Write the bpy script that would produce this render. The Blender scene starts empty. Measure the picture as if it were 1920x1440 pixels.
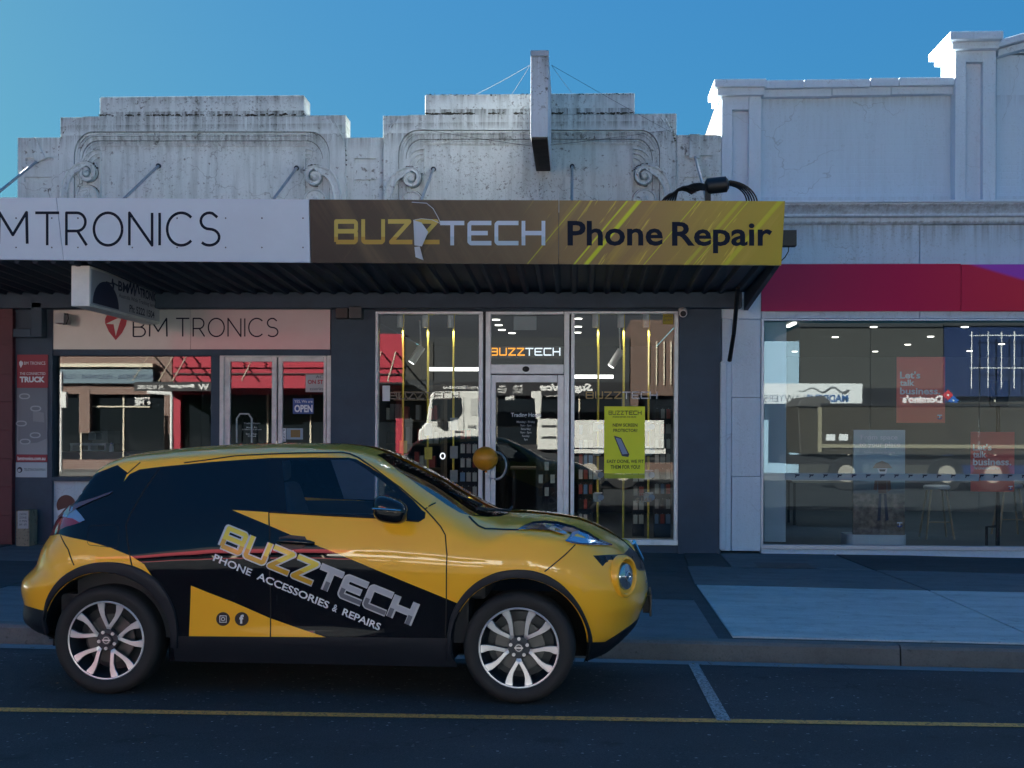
import bpy, bmesh, math, random
from mathutils import Vector, Matrix, geometry as MG
R=math.radians; PI=math.pi
random.seed(7)
SC=bpy.context.scene; COL=SC.collection
# ------------------------------------------------------------------ camera, sky, sun, exposure
EYE=1.64; F=2450.0; TH=math.atan(120/F); RO=.004; HY=810.0
cd=bpy.data.cameras.new('camera'); cam=bpy.data.objects.new('camera',cd); COL.objects.link(cam)
cam.location=(0,0,EYE); cam.rotation_euler=(R(90),-RO,TH)
cd.sensor_width=36; cd.sensor_fit='HORIZONTAL'; cd.lens=36*F/1920; cd.shift_y=(HY-720)/1920
cd.clip_start=.05; cd.clip_end=2000; SC.camera=cam
SUN_EL=R(20); SUN_AZ=R(-42)      # azimuth measured from +Y, negative is to the left
w=bpy.data.worlds.new('World'); SC.world=w; w.use_nodes=True
wn=w.node_tree.nodes; wl=w.node_tree.links; wn.clear()
sky=wn.new('ShaderNodeTexSky'); sky.sky_type='NISHITA'; sky.sun_disc=False
sky.sun_elevation=SUN_EL; sky.sun_rotation=SUN_AZ; sky.air_density=1.0; sky.dust_density=.6; sky.ozone_density=3.0; sky.altitude=50
hs=wn.new('ShaderNodeHueSaturation'); hs.inputs['Saturation'].default_value=1.12; hs.inputs['Hue'].default_value=.5
bg=wn.new('ShaderNodeBackground'); bg.inputs[1].default_value=.055
wo=wn.new('ShaderNodeOutputWorld')
tn=wn.new('ShaderNodeMix'); tn.data_type='RGBA'; tn.blend_type='MULTIPLY'; tn.inputs[0].default_value=1; tn.inputs[7].default_value=(.098,.258,.315,1)
wl.new(sky.outputs[0],hs.inputs['Color']); wl.new(hs.outputs[0],tn.inputs[6]); 
# even out the clear sky's brightness, so its unseen far side lights the walls more
bw=wn.new('ShaderNodeRGBToBW'); pw=wn.new('ShaderNodeMath'); pw.operation='POWER'; pw.inputs[1].default_value=-.62
vm=wn.new('ShaderNodeVectorMath'); vm.operation='SCALE'
wl.new(sky.outputs[0],bw.inputs[0]); wl.new(bw.outputs[0],pw.inputs[0]); wl.new(tn.outputs[2],vm.inputs[0]); wl.new(pw.outputs[0],vm.inputs['Scale']); wl.new(vm.outputs[0],bg.inputs[0]); wl.new(bg.outputs[0],wo.inputs[0])
sd=bpy.data.lights.new('sun','SUN'); sd.energy=5.0; sd.angle=R(.53); sd.color=(1,.96,.87)
so=bpy.data.objects.new('sun',sd); COL.objects.link(so)
sv=Vector((math.sin(SUN_AZ)*math.cos(SUN_EL),math.cos(SUN_AZ)*math.cos(SUN_EL),math.sin(SUN_EL)))
so.rotation_euler=sv.to_track_quat('Z','Y').to_euler(); so.location=sv*60
SC.view_settings.view_transform='Standard'; SC.view_settings.look='None'
SC.view_settings.exposure=3.7; SC.view_settings.gamma=1; SC.view_settings.use_curve_mapping=False
SC.render.engine='CYCLES'; SC.cycles.max_bounces=8; SC.cycles.transparent_max_bounces=24
SC.cycles.glossy_bounces=5; SC.cycles.caustics_reflective=False; SC.cycles.caustics_refractive=False

# ------------------------------------------------------------------ picture measurements -> points on known planes
RX=Vector((math.cos(TH),math.sin(TH),0)); FW=Vector((-math.sin(TH),math.cos(TH),0)); UP=Vector((0,0,1))
def ray(px,py):
    u=(px-960)/F; v=-(py-HY)/F
    a=u*math.cos(RO)-v*math.sin(RO); b=u*math.sin(RO)+v*math.cos(RO)
    return FW+RX*a+UP*b
def at(px,py,d):
    r=ray(px,py); return Vector((0,0,EYE))+r*(d/r.y)
GL=16.5                                     # plane of the shop glass
def mir(px,py,yreal):                       # the place across the street that a reflection at (px,py) comes from
    p=at(px,py,2*GL-yreal); return Vector((p.x,yreal,p.z))

# ------------------------------------------------------------------ materials
MATS={}
def mat(name,col,rough=.6,metal=0,spec=.5,coat=0,bump=0,bscale=60,var=0,vscale=3,emit=None,es=0,ior=None):
    if name in MATS: return MATS[name]
    m=bpy.data.materials.new(name); m.use_nodes=True; MATS[name]=m
    n=m.node_tree.nodes; l=m.node_tree.links; b=n['Principled BSDF']
    b.inputs['Base Color'].default_value=(*col,1); b.inputs['Roughness'].default_value=rough
    b.inputs['Metallic'].default_value=metal; b.inputs['Specular IOR Level'].default_value=spec
    if ior: b.inputs['IOR'].default_value=ior
    if coat: b.inputs['Coat Weight'].default_value=coat; b.inputs['Coat Roughness'].default_value=.03
    if emit: b.inputs['Emission Color'].default_value=(*emit,1); b.inputs['Emission Strength'].default_value=es
    tc=None
    if var or bump: tc=n.new('ShaderNodeTexCoord')
    if var:
        t=n.new('ShaderNodeTexNoise'); t.inputs['Scale'].default_value=vscale; t.inputs['Detail'].default_value=8; t.inputs['Roughness'].default_value=.65
        l.new(tc.outputs['Object'],t.inputs['Vector'])
        mr=n.new('ShaderNodeMapRange'); mr.inputs[1].default_value=.3; mr.inputs[2].default_value=.7; mr.inputs[3].default_value=1-var; mr.inputs[4].default_value=1+var
        l.new(t.outputs[0],mr.inputs[0])
        mx=n.new('ShaderNodeMix'); mx.data_type='RGBA'; mx.blend_type='MULTIPLY'; mx.inputs[0].default_value=1
        mx.inputs[6].default_value=(*col,1); l.new(mr.outputs[0],mx.inputs[7]); l.new(mx.outputs[2],b.inputs['Base Color'])
        rr=n.new('ShaderNodeMapRange'); rr.inputs[3].default_value=max(.02,rough-.08); rr.inputs[4].default_value=min(1,rough+.1); l.new(t.outputs[0],rr.inputs[0]); l.new(rr.outputs[0],b.inputs['Roughness'])
    if bump:
        t2=n.new('ShaderNodeTexNoise'); t2.inputs['Scale'].default_value=bscale; t2.inputs['Detail'].default_value=5
        l.new(tc.outputs['Object'],t2.inputs['Vector'])
        bp=n.new('ShaderNodeBump'); bp.inputs['Strength'].default_value=bump; bp.inputs['Distance'].default_value=.01
        l.new(t2.outputs[0],bp.inputs['Height']); l.new(bp.outputs[0],b.inputs['Normal'])
    return m
def graph(m):
    return m.node_tree.nodes,m.node_tree.links,m.node_tree.nodes['Principled BSDF']
def glass_mat(name,tint,ior,rough=0.0,refl=(1,1,1),wav=0.0):
    if name in MATS: return MATS[name]
    m=bpy.data.materials.new(name); m.use_nodes=True; MATS[name]=m
    n=m.node_tree.nodes; l=m.node_tree.links; n.clear()
    o=n.new('ShaderNodeOutputMaterial'); mx=n.new('ShaderNodeMixShader'); t=n.new('ShaderNodeBsdfTransparent'); g=n.new('ShaderNodeBsdfGlossy'); f=n.new('ShaderNodeFresnel')
    t.inputs[0].default_value=(*tint,1); g.inputs[0].default_value=(*refl,1); g.inputs['Roughness'].default_value=rough; f.inputs[0].default_value=ior
    if wav:
        tc=n.new('ShaderNodeTexCoord'); nz=n.new('ShaderNodeTexNoise'); nz.inputs['Scale'].default_value=1.1; nz.inputs['Detail'].default_value=0
        bp=n.new('ShaderNodeBump'); bp.inputs['Strength'].default_value=wav; bp.inputs['Distance'].default_value=.05
        l.new(tc.outputs['Object'],nz.inputs[0]); l.new(nz.outputs[0],bp.inputs['Height']); l.new(bp.outputs[0],g.inputs['Normal'])
    l.new(f.outputs[0],mx.inputs[0]); l.new(t.outputs[0],mx.inputs[1]); l.new(g.outputs[0],mx.inputs[2]); l.new(mx.outputs[0],o.inputs[0])
    return m
def N(n,t,**k):
    x=n.new(t)
    for a,b in k.items(): setattr(x,a,b)
    return x
# old render: chalky paint with lichen, streaks and cracks
def stucco(name,col,dirt=1.0,lich=.6,crack=1.0,bands=()):
    m=mat(name,col,.9,spec=.2)
    n,l,b=graph(m); tc=N(n,'ShaderNodeTexCoord'); geo=N(n,'ShaderNodeNewGeometry')
    def noise(sc,det=6,ro=.6,vec=None):
        t=N(n,'ShaderNodeTexNoise'); t.inputs['Scale'].default_value=sc; t.inputs['Detail'].default_value=det; t.inputs['Roughness'].default_value=ro
        l.new(vec or geo.outputs['Position'],t.inputs['Vector']); return t.outputs[0]
    def rng(s,a,c,d,e):
        r=N(n,'ShaderNodeMapRange'); r.clamp=True
        for i,v in zip((1,2,3,4),(a,c,d,e)): r.inputs[i].default_value=v
        l.new(s,r.inputs[0]); return r.outputs[0]
    def mul(a,c):
        q=N(n,'ShaderNodeMath',operation='MULTIPLY'); l.new(a,q.inputs[0]); l.new(c,q.inputs[1]); return q.outputs[0]
    def mixc(fac,cprev,c2):
        x=N(n,'ShaderNodeMix',data_type='RGBA'); l.new(fac,x.inputs[0]); l.new(cprev,x.inputs[6]); x.inputs[7].default_value=(*c2,1); return x.outputs[2]
    base=N(n,'ShaderNodeRGB'); base.outputs[0].default_value=(*col,1)
    mp=N(n,'ShaderNodeMapping'); mp.inputs['Scale'].default_value=(9,9,.7); l.new(geo.outputs['Position'],mp.inputs[0])
    c=base.outputs[0]
    c=mixc(rng(noise(1.3),.35,.75,0,.45*dirt),c,(col[0]*.62,col[1]*.64,col[2]*.62))
    c=mixc(rng(noise(1,8,.7,mp.outputs[0]),.47,.66,0,.62*dirt),c,(col[0]*.5,col[1]*.52,col[2]*.5))
    c=mixc(mul(rng(noise(34,4,.7),.565,.65,0,.85*dirt),rng(noise(.9,3),.40,.62,.12,1)),c,(.10,.095,.075))
    c=mixc(mul(rng(noise(13,5,.6),.60,.66,0,1),rng(noise(2.2,3),.42,.56,0,lich)),c,(.06,.045,.03))
    sx=N(n,'ShaderNodeSeparateXYZ'); l.new(geo.outputs['Position'],sx.inputs[0])
    mp2=N(n,'ShaderNodeMapping'); mp2.inputs['Scale'].default_value=(16,16,.55); l.new(geo.outputs['Position'],mp2.inputs[0]); st=noise(1,6,.7,mp2.outputs[0])
    for (zt,ln,amt) in bands:      # run-off stains that start under each ledge
        a=rng(sx.outputs[2],zt-ln,zt,0,1); b2=rng(sx.outputs[2],zt,zt+.004,1,0); th=rng(st,.40,.66,0,amt)
        c=mixc(mul(mul(a,b2),th),c,(.075,.072,.06))
    v=N(n,'ShaderNodeTexVoronoi',feature='DISTANCE_TO_EDGE'); v.inputs['Scale'].default_value=.9
    wp=N(n,'ShaderNodeTexNoise'); wp.inputs['Scale'].default_value=5; l.new(geo.outputs['Position'],wp.inputs['Vector'])
    va=N(n,'ShaderNodeVectorMath',operation='MULTIPLY_ADD'); va.inputs[1].default_value=(.35,.35,.35); l.new(wp.outputs['Color'],va.inputs[0]); l.new(geo.outputs['Position'],va.inputs[2]); l.new(va.outputs[0],v.inputs['Vector'])
    cr=mul(rng(v.outputs['Distance'],0,.006,1,0),rng(noise(.8,2),.5,.56,0,.8*crack))
    c=mixc(cr,c,(.05,.045,.04))
    l.new(c,b.inputs['Base Color'])
    bp=N(n,'ShaderNodeBump'); bp.inputs['Strength'].default_value=.5; bp.inputs['Distance'].default_value=.012
    l.new(noise(45,6,.7),bp.inputs['Height']); l.new(bp.outputs[0],b.inputs['Normal'])
    return m
# ------------------------------------------------------------------ mesh helpers
class MB:
    def __init__(s): s.v=[]; s.f=[]; s.m=[]
    def add(s,vs,fs,mi=0):
        o=len(s.v); s.v+=[tuple(p) for p in vs]; s.f+=[tuple(o+i for i in f) for f in fs]; s.m+=[mi]*len(fs); return s
    def box(s,x0,x1,y0,y1,z0,z1,mi=0):
        return s.add([(x0,y0,z0),(x1,y0,z0),(x1,y1,z0),(x0,y1,z0),(x0,y0,z1),(x1,y0,z1),(x1,y1,z1),(x0,y1,z1)],
          [(3,2,1,0),(4,5,6,7),(0,1,5,4),(1,2,6,5),(2,3,7,6),(3,0,4,7)],mi)
    def hexa(s,p,mi=0):   # 8 corners, bottom ring then top ring
        return s.add(p,[(3,2,1,0),(4,5,6,7),(0,1,5,4),(1,2,6,5),(2,3,7,6),(3,0,4,7)],mi)
    def prism(s,pts,y0,y1,mi=0):   # xz outline extruded along y
        n=len(pts); a=sum(pts[i][0]*pts[(i+1)%n][1]-pts[(i+1)%n][0]*pts[i][1] for i in range(n))
        if a<0: pts=pts[::-1]
        vs=[(x,y0,z) for x,z in pts]+[(x,y1,z) for x,z in pts]
        return s.add(vs,[tuple(range(n)),tuple(range(2*n-1,n-1,-1))]+[((i+1)%n,i,n+i,n+(i+1)%n) for i in range(n)],mi)
    def prof_x(s,pts,x0,x1,mi=0):  # yz outline extruded along x
        n=len(pts); a=sum(pts[i][0]*pts[(i+1)%n][1]-pts[(i+1)%n][0]*pts[i][1] for i in range(n))
        if a<0: pts=pts[::-1]
        vs=[(x0,y,z) for y,z in pts]+[(x1,y,z) for y,z in pts]
        return s.add(vs,[tuple(range(n-1,-1,-1)),tuple(range(n,2*n))]+[(i,(i+1)%n,n+(i+1)%n,n+i) for i in range(n)],mi)
    def tube(s,path,r,n=8,mi=0,cap=True):
        path=[Vector(p) for p in path]; rs=r if isinstance(r,(list,tuple)) else [r]*len(path)
        vs=[];fs=[]; prev=None
        for i,p in enumerate(path):
            d=(path[min(i+1,len(path)-1)]-path[max(i-1,0)]).normalized()
            if prev is None: u=d.orthogonal().normalized()
            else: u=(prev-d*prev.dot(d)).normalized()
            prev=u; w_=d.cross(u)
            for k in range(n):
                a=2*PI*k/n; vs.append(p+(u*math.cos(a)+w_*math.sin(a))*rs[i])
        for i in range(len(path)-1):
            for k in range(n):
                a=i*n+k; b=i*n+(k+1)%n; fs.append((a,b,b+n,a+n))
        if cap: fs.append(tuple(range(n-1,-1,-1))); fs.append(tuple(range((len(path)-1)*n,len(path)*n)))
        return s.add(vs,fs,mi)
    def lathe(s,prof,n=24,c=(0,0,0),axis='z',mi=0):   # prof of (r,h)
        vs=[];fs=[]
        for r,h in prof:
            for k in range(n):
                a=2*PI*k/n; x=r*math.cos(a); y=r*math.sin(a)
                p=(x,y,h) if axis=='z' else ((x,h,y) if axis=='y' else (h,x,y))
                vs.append((p[0]+c[0],p[1]+c[1],p[2]+c[2]))
        for i in range(len(prof)-1):
            for k in range(n):
                a=i*n+k; b=i*n+(k+1)%n; fs.append((a,b,b+n,a+n))
        fs.append(tuple(range(n-1,-1,-1))); fs.append(tuple(range((len(prof)-1)*n,len(prof)*n)))
        return s.add(vs,fs,mi)
    def ball(s,c,r,n=16,sc=(1,1,1),mi=0):
        vs=[];fs=[]; m_=n//2
        for i in range(m_+1):
            t=PI*i/m_
            for k in range(n):
                a=2*PI*k/n; vs.append((c[0]+r*sc[0]*math.sin(t)*math.cos(a),c[1]+r*sc[1]*math.sin(t)*math.sin(a),c[2]+r*sc[2]*math.cos(t)))
        for i in range(m_):
            for k in range(n): fs.append((i*n+k,(i+1)*n+k,(i+1)*n+(k+1)%n,i*n+(k+1)%n))
        return s.add(vs,fs,mi)
    def build(s,name,mats,parent=None,bevel=0,smooth=False,seg=2,recalc=False):
        if not isinstance(mats,(list,tuple)): mats=[mats]
        used=sorted({i for f in s.f for i in f})
        if len(used)<len(s.v): mp_={i:k for k,i in enumerate(used)}; s.v=[s.v[i] for i in used]; s.f=[tuple(mp_[i] for i in f) for f in s.f]
        xs=[v[0] for v in s.v]; ys=[v[1] for v in s.v]; zs=[v[2] for v in s.v]
        o=Vector(((min(xs)+max(xs))/2,(min(ys)+max(ys))/2,min(zs)))
        me=bpy.data.meshes.new(name); me.from_pydata([Vector(v)-o for v in s.v],[],s.f)
        for m in mats: me.materials.append(m)
        for p,mi in zip(me.polygons,s.m): p.material_index=mi; p.use_smooth=smooth
        if recalc:
            bm=bmesh.new(); bm.from_mesh(me); bmesh.ops.remove_doubles(bm,verts=bm.verts,dist=1e-5); bmesh.ops.recalc_face_normals(bm,faces=bm.faces); bm.to_mesh(me); bm.free()
        ob=bpy.data.objects.new(name,me); COL.objects.link(ob); ob.location=o
        setpar(ob,parent)
        if bevel:
            bv=ob.modifiers.new('bevel','BEVEL'); bv.width=bevel; bv.segments=seg; bv.limit_method='ANGLE'; bv.angle_limit=R(40); bv.harden_normals=False
        if smooth:
            try: me.set_sharp_from_angle(angle=R(38))
            except Exception: pass
        return ob
WLOC={}
def wloc(o):
    return WLOC.get(o.name,Vector((0,0,0)))
def setpar(ob,parent):
    loc=Vector(ob.location); WLOC[ob.name]=loc.copy()
    if parent is not None:
        ob.parent=parent; ob.location=loc-wloc(parent)
def tag(o,label=None,cat=None,group=None,kind=None):
    if label: o['label']=label
    if cat: o['category']=cat
    if group: o['group']=group
    if kind: o['kind']=kind
    return o
def thing(name,label,cat,loc=(0,0,0),group=None):
    o=bpy.data.objects.new(name,None); COL.objects.link(o); o.location=loc; o.empty_display_size=.2; WLOC[o.name]=Vector(loc)
    return tag(o,label,cat,group)
def struct(ob): ob['kind']='structure'; return ob
def copy_tree(o,parent=None,top=True):
    c=o.copy(); COL.objects.link(c); WLOC[c.name]=wloc(o).copy()
    if parent: c.parent=parent
    for ch in list(o.children): copy_tree(ch,c,False)
    return c
def pbox(name,x0,y0,x1,y1,d,th,m,parent=None,bevel=0,lift=0):
    """box whose front face fills the measured rectangle on the plane Y=d"""
    a=at(x0,(y0+y1)/2,d); b=at(x1,(y0+y1)/2,d); t=at((x0+x1)/2,y0,d).z; q=at((x0+x1)/2,y1,d).z
    return MB().box(a.x,b.x,d,d+th,q,t).build(name,m,parent,bevel)
def union2d(polys,cuts=(),eps=1e-6):
    """non-overlapping triangles covering the union of 2-D polygons"""
    vs=[];fs=[];es=[]
    for p in polys:
        a=sum(p[i][0]*p[(i+1)%len(p)][1]-p[(i+1)%len(p)][0]*p[i][1] for i in range(len(p)))
        if abs(a)<1e-12: continue
        if a<0: p=p[::-1]
        o=len(vs); vs+=[Vector(q) for q in p]; fs.append(list(range(o,o+len(p))))
    for a,b in cuts: o=len(vs); vs+=[Vector(a),Vector(b)]; es.append((o,o+1))
    r=MG.delaunay_2d_cdt(vs,es,fs,0,eps,True)
    return [tuple(v) for v in r[0]],[f for f,o in zip(r[2],r[5]) if o]
# ---- lettering
THIN={'B':(.62,[[(0,0),(0,1)],('arcB',)]),}
def arc(cx,cy,rx,ry,a0,a1,n=14): return [(cx+rx*math.cos(R(a0+(a1-a0)*i/n)),cy+ry*math.sin(R(a0+(a1-a0)*i/n))) for i in range(n+1)]
THIN={
 'B':(.60,[[(0,0),(0,1),(.3,1)]+arc(.3,.76,.24,.24,90,-90)+[(0,.52)],[(.3,.52)]+arc(.32,.26,.27,.26,90,-90)+[(0,0)]]),
 'M':(.86,[[(0,0),(.02,1),(.43,.28),(.84,1),(.86,0)]]),
 'T':(.78,[[(0,1),(.78,1)],[(.39,1),(.39,0)]]),
 'R':(.66,[[(0,0),(0,1),(.34,1)]+arc(.34,.72,.28,.28,90,-90)+[(0,.44)],[(.36,.44),(.66,0)]]),
 'O':(.92,[arc(.46,.5,.46,.5,0,360,32)]),
 'N':(.74,[[(0,0),(0,1),(.74,0),(.74,1)]]),
 'I':(.02,[[(.01,0),(.01,1)]]),
 'C':(.80,[arc(.46,.5,.46,.5,45,315,28)]),
 'S':(.66,[[(.60,.86)]+arc(.34,.75,.28,.25,50,270,12)[1:]+arc(.34,.25,.32,.25,88,-140,14)]),
 ' ':(.10,[])}
TECH={
 'B':(1.0,[[(0.09,.09),(.09,.91),(.85,.91),(.91,.85),(.91,.58),(.85,.52),(.09,.52)],[(.85,.52),(.91,.45),(.91,.15),(.85,.09),(.09,.09)]]),
 'U':(1.0,[[(.09,1),(.09,.15),(.15,.09),(.85,.09),(.91,.15),(.91,1)]]),
 'Z':(1.0,[[(0,.91),(.88,.91),(.12,.09),(1,.09)]]),
 'T':(1.0,[[(0,.91),(1,.91)],[(.5,.91),(.5,0)]]),
 'E':(1.0,[[(1,.91),(.15,.91),(.09,.85),(.09,.15),(.15,.09),(1,.09)],[(.09,.5),(.85,.5)]]),
 'C':(1.0,[[(1,.91),(.15,.91),(.09,.85),(.09,.15),(.15,.09),(1,.09)]]),
 'H':(1.0,[[(.09,0),(.09,1)],[(.91,0),(.91,1)],[(.09,.5),(.91,.5)]])}
def stroke_polys(pl,w_,asp=1.0,rnd=False):
    """polyline -> rectangles with mitre or round joints (units of x are asp times those of y)"""
    out=[]; h=w_/2
    P=[(x*asp,y) for x,y in pl]
    for i in range(len(P)-1):
        (x0,y0),(x1,y1)=P[i],P[i+1]; dx,dy=x1-x0,y1-y0; L=math.hypot(dx,dy)
        if L<1e-9: continue
        nx,ny=-dy/L*h,dx/L*h
        out.append([(x0+nx,y0+ny),(x0-nx,y0-ny),(x1-nx,y1-ny),(x1+nx,y1+ny)])
        if i<len(P)-2 :
            out.append([(x1+h*1.0*math.cos(2*PI*k/10),y1+h*math.sin(2*PI*k/10)) for k in range(10)])
    return out
def word_polys(word,font,w_,gap,asp=1.0):
    x=0; polys=[]
    for ch in word:
        adv,sts=font[ch]
        for st in sts:
            for p in stroke_polys(st,w_,asp): polys.append([(q[0]+x,q[1]) for q in p])
        x+=adv*asp+gap
    return polys,x-gap
def word_mesh(name,word,font,w_,gap,asp,fn,mats,parent,cut=None,matfn=None,th=0):
    """fn maps unit (0..1,0..1) to a 3-D point"""
    polys,W=word_polys(word,font,w_,gap,asp); x=0; out=None
    for ch in word:
        adv,sts=font[ch]; x0=x; x+=adv*asp+gap
        pl=[[((q[0]+x0)/W,q[1]) for q in p] for st in sts for p in stroke_polys(st,w_,asp)]
        if not pl: continue
        v,f=union2d(pl,[((-1,cut),(2,cut))] if cut is not None else [])
        mb=MB(); mb.v=[tuple(fn(a,b)) for a,b in v]
        for t in f:
            cx=sum(v[i][0] for i in t)/3; cy=sum(v[i][1] for i in t)/3
            mb.f.append(tuple(t)); mb.m.append(matfn(cx,cy) if matfn else 0)
        out=mb.build(name.replace('lettering','letter'),mats,parent)
    return out
def rect_fn(x0,y0,x1,y1,d,mirror=False):
    a=at(x0,y1,d); b=at(x1,y1,d); c=at(x0,y0,d); e=at(x1,y0,d)
    def fn(u,v):
        p=(a*(1-u)+b*u)*(1-v)+(c*(1-u)+e*u)*v; return (p.x,d,p.z)
    return fn
_tc={}
def text_verts(s,off=0.0,shear=0.0):
    k=(s,off,shear)
    if k in _tc: return _tc[k]
    cu=bpy.data.curves.new('t','FONT'); cu.body=s; cu.offset=off; cu.shear=shear; cu.resolution_u=3; cu.align_x='CENTER'; cu.space_line=.95
    o=bpy.data.objects.new('t',cu); COL.objects.link(o)
    dg=bpy.context.evaluated_depsgraph_get(); me=bpy.data.meshes.new_from_object(o.evaluated_get(dg))
    v=[(p.co.x,p.co.y) for p in me.vertices]; f=[tuple(p.vertices) for p in me.polygons]
    bpy.data.objects.remove(o); bpy.data.curves.remove(cu); bpy.data.meshes.remove(me)
    x0=min(p[0] for p in v); x1=max(p[0] for p in v); y0=min(p[1] for p in v); y1=max(p[1] for p in v)
    v=[((a-x0)/(x1-x0),(b-y0)/(y1-y0)) for a,b in v]; _tc[k]=(v,f); return v,f
def text(name,s,fn,m,parent,off=0.0,shear=0.0):
    v,f=text_verts(s,off,shear); mb=MB(); mb.v=[tuple(fn(a,b)) for a,b in v]; mb.f=list(f); mb.m=[0]*len(f)
    return mb.build(name,m,parent)
# ------------------------------------------------------------------ materials of the street
def asphalt():
    m=mat('asphalt',(.045,.05,.056),.8,spec=.35); n,l,b=graph(m); g=N(n,'ShaderNodeNewGeometry')
    def nz(sc,d=4,r=.6):
        t=N(n,'ShaderNodeTexNoise'); t.inputs['Scale'].default_value=sc; t.inputs['Detail'].default_value=d; t.inputs['Roughness'].default_value=r; l.new(g.outputs['Position'],t.inputs[0]); return t.outputs[0]
    cr=N(n,'ShaderNodeValToRGB'); cr.color_ramp.elements[0].position=.35; cr.color_ramp.elements[0].color=(.024,.030,.034,1); cr.color_ramp.elements[1].position=.75; cr.color_ramp.elements[1].color=(.075,.086,.094,1)
    l.new(nz(110,3,.7),cr.inputs[0])
    v=N(n,'ShaderNodeTexVoronoi'); v.inputs['Scale'].default_value=75; l.new(g.outputs['Position'],v.inputs[0])
    sp=N(n,'ShaderNodeMapRange'); sp.inputs[1].default_value=.90; sp.inputs[2].default_value=.97; l.new(v.outputs['Color'],sp.inputs[0])
    mx=N(n,'ShaderNodeMix',data_type='RGBA'); l.new(sp.outputs[0],mx.inputs[0]); l.new(cr.outputs[0],mx.inputs[6]); mx.inputs[7].default_value=(.34,.36,.38,1)
    big=N(n,'ShaderNodeMapRange'); big.inputs[1].default_value=.3; big.inputs[2].default_value=.7; big.inputs[3].default_value=.7; big.inputs[4].default_value=1.25; l.new(nz(.7,5),big.inputs[0])
    m2=N(n,'ShaderNodeMix',data_type='RGBA',blend_type='MULTIPLY'); m2.inputs[0].default_value=1; l.new(mx.outputs[2],m2.inputs[6]); l.new(big.outputs[0],m2.inputs[7])
    vc=N(n,'ShaderNodeTexVoronoi',feature='DISTANCE_TO_EDGE'); vc.inputs['Scale'].default_value=.42; wv=N(n,'ShaderNodeTexNoise'); wv.inputs['Scale'].default_value=3.5; wv.inputs['Detail'].default_value=5; l.new(g.outputs['Position'],wv.inputs[0])
    va=N(n,'ShaderNodeVectorMath',operation='MULTIPLY_ADD'); va.inputs[1].default_value=(.5,.5,.5); l.new(wv.outputs['Color'],va.inputs[0]); l.new(g.outputs['Position'],va.inputs[2]); l.new(va.outputs[0],vc.inputs['Vector'])
    c1=N(n,'ShaderNodeMapRange'); c1.inputs[1].default_value=0; c1.inputs[2].default_value=.004; c1.inputs[3].default_value=.8; c1.inputs[4].default_value=0; l.new(vc.outputs['Distance'],c1.inputs[0])
    c2=N(n,'ShaderNodeMapRange'); c2.inputs[1].default_value=.5; c2.inputs[2].default_value=.56; l.new(nz(.5,2),c2.inputs[0]); cm=N(n,'ShaderNodeMath',operation='MULTIPLY'); l.new(c1.outputs[0],cm.inputs[0]); l.new(c2.outputs[0],cm.inputs[1])
    oil=N(n,'ShaderNodeMapRange'); oil.inputs[1].default_value=.62; oil.inputs[2].default_value=.70; oil.inputs[4].default_value=.5; l.new(nz(2.3,3),oil.inputs[0]); mo=N(n,'ShaderNodeMath',operation='MAXIMUM'); l.new(cm.outputs[0],mo.inputs[0]); l.new(oil.outputs[0],mo.inputs[1])
    m3=N(n,'ShaderNodeMix',data_type='RGBA'); l.new(mo.outputs[0],m3.inputs[0]); l.new(m2.outputs[2],m3.inputs[6]); m3.inputs[7].default_value=(.012,.014,.016,1); l.new(m3.outputs[2],b.inputs['Base Color'])
    bp=N(n,'ShaderNodeBump'); bp.inputs['Strength'].default_value=.9; bp.inputs['Distance'].default_value=.008; l.new(nz(120,3,.7),bp.inputs['Height']); l.new(bp.outputs[0],b.inputs['Normal'])
    return m
def paint_line(name,col,wear):
    m=mat(name,col,.75); n,l,b=graph(m); g=N(n,'ShaderNodeNewGeometry')
    t=N(n,'ShaderNodeTexNoise'); t.inputs['Scale'].default_value=60; t.inputs['Detail'].default_value=6; t.inputs['Roughness'].default_value=.75; l.new(g.outputs['Position'],t.inputs[0])
    r=N(n,'ShaderNodeMapRange'); r.inputs[1].default_value=wear; r.inputs[2].default_value=wear+.12; l.new(t.outputs[0],r.inputs[0])
    mx=N(n,'ShaderNodeMix',data_type='RGBA'); l.new(r.outputs[0],mx.inputs[0]); mx.inputs[6].default_value=(*col,1); mx.inputs[7].default_value=(.05,.052,.055,1); l.new(mx.outputs[2],b.inputs['Base Color'])
    return m
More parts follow.
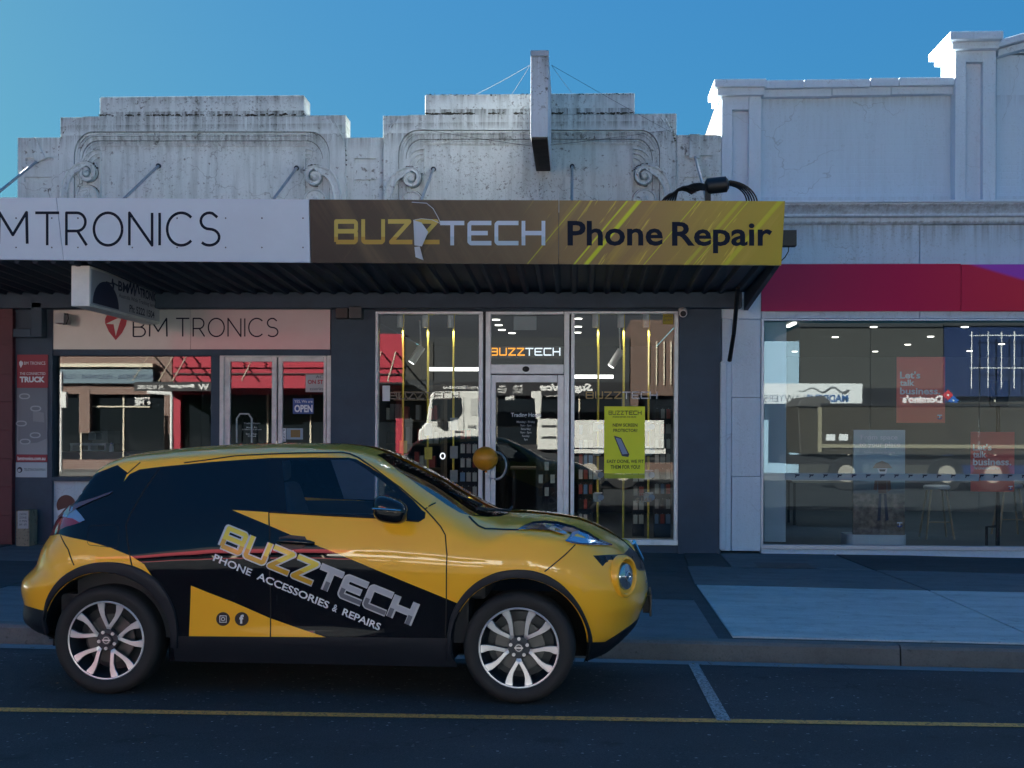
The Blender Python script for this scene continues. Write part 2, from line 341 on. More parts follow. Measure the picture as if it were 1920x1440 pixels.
def slabmat(name,col,streak=.35):
    m=mat(name,col,.85,spec=.3); n,l,b=graph(m); g=N(n,'ShaderNodeNewGeometry')
    def nz(sc,d,vec,r=.65):
        t=N(n,'ShaderNodeTexNoise'); t.inputs['Scale'].default_value=sc; t.inputs['Detail'].default_value=d; t.inputs['Roughness'].default_value=r; l.new(vec,t.inputs[0]); return t.outputs[0]
    mp=N(n,'ShaderNodeMapping'); mp.inputs['Scale'].default_value=(1,4,1); l.new(g.outputs['Position'],mp.inputs[0])
    c=N(n,'ShaderNodeRGB'); c.outputs[0].default_value=(*col,1); c=c.outputs[0]
    for src,a,z,k in ((nz(1.2,7,mp.outputs[0]),.4,.75,streak),(nz(6,6,g.outputs['Position']),.5,.72,streak*.9),(nz(70,3,g.outputs['Position']),.5,.7,.35),(nz(14,2,g.outputs['Position']),.68,.72,.6)):
        r=N(n,'ShaderNodeMapRange'); r.inputs[1].default_value=a; r.inputs[2].default_value=z; r.inputs[4].default_value=k; l.new(src,r.inputs[0])
        mx=N(n,'ShaderNodeMix',data_type='RGBA'); l.new(r.outputs[0],mx.inputs[0]); l.new(c,mx.inputs[6]); mx.inputs[7].default_value=(col[0]*.4,col[1]*.42,col[2]*.42,1); c=mx.outputs[2]
    l.new(c,b.inputs['Base Color'])
    bp=N(n,'ShaderNodeBump'); bp.inputs['Strength'].default_value=.5; bp.inputs['Distance'].default_value=.006; l.new(nz(90,3,g.outputs['Position']),bp.inputs['Height']); l.new(bp.outputs[0],b.inputs['Normal'])
    return m
ASP=asphalt(); LINE_Y=paint_line('yellow_line_paint',(.85,.37,.08),.50); LINE_W=paint_line('white_line_paint',(.42,.44,.46),.46)
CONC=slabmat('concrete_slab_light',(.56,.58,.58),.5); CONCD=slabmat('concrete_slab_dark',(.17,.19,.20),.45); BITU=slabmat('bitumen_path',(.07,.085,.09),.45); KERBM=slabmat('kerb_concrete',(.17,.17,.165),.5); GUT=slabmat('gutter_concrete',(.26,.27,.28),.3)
STUC=stucco('weathered_render',(.74,.79,.79),.9,.7,.6,((5.96,.20,1.0),(5.70,.26,.95),(5.40,.22,.8),(5.53,.10,.7))); GROOVE=mat('groove_dirt_shade',(.10,.10,.085),.95,var=.5,vscale=14); STUCW=stucco('white_painted_render',(.68,.77,.86),.2,.05,.3,((4.46,.25,.55),(4.27,.12,.55)))  # colour of the grooves: dirt, with shade painted in to strengthen the relief
STUCS=stucco('pale_paint_panel',(.62,.72,.82),.35,.15,.4,((4.27,.35,.55),))
DGREY=mat('dark_grey_paint',(.045,.075,.115),.65,bump=.25,bscale=70,var=.22,vscale=2.2)
ALU=mat('aluminium_frame',(.68,.74,.80),.42,metal=.25,var=.14,vscale=5)
ALUP=mat('old_white_frame',(.86,.80,.79),.5,var=.16,vscale=6)
BLACK=mat('black_plastic',(.012,.013,.015),.45); DARK=mat('dark_metal',(.02,.025,.032),.5,metal=.3,var=.3)
WHITE=mat('white_paint',(.75,.76,.78),.5,var=.05); INK=mat('ink_navy',(.012,.018,.035),.7,spec=.15); RED=mat('red_print',(.42,.03,.05),.5)
STEEL=mat('galvanised_steel',(.36,.40,.44),.45,metal=.6,var=.2,vscale=12)
MAROON=mat('maroon_paint',(.10,.022,.035),.55,var=.15)
# ------------------------------------------------------------------ ground
GR=.0125                                   # fall of the street towards the right
def gz(x,y):
    """height of the road surface"""
    pts=[(-200,.1),(-12.9,-.02),(-12.0,.03),(-6,.10),(0,.12),(7.2,.024),(9.0,.024),(9.86,-.055),(9.95,-.062)]
    for (a,za),(b,zb) in zip(pts,pts[1:]):
        if y<=b: 
            z=za+(zb-za)*(y-a)/(b-a); break
    else: z=pts[-1][1]
    k=max(0,min(1,(y-7.2)/2.6))
    return z-GR*(x+1.6)*k
def pz(x,y):
    """height of the near pavement"""
    t=(y-10.05)/(16.5-10.05); return (.088-GR*(x+1.2))*(1-t)+(.155-.005*(x+1))*t
mb=MB(); xs=[-220,-60,-20]+[-12+i for i in range(0,25)]+[20,60,220]; ys=[-220,-60,-20,-13.1,-12.9,-12,-9,-6,-3,0,3,5,6.5,7.2,7.6,8,8.5,9,9.2,9.4,9.6,9.8,9.86,9.95]
vs=[(x,y,gz(x,y)) for y in ys for x in xs]; nx=len(xs)
mb.add(vs,[(j*nx+i,j*nx+i+1,(j+1)*nx+i+1,(j+1)*nx+i) for j in range(len(ys)-1) for i in range(nx-1)])
struct(mb.build('road',ASP,smooth=True))
mb=MB(); mb.add([(-220,9.9,-.35),(220,9.9,-.35),(220,220,-.35),(-220,220,-.35)],[(0,1,2,3)]); struct(mb.build('ground',CONCD))
def sheet(name,x0,x1,y0,y1,fn,m,lift=.004,nx=24,parent=None):
    mb=MB(); vs=[];nxx=nx+1
    for yy in (y0,y1) if not isinstance(y0,list) else y0:
        for i in range(nxx): x=x0+(x1-x0)*i/nx; vs.append((x,yy,fn(x,yy)+lift))
    mb.add(vs,[(i,i+1,nxx+i+1,nxx+i) for i in range(nx)]); return mb.build(name,m,parent)
g=MB()
for i in range(40):
    x0=-20+i; x1=x0+.995
    g.add([(x0,9.62,gz(x0,9.62)+.004),(x1,9.62,gz(x1,9.62)+.004),(x1,9.935,gz(x1,9.9)+.004),(x0,9.935,gz(x0,9.9)+.004)],[(0,1,2,3)])
struct(g.build('gutter',GUT))
# painted lines
a=at(0,1326,7.4).y
mb=MB(); vs=[];n_=30
for i in range(n_+1):
    x=-14+28*i/n_; vs+=[(x,7.33,gz(x,7.33)+.004),(x,7.43,gz(x,7.43)+.004)]
mb.add(vs,[(2*i,2*i+2,2*i+3,2*i+1) for i in range(n_)]); struct(mb.build('yellow_line',LINE_Y))
def gpt(px,py,fn,lift=.004,y=8.0):
    for _ in range(30):
        r=ray(px,py); t=(fn(0,0) if False else 0)
        p=at(px,py,y); z=fn(p.x,y)+lift; r=ray(px,py); tt=(z-EYE)/r.z; y=.5*y+.5*(r.y*tt)
    p=at(px,py,y); return Vector((p.x,y,fn(p.x,y)+lift))
def strip_px(name,pa,pb,fn,m,n=8,lift=.004):   # pa,pb: two px edges [(start),(end)]
    vs=[]
    for i in range(n+1):
        t=i/n
        for e in (pa,pb):
            vs.append(gpt(e[0][0]*(1-t)+e[1][0]*t,e[0][1]*(1-t)+e[1][1]*t,fn,lift))
    mb=MB().add(vs,[(2*i,2*i+1,2*i+3,2*i+2) for i in range(n)]); return mb.build(name,m)
struct(strip_px('parking_line',((1289,1241),(1344,1350)),((1307,1241),(1371,1351)),gz,LINE_W,60,.006))
# kerb stones
kerb=struct(MB().box(-9.0,9.0,9.96,10.06,-.3,-.2).build('kerb',KERBM))
joints=[-20,-17,-14.2,-11.4,-8.6,-5.8,-3.0,-.35,at(1684,1225,10).x,5.3,8,11,14,17,20]
for a,b in zip(joints,joints[1:]):
    a+=.012; mb=MB(); k=6; prof=[(9.935,-.30),(9.935,-.005),(9.945,0),(9.952,.130),(9.972,.152),(10.005,.158),(10.075,.160),(10.075,-.30)]
    vs=[]
    for i in range(k+1):
        x=a+(b-a)*i/k; zb=gz(x,9.95)
        for yy,zz in prof: vs.append((x,yy,zb+zz if zz>-.2 else -.3))
    q=len(prof); fs=[(i*q+j,(i+1)*q+j,(i+1)*q+(j+1)%q,i*q+(j+1)%q) for i in range(k) for j in range(q)]
    fs+=[tuple(range(q)),tuple(range(k*q+q-1,k*q-1,-1))]
    mb.add(vs,fs); o=mb.build('kerb_stone',KERBM,kerb,recalc=True)
# pavement: base and slabs
mb=MB(); vs=[];k=30
for yy in (10.075,11.5,13,14.5,16.9):
    for i in range(k+1): x=-20+40*i/k; vs.append((x,yy,pz(x,yy)-.012))
mb.add(vs,[(j*(k+1)+i,j*(k+1)+i+1,(j+1)*(k+1)+i+1,(j+1)*(k+1)+i) for j in range(4) for i in range(k)])
pave=struct(mb.build('pavement',BITU))
def slab(pts,m,name='paving_slab',th=.03):   # pts in world xy
    n=len(pts); top=[(x,y,pz(x,y)) for x,y in pts]; bot=[(x,y,pz(x,y)-th) for x,y in pts]
    mb=MB().add(top+bot,[tuple(range(n)),tuple(range(2*n-1,n-1,-1))]+[((i+1)%n,i,n+i,n+(i+1)%n) for i in range(n)]); return mb.build(name,m,pave,bevel=.004,recalc=True)
def g2(px,py):
    p=gpt(px,py,pz,0,12.); return (p.x,p.y)
def S(pl,m): return slab([g2(*p) for p in pl],m)
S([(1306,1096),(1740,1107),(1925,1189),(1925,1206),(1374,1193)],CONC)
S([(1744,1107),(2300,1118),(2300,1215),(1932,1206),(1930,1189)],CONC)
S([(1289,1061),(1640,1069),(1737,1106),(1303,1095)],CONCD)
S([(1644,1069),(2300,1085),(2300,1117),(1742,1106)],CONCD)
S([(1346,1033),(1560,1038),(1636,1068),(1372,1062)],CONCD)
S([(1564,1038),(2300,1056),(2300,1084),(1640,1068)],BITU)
S([(1280,1030),(1342,1032),(1368,1061),(1291,1060)],BITU)
for i in range(9):     # slabs beside and behind the car
    x0=-14+i*1.72; x1=min(x0+1.70,g2(1283,1032)[0]-.02)
    x1=min(x1,1.10)
    if x1-x0<.3: continue
    for (y0,y1) in ((10.09,12.2),(12.22,14.4),(14.42,16.34)):
        off=.0
        xr=min(x1,g2(1374,1194)[0]-.05) if y1<13 and i==8 else x1
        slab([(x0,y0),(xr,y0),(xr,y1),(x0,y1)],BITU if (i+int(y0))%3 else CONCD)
# small cover in the path, leaf litter marks
cover=struct(MB().add([Vector(p) for p in [gpt(1412,1054,pz,.006),gpt(1512,1056,pz,.006),gpt(1532,1066,pz,.006),gpt(1424,1064,pz,.006)]],[(3,2,1,0)]).build('drain_cover',mat('cover_iron',(.09,.10,.11),.6,metal=.5,bump=.6,bscale=160)))
tag(cover,'rectangular patterned metal cover set in the pavement before the white building','cover'); cover.pop('kind',None)
# ------------------------------------------------------------------ old shop building with the art deco parapet
def X(px,py=600,d=16.4): return at(px,py,d).x
def Z(py,px=700,d=16.4): return at(px,py,d).z
old=thing('shop_building','weathered white art deco parapet above two dark grey shopfronts','building',(-2.7,16.5,.15))
zt_hidden=Z(400)
def wallpx(name,x0,y0,x1,y1,d,back,m,bev=.004): return pbox(name,x0,y0,x1,y1,d,back-d,m,old,bev)
wallpx('parapet_wall',113,218,648,420,16.46,16.80,STUC); wallpx('parapet_wall',718,215,1268,420,16.46,16.80,STUC)
wallpx('parapet_block',187,180,570,219,16.40,16.79,STUC,.012); wallpx('parapet_block',797,176,1190,216,16.40,16.79,STUC,.012)
def pilaster(x0,x1,ytop,slots,broken=False):
    a=X(x0,300,16.43); b=X(x1,300,16.43); t=Z(ytop,(x0+x1)/2,16.43); q=zt_hidden
    mb=MB().box(a,b,16.46,16.78,q,t)
    # raised face built round the slots so that each slot is a real recess
    zs=[q]; 
    for sx0,sx1,sy0,sy1 in sorted(slots,key=lambda s:-s[2]): 
        s0,s1,z0,z1=X(sx0,300,16.43),X(sx1,300,16.43),Z(sy1,x0,16.43),Z(sy0,x0,16.43)
        mb.box(a,b,16.43,16.46,zs[-1],z0); mb.box(a,s0,16.43,16.46,z0,z1); mb.box(s1,b,16.43,16.46,z0,z1); zs.append(z1)
    mb.box(a,b,16.43,16.46,zs[-1],t)
    return mb.build('parapet_pilaster',STUC,old,.003)
pilaster(33,113,258,[(48,97,296,303),(46,97,332,341)])
pilaster(648,718,258,[(665,704,297,306),(665,704,337,345)])
pilaster(1268,1352,253,[(1283,1335,292,300),(1283,1335,332,340)])
for (xc,yc,an) in ((77,301,-27),(1302,297,0)):    # plates the tie rods are fixed to
    p=at(xc,yc,16.40); o=MB().box(-.065,.065,-.02,.02,-.15,.15).build('anchor_plate',STUC,None,.004)
    o.location=p; o.rotation_euler=(0,R(an),0); WLOC[o.name]=Vector((0,0,0)); o.parent=old; o.location=p-wloc(old)
def outline(xl,xr,yt,rx,ry,ybot,d,n=10):
    pts=[]
    def P(px,py): q=at(px,py,d); return (q.x,q.z)
    pts.append(P(xl,ybot))
    for i in range(n+1):
        a=PI-PI/2*i/n; pts.append(P(xl+rx+rx*math.cos(a),yt+ry-ry*math.sin(a)))
    for i in range(n+1):
        a=PI/2-PI/2*i/n; pts.append(P(xr-rx+rx*math.cos(a),yt+ry-ry*math.sin(a)))
    pts.append(P(xr,ybot)); return pts
def ring(name,A,B,d,back=16.46,m=None):
    n=len(A); mb=MB(); vs=[(x,d,z) for x,z in A]+[(x,d,z) for x,z in B]+[(x,back,z) for x,z in A]+[(x,back,z) for x,z in B]
    fs=[]
    for i in range(n-1):
        fs+=[(i,n+i,n+i+1,i+1),(n+i,3*n+i,3*n+i+1,n+i+1),(i+1,2*n+i+1,2*n+i,i)]
    mb.add(vs,fs); return mb.build(name,m or STUC,old,recalc=True)
for (xo,xi,xr_i,xr_o,dy,xp0,xp1) in ((111,139,616,648,0,185,571),(719,747,1236,1267,-3,794,1188)):
    yb=392
    L=[(0,219,54,70),(28,247,36,46),(29.3,248.4,35,45),(32.5,251.5,33,43),(33.2,252.1,33,43),(36.5,255,31,42),(37.2,255.7,31,42),(40,259.5,30,40),(41,262.5,30,38),(42.3,263.8,29,37)]
    ds=[16.385,16.45,16.405,16.43,16.41,16.435,16.415,16.42,16.458]
    Os=[outline(xo+a,xr_o-a*1.05,y+dy,rx,ry,yb,16.4) for a,y,rx,ry in L]
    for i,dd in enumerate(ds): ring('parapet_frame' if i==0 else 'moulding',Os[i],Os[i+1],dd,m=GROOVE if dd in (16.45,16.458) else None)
    L2=[(42.3,263.8,29,37),(45,266.5,28,35),(45.7,267.2,27,34),(48,270,26,33),(50,272.5,25,32)]
    Os=[outline(xo+a,xr_o-a*1.05,y+dy,rx,ry,yb,16.4) for a,y,rx,ry in L2]
    for i,dd in enumerate([16.432,16.452,16.436,16.445]): ring('moulding',Os[i],Os[i+1],dd)
    # corner fans beside the inner panel
    for s,px in ((1,xp0),(-1,xp1)):
        mb=MB()
        c=at(px,310,16.4); k=1/148.5
        for r0,r1,dd in ((36,33,16.425),(27,24,16.43),(18,15.5,16.434)):
            n=10; vs=[]
            for i in range(n+1):
                a=PI/2*i/n
                for rr,ddd in ((r0,dd),(r1,dd),(r0,16.46),(r1,16.46)):
                    vs.append((c.x-s*rr*k*math.cos(a),ddd,c.z+rr*k*.95*math.sin(a)))
            mb.add(vs,sum([[(4*i,4*i+1,4*i+5,4*i+4),(4*i+2,4*i,4*i+4,4*i+6),(4*i+1,4*i+3,4*i+7,4*i+5)] for i in range(n)],[]))
        mb.box(min(c.x,c.x+s*.012),max(c.x,c.x+s*.012),16.43,16.46,zt_hidden,Z(279+dy))
        mb.build('corner_fan',STUC,old,recalc=True)
def scroll(cx,cy,s):
    """raised volute with a tail running down; s=-1 mirrors it. Units are picture-scale centimetres on the wall"""
    k=1/148.5; c=at(cx,cy,16.4)
    def W_(x,y,d): return (c.x+s*x*k,d,c.z-y*k)
    outer=[];inner=[]
    # spiral
    for i in range(0,37):
        a=R(90+i*15+0); r=21.5*(1-.0185*i); outer.append((r*math.cos(a),-r*math.sin(a)))
        r2=r-8.5+.06*i; inner.append((max(r2,1)*math.cos(a),-max(r2,1)*math.sin(a)))
    mb=MB(); n=len(outer)
    # reverse so the band starts at the tail
    tail_o=[(-51,52),(-50,30),(-46,12),(-38,-4),(-26,-15),(-13,-20.5)]; tail_i=[(-35,52),(-34.5,34),(-31,18),(-25,6),(-18,0),(-14,-2)]
    def band(o_,i_,d):
        n=len(o_); vs=[]
        for (a,b) in zip(o_,i_):
            vs+=[W_(a[0],a[1],16.46),W_(a[0],a[1],d+.012),W_(a[0]*.94+b[0]*.06,a[1]*.94+b[1]*.06,d),W_(a[0]*.8+b[0]*.2,a[1]*.8+b[1]*.2,d+.004),W_(a[0]*.72+b[0]*.28,a[1]*.72+b[1]*.28,d+.016),
                 W_(a[0]*.28+b[0]*.72,a[1]*.28+b[1]*.72,d+.016),W_(a[0]*.2+b[0]*.8,a[1]*.2+b[1]*.8,d+.004),W_(a[0]*.06+b[0]*.94,a[1]*.06+b[1]*.94,d),W_(b[0],b[1],d+.012),W_(b[0],b[1],16.46)]
        q=10; mb.add(vs,[(i*q+j,i*q+j+1,(i+1)*q+j+1,(i+1)*q+j) for i in range(n-1) for j in range(q-1)])
    band(tail_o+[(0,-21.5)],tail_i+[(0,-13)],16.350)
    band(outer[:1]+[(r*math.cos(R(90-i*15)),-r*math.sin(R(90-i*15))) for i in range(1,30) for r in [21.5*(1-.021*i)]],
         inner[:1]+[(r*math.cos(R(90-i*15)),-r*math.sin(R(90-i*15))) for i in range(1,30) for r in [max(21.5*(1-.021*i)-8.3+.05*i,.8)]],16.340)
    mb.lathe([(.045,-.0),(.04,-.065),(.02,-.08),(.001,-.085)],16,(c.x+0,16.43,c.z),'y')
    o=mb.build('scroll',STUC,old,recalc=True)
    for ol in (tail_o+outer[:14],tail_i,[(r*math.cos(R(90-i*15)),-r*math.sin(R(90-i*15))) for i in range(1,26) for r in [21.5*(1-.021*i)]]):
        MB().tube([W_(x,y,16.452) for x,y in ol],.0055,5).build('groove',GROOVE,old)  # dark outline tubes: dirt line and painted shade that strengthen the scroll relief
    # lower roundel with a rosette
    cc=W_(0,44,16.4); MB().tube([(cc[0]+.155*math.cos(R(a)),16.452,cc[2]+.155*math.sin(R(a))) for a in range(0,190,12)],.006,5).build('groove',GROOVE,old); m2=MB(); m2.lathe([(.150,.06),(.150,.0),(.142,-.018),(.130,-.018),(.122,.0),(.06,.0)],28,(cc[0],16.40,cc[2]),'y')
    for q in range(7):
        a=2*PI*q/7; m2.ball((cc[0]+.04*math.cos(a),16.395,cc[2]+.04*math.sin(a)),.022,8,(1,.7,1))
    m2.ball((cc[0],16.39,cc[2]),.02,8); m2.build('roundel',STUC,old,recalc=True)
scroll(163,325,1); scroll(591,332,-1); scroll(771,335,1); scroll(1209,331,-1)
# dark growth along the ledges
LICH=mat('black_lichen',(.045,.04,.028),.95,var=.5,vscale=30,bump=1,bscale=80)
def lichen_line(pts,n,r,name='lichen'):
    mb=MB()
    for i in range(n):
        t=random.random()*(len(pts)-1); j=int(t); t-=j
        a,b=pts[j],pts[j+1]; px=a[0]*(1-t)+b[0]*t; py=a[1]*(1-t)+b[1]*t
        if math.sin(px*.11)+math.sin(px*.037+2)+random.random()*1.6<0.1: continue
        c=at(px+random.gauss(0,.6),py+random.gauss(0,.8),16.398); s=r*random.uniform(.35,1.3)
        mb.ball((c.x,16.399,c.z),s,6,(random.uniform(.8,2.2),.35,random.uniform(.5,1)))
    o=mb.build(name,LICH,old); o['kind']='stuff'
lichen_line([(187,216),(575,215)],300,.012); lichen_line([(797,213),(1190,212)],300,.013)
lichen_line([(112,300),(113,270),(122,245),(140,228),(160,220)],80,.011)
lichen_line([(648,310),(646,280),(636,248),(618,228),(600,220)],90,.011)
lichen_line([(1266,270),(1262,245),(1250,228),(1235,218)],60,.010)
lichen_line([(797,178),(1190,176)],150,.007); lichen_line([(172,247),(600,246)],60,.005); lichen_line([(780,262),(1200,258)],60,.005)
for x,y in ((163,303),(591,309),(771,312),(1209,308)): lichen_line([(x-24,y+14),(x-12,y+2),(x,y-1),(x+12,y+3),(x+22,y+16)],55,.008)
# corner spandrel ribs
for x0,y0,s in ((118,222,1),(642,222,-1),(724,219,1),(1262,216,-1)):
    mb=MB()
    for i in range(3):
        pth=[at(x0+s*(2+i*7),y0+32-i*7+10,16.392),at(x0+s*(6+i*8),y0+18-i*5+4,16.39),at(x0+s*(14+i*9),y0+6-i*2,16.392)]
        mb.tube(pth,.008,6)
    mb.build('spandrel_rib',STUC,old,smooth=True)
# ---- dark grey ground floor walls
w_=wallpx
w_('pilaster',25,569,98,1040,16.38,16.7,DGREY); w_('pilaster',620,569,702,1040,16.38,16.7,DGREY); w_('pilaster',1272,577,1352,1040,16.38,16.7,DGREY)
for x0,x1 in ((1290,1292),): pass
w_('upper_wall',25,400,1352,569,16.42,16.7,DGREY)
w_('lintel',98,569,620,576,16.40,16.7,DGREY); w_('lintel',98,655,620,667,16.40,16.56,DGREY); w_('lintel',702,569,1272,584,16.41,16.7,DGREY)
w_('window_post',395,667,411,1040,16.42,16.6,DGREY)
w_('stall_board',98,903,411,1040,16.44,16.6,STUCS); w_('sill',98,895,411,903,16.38,16.6,DGREY)
w_('sill',702,1010,908,1030,16.40,16.6,ALU); 
w_('sill',1066,1012,1272,1022,16.39,16.6,ALU); w_('plinth',1066,1022,1272,1040,16.44,16.6,DGREY)
# duct elbow and boxes under the awning at the left
duct=MB(); 
a=at(56,570,16.3);b=at(80,632,16.3); c=at(24,614,16.3)
duct.box(at(58,600,16.2).x,at(78,600,16.2).x,16.2,16.37,at(60,632,16.2).z,at(60,566,16.2).z); duct.box(at(24,600,16.2).x,at(58,600,16.2).x,16.2,16.37,at(40,632,16.2).z,at(40,616,16.2).z)
tag(duct.build('wall_duct',DGREY,None,.01),'grey boxed elbow duct high on the left pilaster under the awning','duct')
o=pbox('meter_box',654,573,678,597,16.2,.17,mat('box_paint',(.05,.06,.07),.5),None,.006); tag(o,'small dark box high on the grey wall between the shopfronts','electrical box')
o=pbox('meter_box',629,573,652,597,16.24,.13,BLACK,None,.01); tag(o,'small black speaker box high on the middle grey pilaster','speaker')
# CCTV camera
cc=thing('security_camera','white bullet security camera at the top of the right grey pilaster','security camera',at(1280,582,16.3))
p=at(1280,572,16.35); MB().lathe([(.05,0),(.05,-.05)],16,(p.x,16.38,p.z),'y').build('mount',WHITE,cc)
p0=at(1279,578,16.36);p1=at(1281,588,16.12); MB().tube([p0,p0+(p1-p0)*.98,p1],[.05,.05,.046],16).build('camera_body',WHITE,cc,smooth=True)
MB().tube([p1,p1+(p1-p0).normalized()*.006],.036,16).build('lens',BLACK,cc)
# ---- shopfront left: panel, window, doors
PANEL=mat('gloss_cream_panel',(.48,.49,.48),.2,spec=.5,coat=.15,var=.06,vscale=1.5,bump=.12,bscale=2.5)
GLASS=glass_mat('shop_glass',(.90,.94,.95),1.43,wav=.0022); GLASST=glass_mat('shop_glass_clear',(.92,.96,.98),1.42,refl=(.86,.95,1),wav=.0012)
fas=thing('shop_sign','glossy cream sign panel lettered BM TRONICS over the left shopfront','sign',at(360,655,16.42))
pbox('sign_panel',100,576,357.2,655,16.395,.02,PANEL,fas); pbox('sign_panel',358,576,619,655,16.395,.02,PANEL,fas)
word_mesh('lettering','BM',THIN,.075,.20,1.0,rect_fn(250,597,313,631,16.391),INK,fas)
word_mesh('lettering','TRONICS',THIN,.075,.22,1.0,rect_fn(330,597,521,631,16.391),INK,fas)
def flat(name,pts,d,m,parent,th=None):
    v,f=union2d([[ (at(x,y,d).x,at(x,y,d).z) for x,y in p] for p in pts]); mb=MB(); mb.v=[(a,d,b) for a,b in v]; mb.f=[tuple(t) for t in f]; mb.m=[0]*len(f); return mb.build(name,m,parent)
pin=[(217,638),(204,622),(197,606),(197,598),(201,590),(209,587),(226,587),(234,592),(238,600),(236,610),(229,624)]
flat('logo',[pin],16.391,RED,fas); flat('logo_star',[[(199,607),(222,596),(231,588),(225,603),(217,630),(213,608)]],16.3895,PANEL,fas)
def frame_pane(parent,x0,y0,x1,y1,d=16.5,m=None,nm='pane'):
    return pbox(nm,x0,y0,x1,y1,d,.008,m or GLASS,parent)
wn_=thing; 
lw=pbox('shop_window',98.5,664,101,897,16.42,.12,DGREY,old)
frame_pane(lw,101,667,395,895)
ldoor=None
FR=MB()
def fbox(mb,x0,y0,x1,y1,d,th):
    a=at(x0,(y0+y1)/2,d); b=at(x1,(y0+y1)/2,d); t=at((x0+x1)/2,y0,d).z; q=at((x0+x1)/2,y1,d).z; mb.box(a.x,b.x,d,d+th,q,t)
for r_ in ((411,666,419,1028),(612,666,620,1028),(419,666,612,669)): fbox(FR,*r_,16.40,.14)
dframe=FR.build('door_frame',ALUP,old,.006)
for x0,x1,gx0,gx1 in ((420,518,431,509),(521,611,529,606)):
    dm=MB()
    fbox(dm,x0,669,gx0,1024,16.45,.05); fbox(dm,gx1,669,x1,1024,16.45,.05); fbox(dm,gx0,669,gx1,678,16.45,.05); fbox(dm,gx0,990,gx1,1024,16.45,.05)
    dr=dm.build('door',ALUP,old,.005); frame_pane(dr,gx0,678,gx1,990,16.48)
hd=MB().tube([at(444,830,16.35),at(444,785,16.33),at(450,776,16.33),at(466,776,16.33),at(472,785,16.33),at(472,830,16.35)],.012,8).build('door_handle',STEEL,old,smooth=True)
# ---- shopfront right: aluminium frames
A_=MB()
for r_ in ((702,583,708,1012),(708,583,905,589),(897,589,905,1012),(1064,582,1272,588),(1070,588,1077,1012),(1264,588,1272,1016)): fbox(A_,*r_,16.42,.12)
wf_=A_.build('window_frame',ALU,old,.006)
frame_pane(wf_,708,589,897,1011); frame_pane(wf_,1077,588,1264,1011)
A_=MB()
for r_ in ((910,584,920,1022),(1057,584,1067,1022),(920,584,1057,590),(920,683,1057,701)): fbox(A_,*r_,16.43,.12)
df_=A_.build('door_frame',ALU,old,.006); frame_pane(df_,920,590,1057,683)
w_('jamb_infill',905,584,910,1022,16.47,16.6,DARK)
dm=MB()
for r_ in ((920,703,929,1020),(1045,703,1057,1020),(929,703,1045,717),(929,985,1045,1020)): fbox(dm,*r_,16.46,.05)
bd=dm.build('door',ALU,old,.006); frame_pane(bd,929,717,1045,985,16.49)
pts=[]; c=at(933,873,16.4)
for i in range(17):
    a=R(100-i*12.5); pts.append((c.x-.02+.13*math.cos(a),16.36,c.z+.17*math.sin(a)-.0))
MB().tube(pts,.014,8).build('handle',STEEL,bd,smooth=True)
MB().ball(at(986,692,16.41),.045,14,(1,.7,.8)).build('door_sensor',BLACK,old,smooth=True)
# ------------------------------------------------------------------ awning
zf=at(700,493,13.75).z
aw=thing('shop_awning','dark corrugated steel awning over both shopfronts','awning',(-2.7,15,zf))
AWM=mat('awning_underside',(.014,.026,.050),.6,metal=.2,var=.25,vscale=3)
x_r=at(1464,495,13.8).x; zw=at(1000,553,16.2).z
def awz(y): return zf+.01+(zw-zf)*(y-13.75)/(16.2-13.75)
MB().hexa([(-11,13.78,awz(13.78)+.05),(x_r,13.78,awz(13.78)+.05),(x_r,16.4,awz(16.4)+.05),(-11,16.4,awz(16.4)+.05),(-11,13.78,awz(13.78)+.08),(x_r,13.78,awz(13.78)+.08),(x_r,16.4,awz(16.4)+.08),(-11,16.4,awz(16.4)+.08)]).build('deck',AWM,aw)
i=0; x=x_r-.16
while x>-9.6:
    a,b=13.80,16.22
    vs=[(x-.045,a,awz(a)+.05),(x-.02,a,awz(a)),(x+.02,a,awz(a)),(x+.045,a,awz(a)+.05),(x-.045,b,awz(b)+.05),(x-.02,b,awz(b)),(x+.02,b,awz(b)),(x+.045,b,awz(b)+.05)]
    MB().add(vs,[(0,1,5,4),(1,2,6,5),(2,3,7,6),(3,2,1,0),(4,5,6,7)]).build('rib',AWM,aw); x-=.20
MB().box(-11,x_r-.1,16.2,16.41,at(1000,577,16.2).z,zw+.04).build('ledger',DGREY,aw,.008)
zb=at(1335,576,16.2).z
MB().hexa([(x_r-.05,13.8,zf-.02),(x_r,13.8,zf-.02),(x_r,16.4,zb-.02),(x_r-.05,16.4,zb-.02),(x_r-.05,13.8,zf+.1),(x_r,13.8,zf+.1),(x_r,16.4,awz(16.4)+.1),(x_r-.05,16.4,awz(16.4)+.1)]).build('end_beam',AWM,aw)
# fascia signs: top edge leans towards the street
def fascia(name,x0t,x1t,x0b,x1b,label,m,segs=1):
    T=lambda px: at(px,370+ (px*.0069 if px<580 else 4+(px-580)*.0034),13.60); Bt=lambda px: at(px,486.5+(px*.0095 if px<582 else 5.6+(px-582)*.0056),13.74)
    o=thing(name,label,'sign',((T(x0t).x+T(x1t).x)/2,13.7,Bt((x0b+x1b)/2).z))
    return o,T,Bt
def fas_panel(o,T,Bt,x0t,x1t,x0b,x1b,m,th=.05):
    a,b,c,d=Bt(x0b),Bt(x1b),T(x1t),T(x0t)
    mb=MB().hexa([a,b,b+Vector((0,th,0)),a+Vector((0,th,0)),d,c,c+Vector((0,th,0)),d+Vector((0,th,0))]); return mb.build('sign_panel',m,o)
WSIGN=mat('white_sign_sheet',(.68,.78,.90),.4,spec=.5,var=.05,vscale=.8,bump=.05,bscale=3)
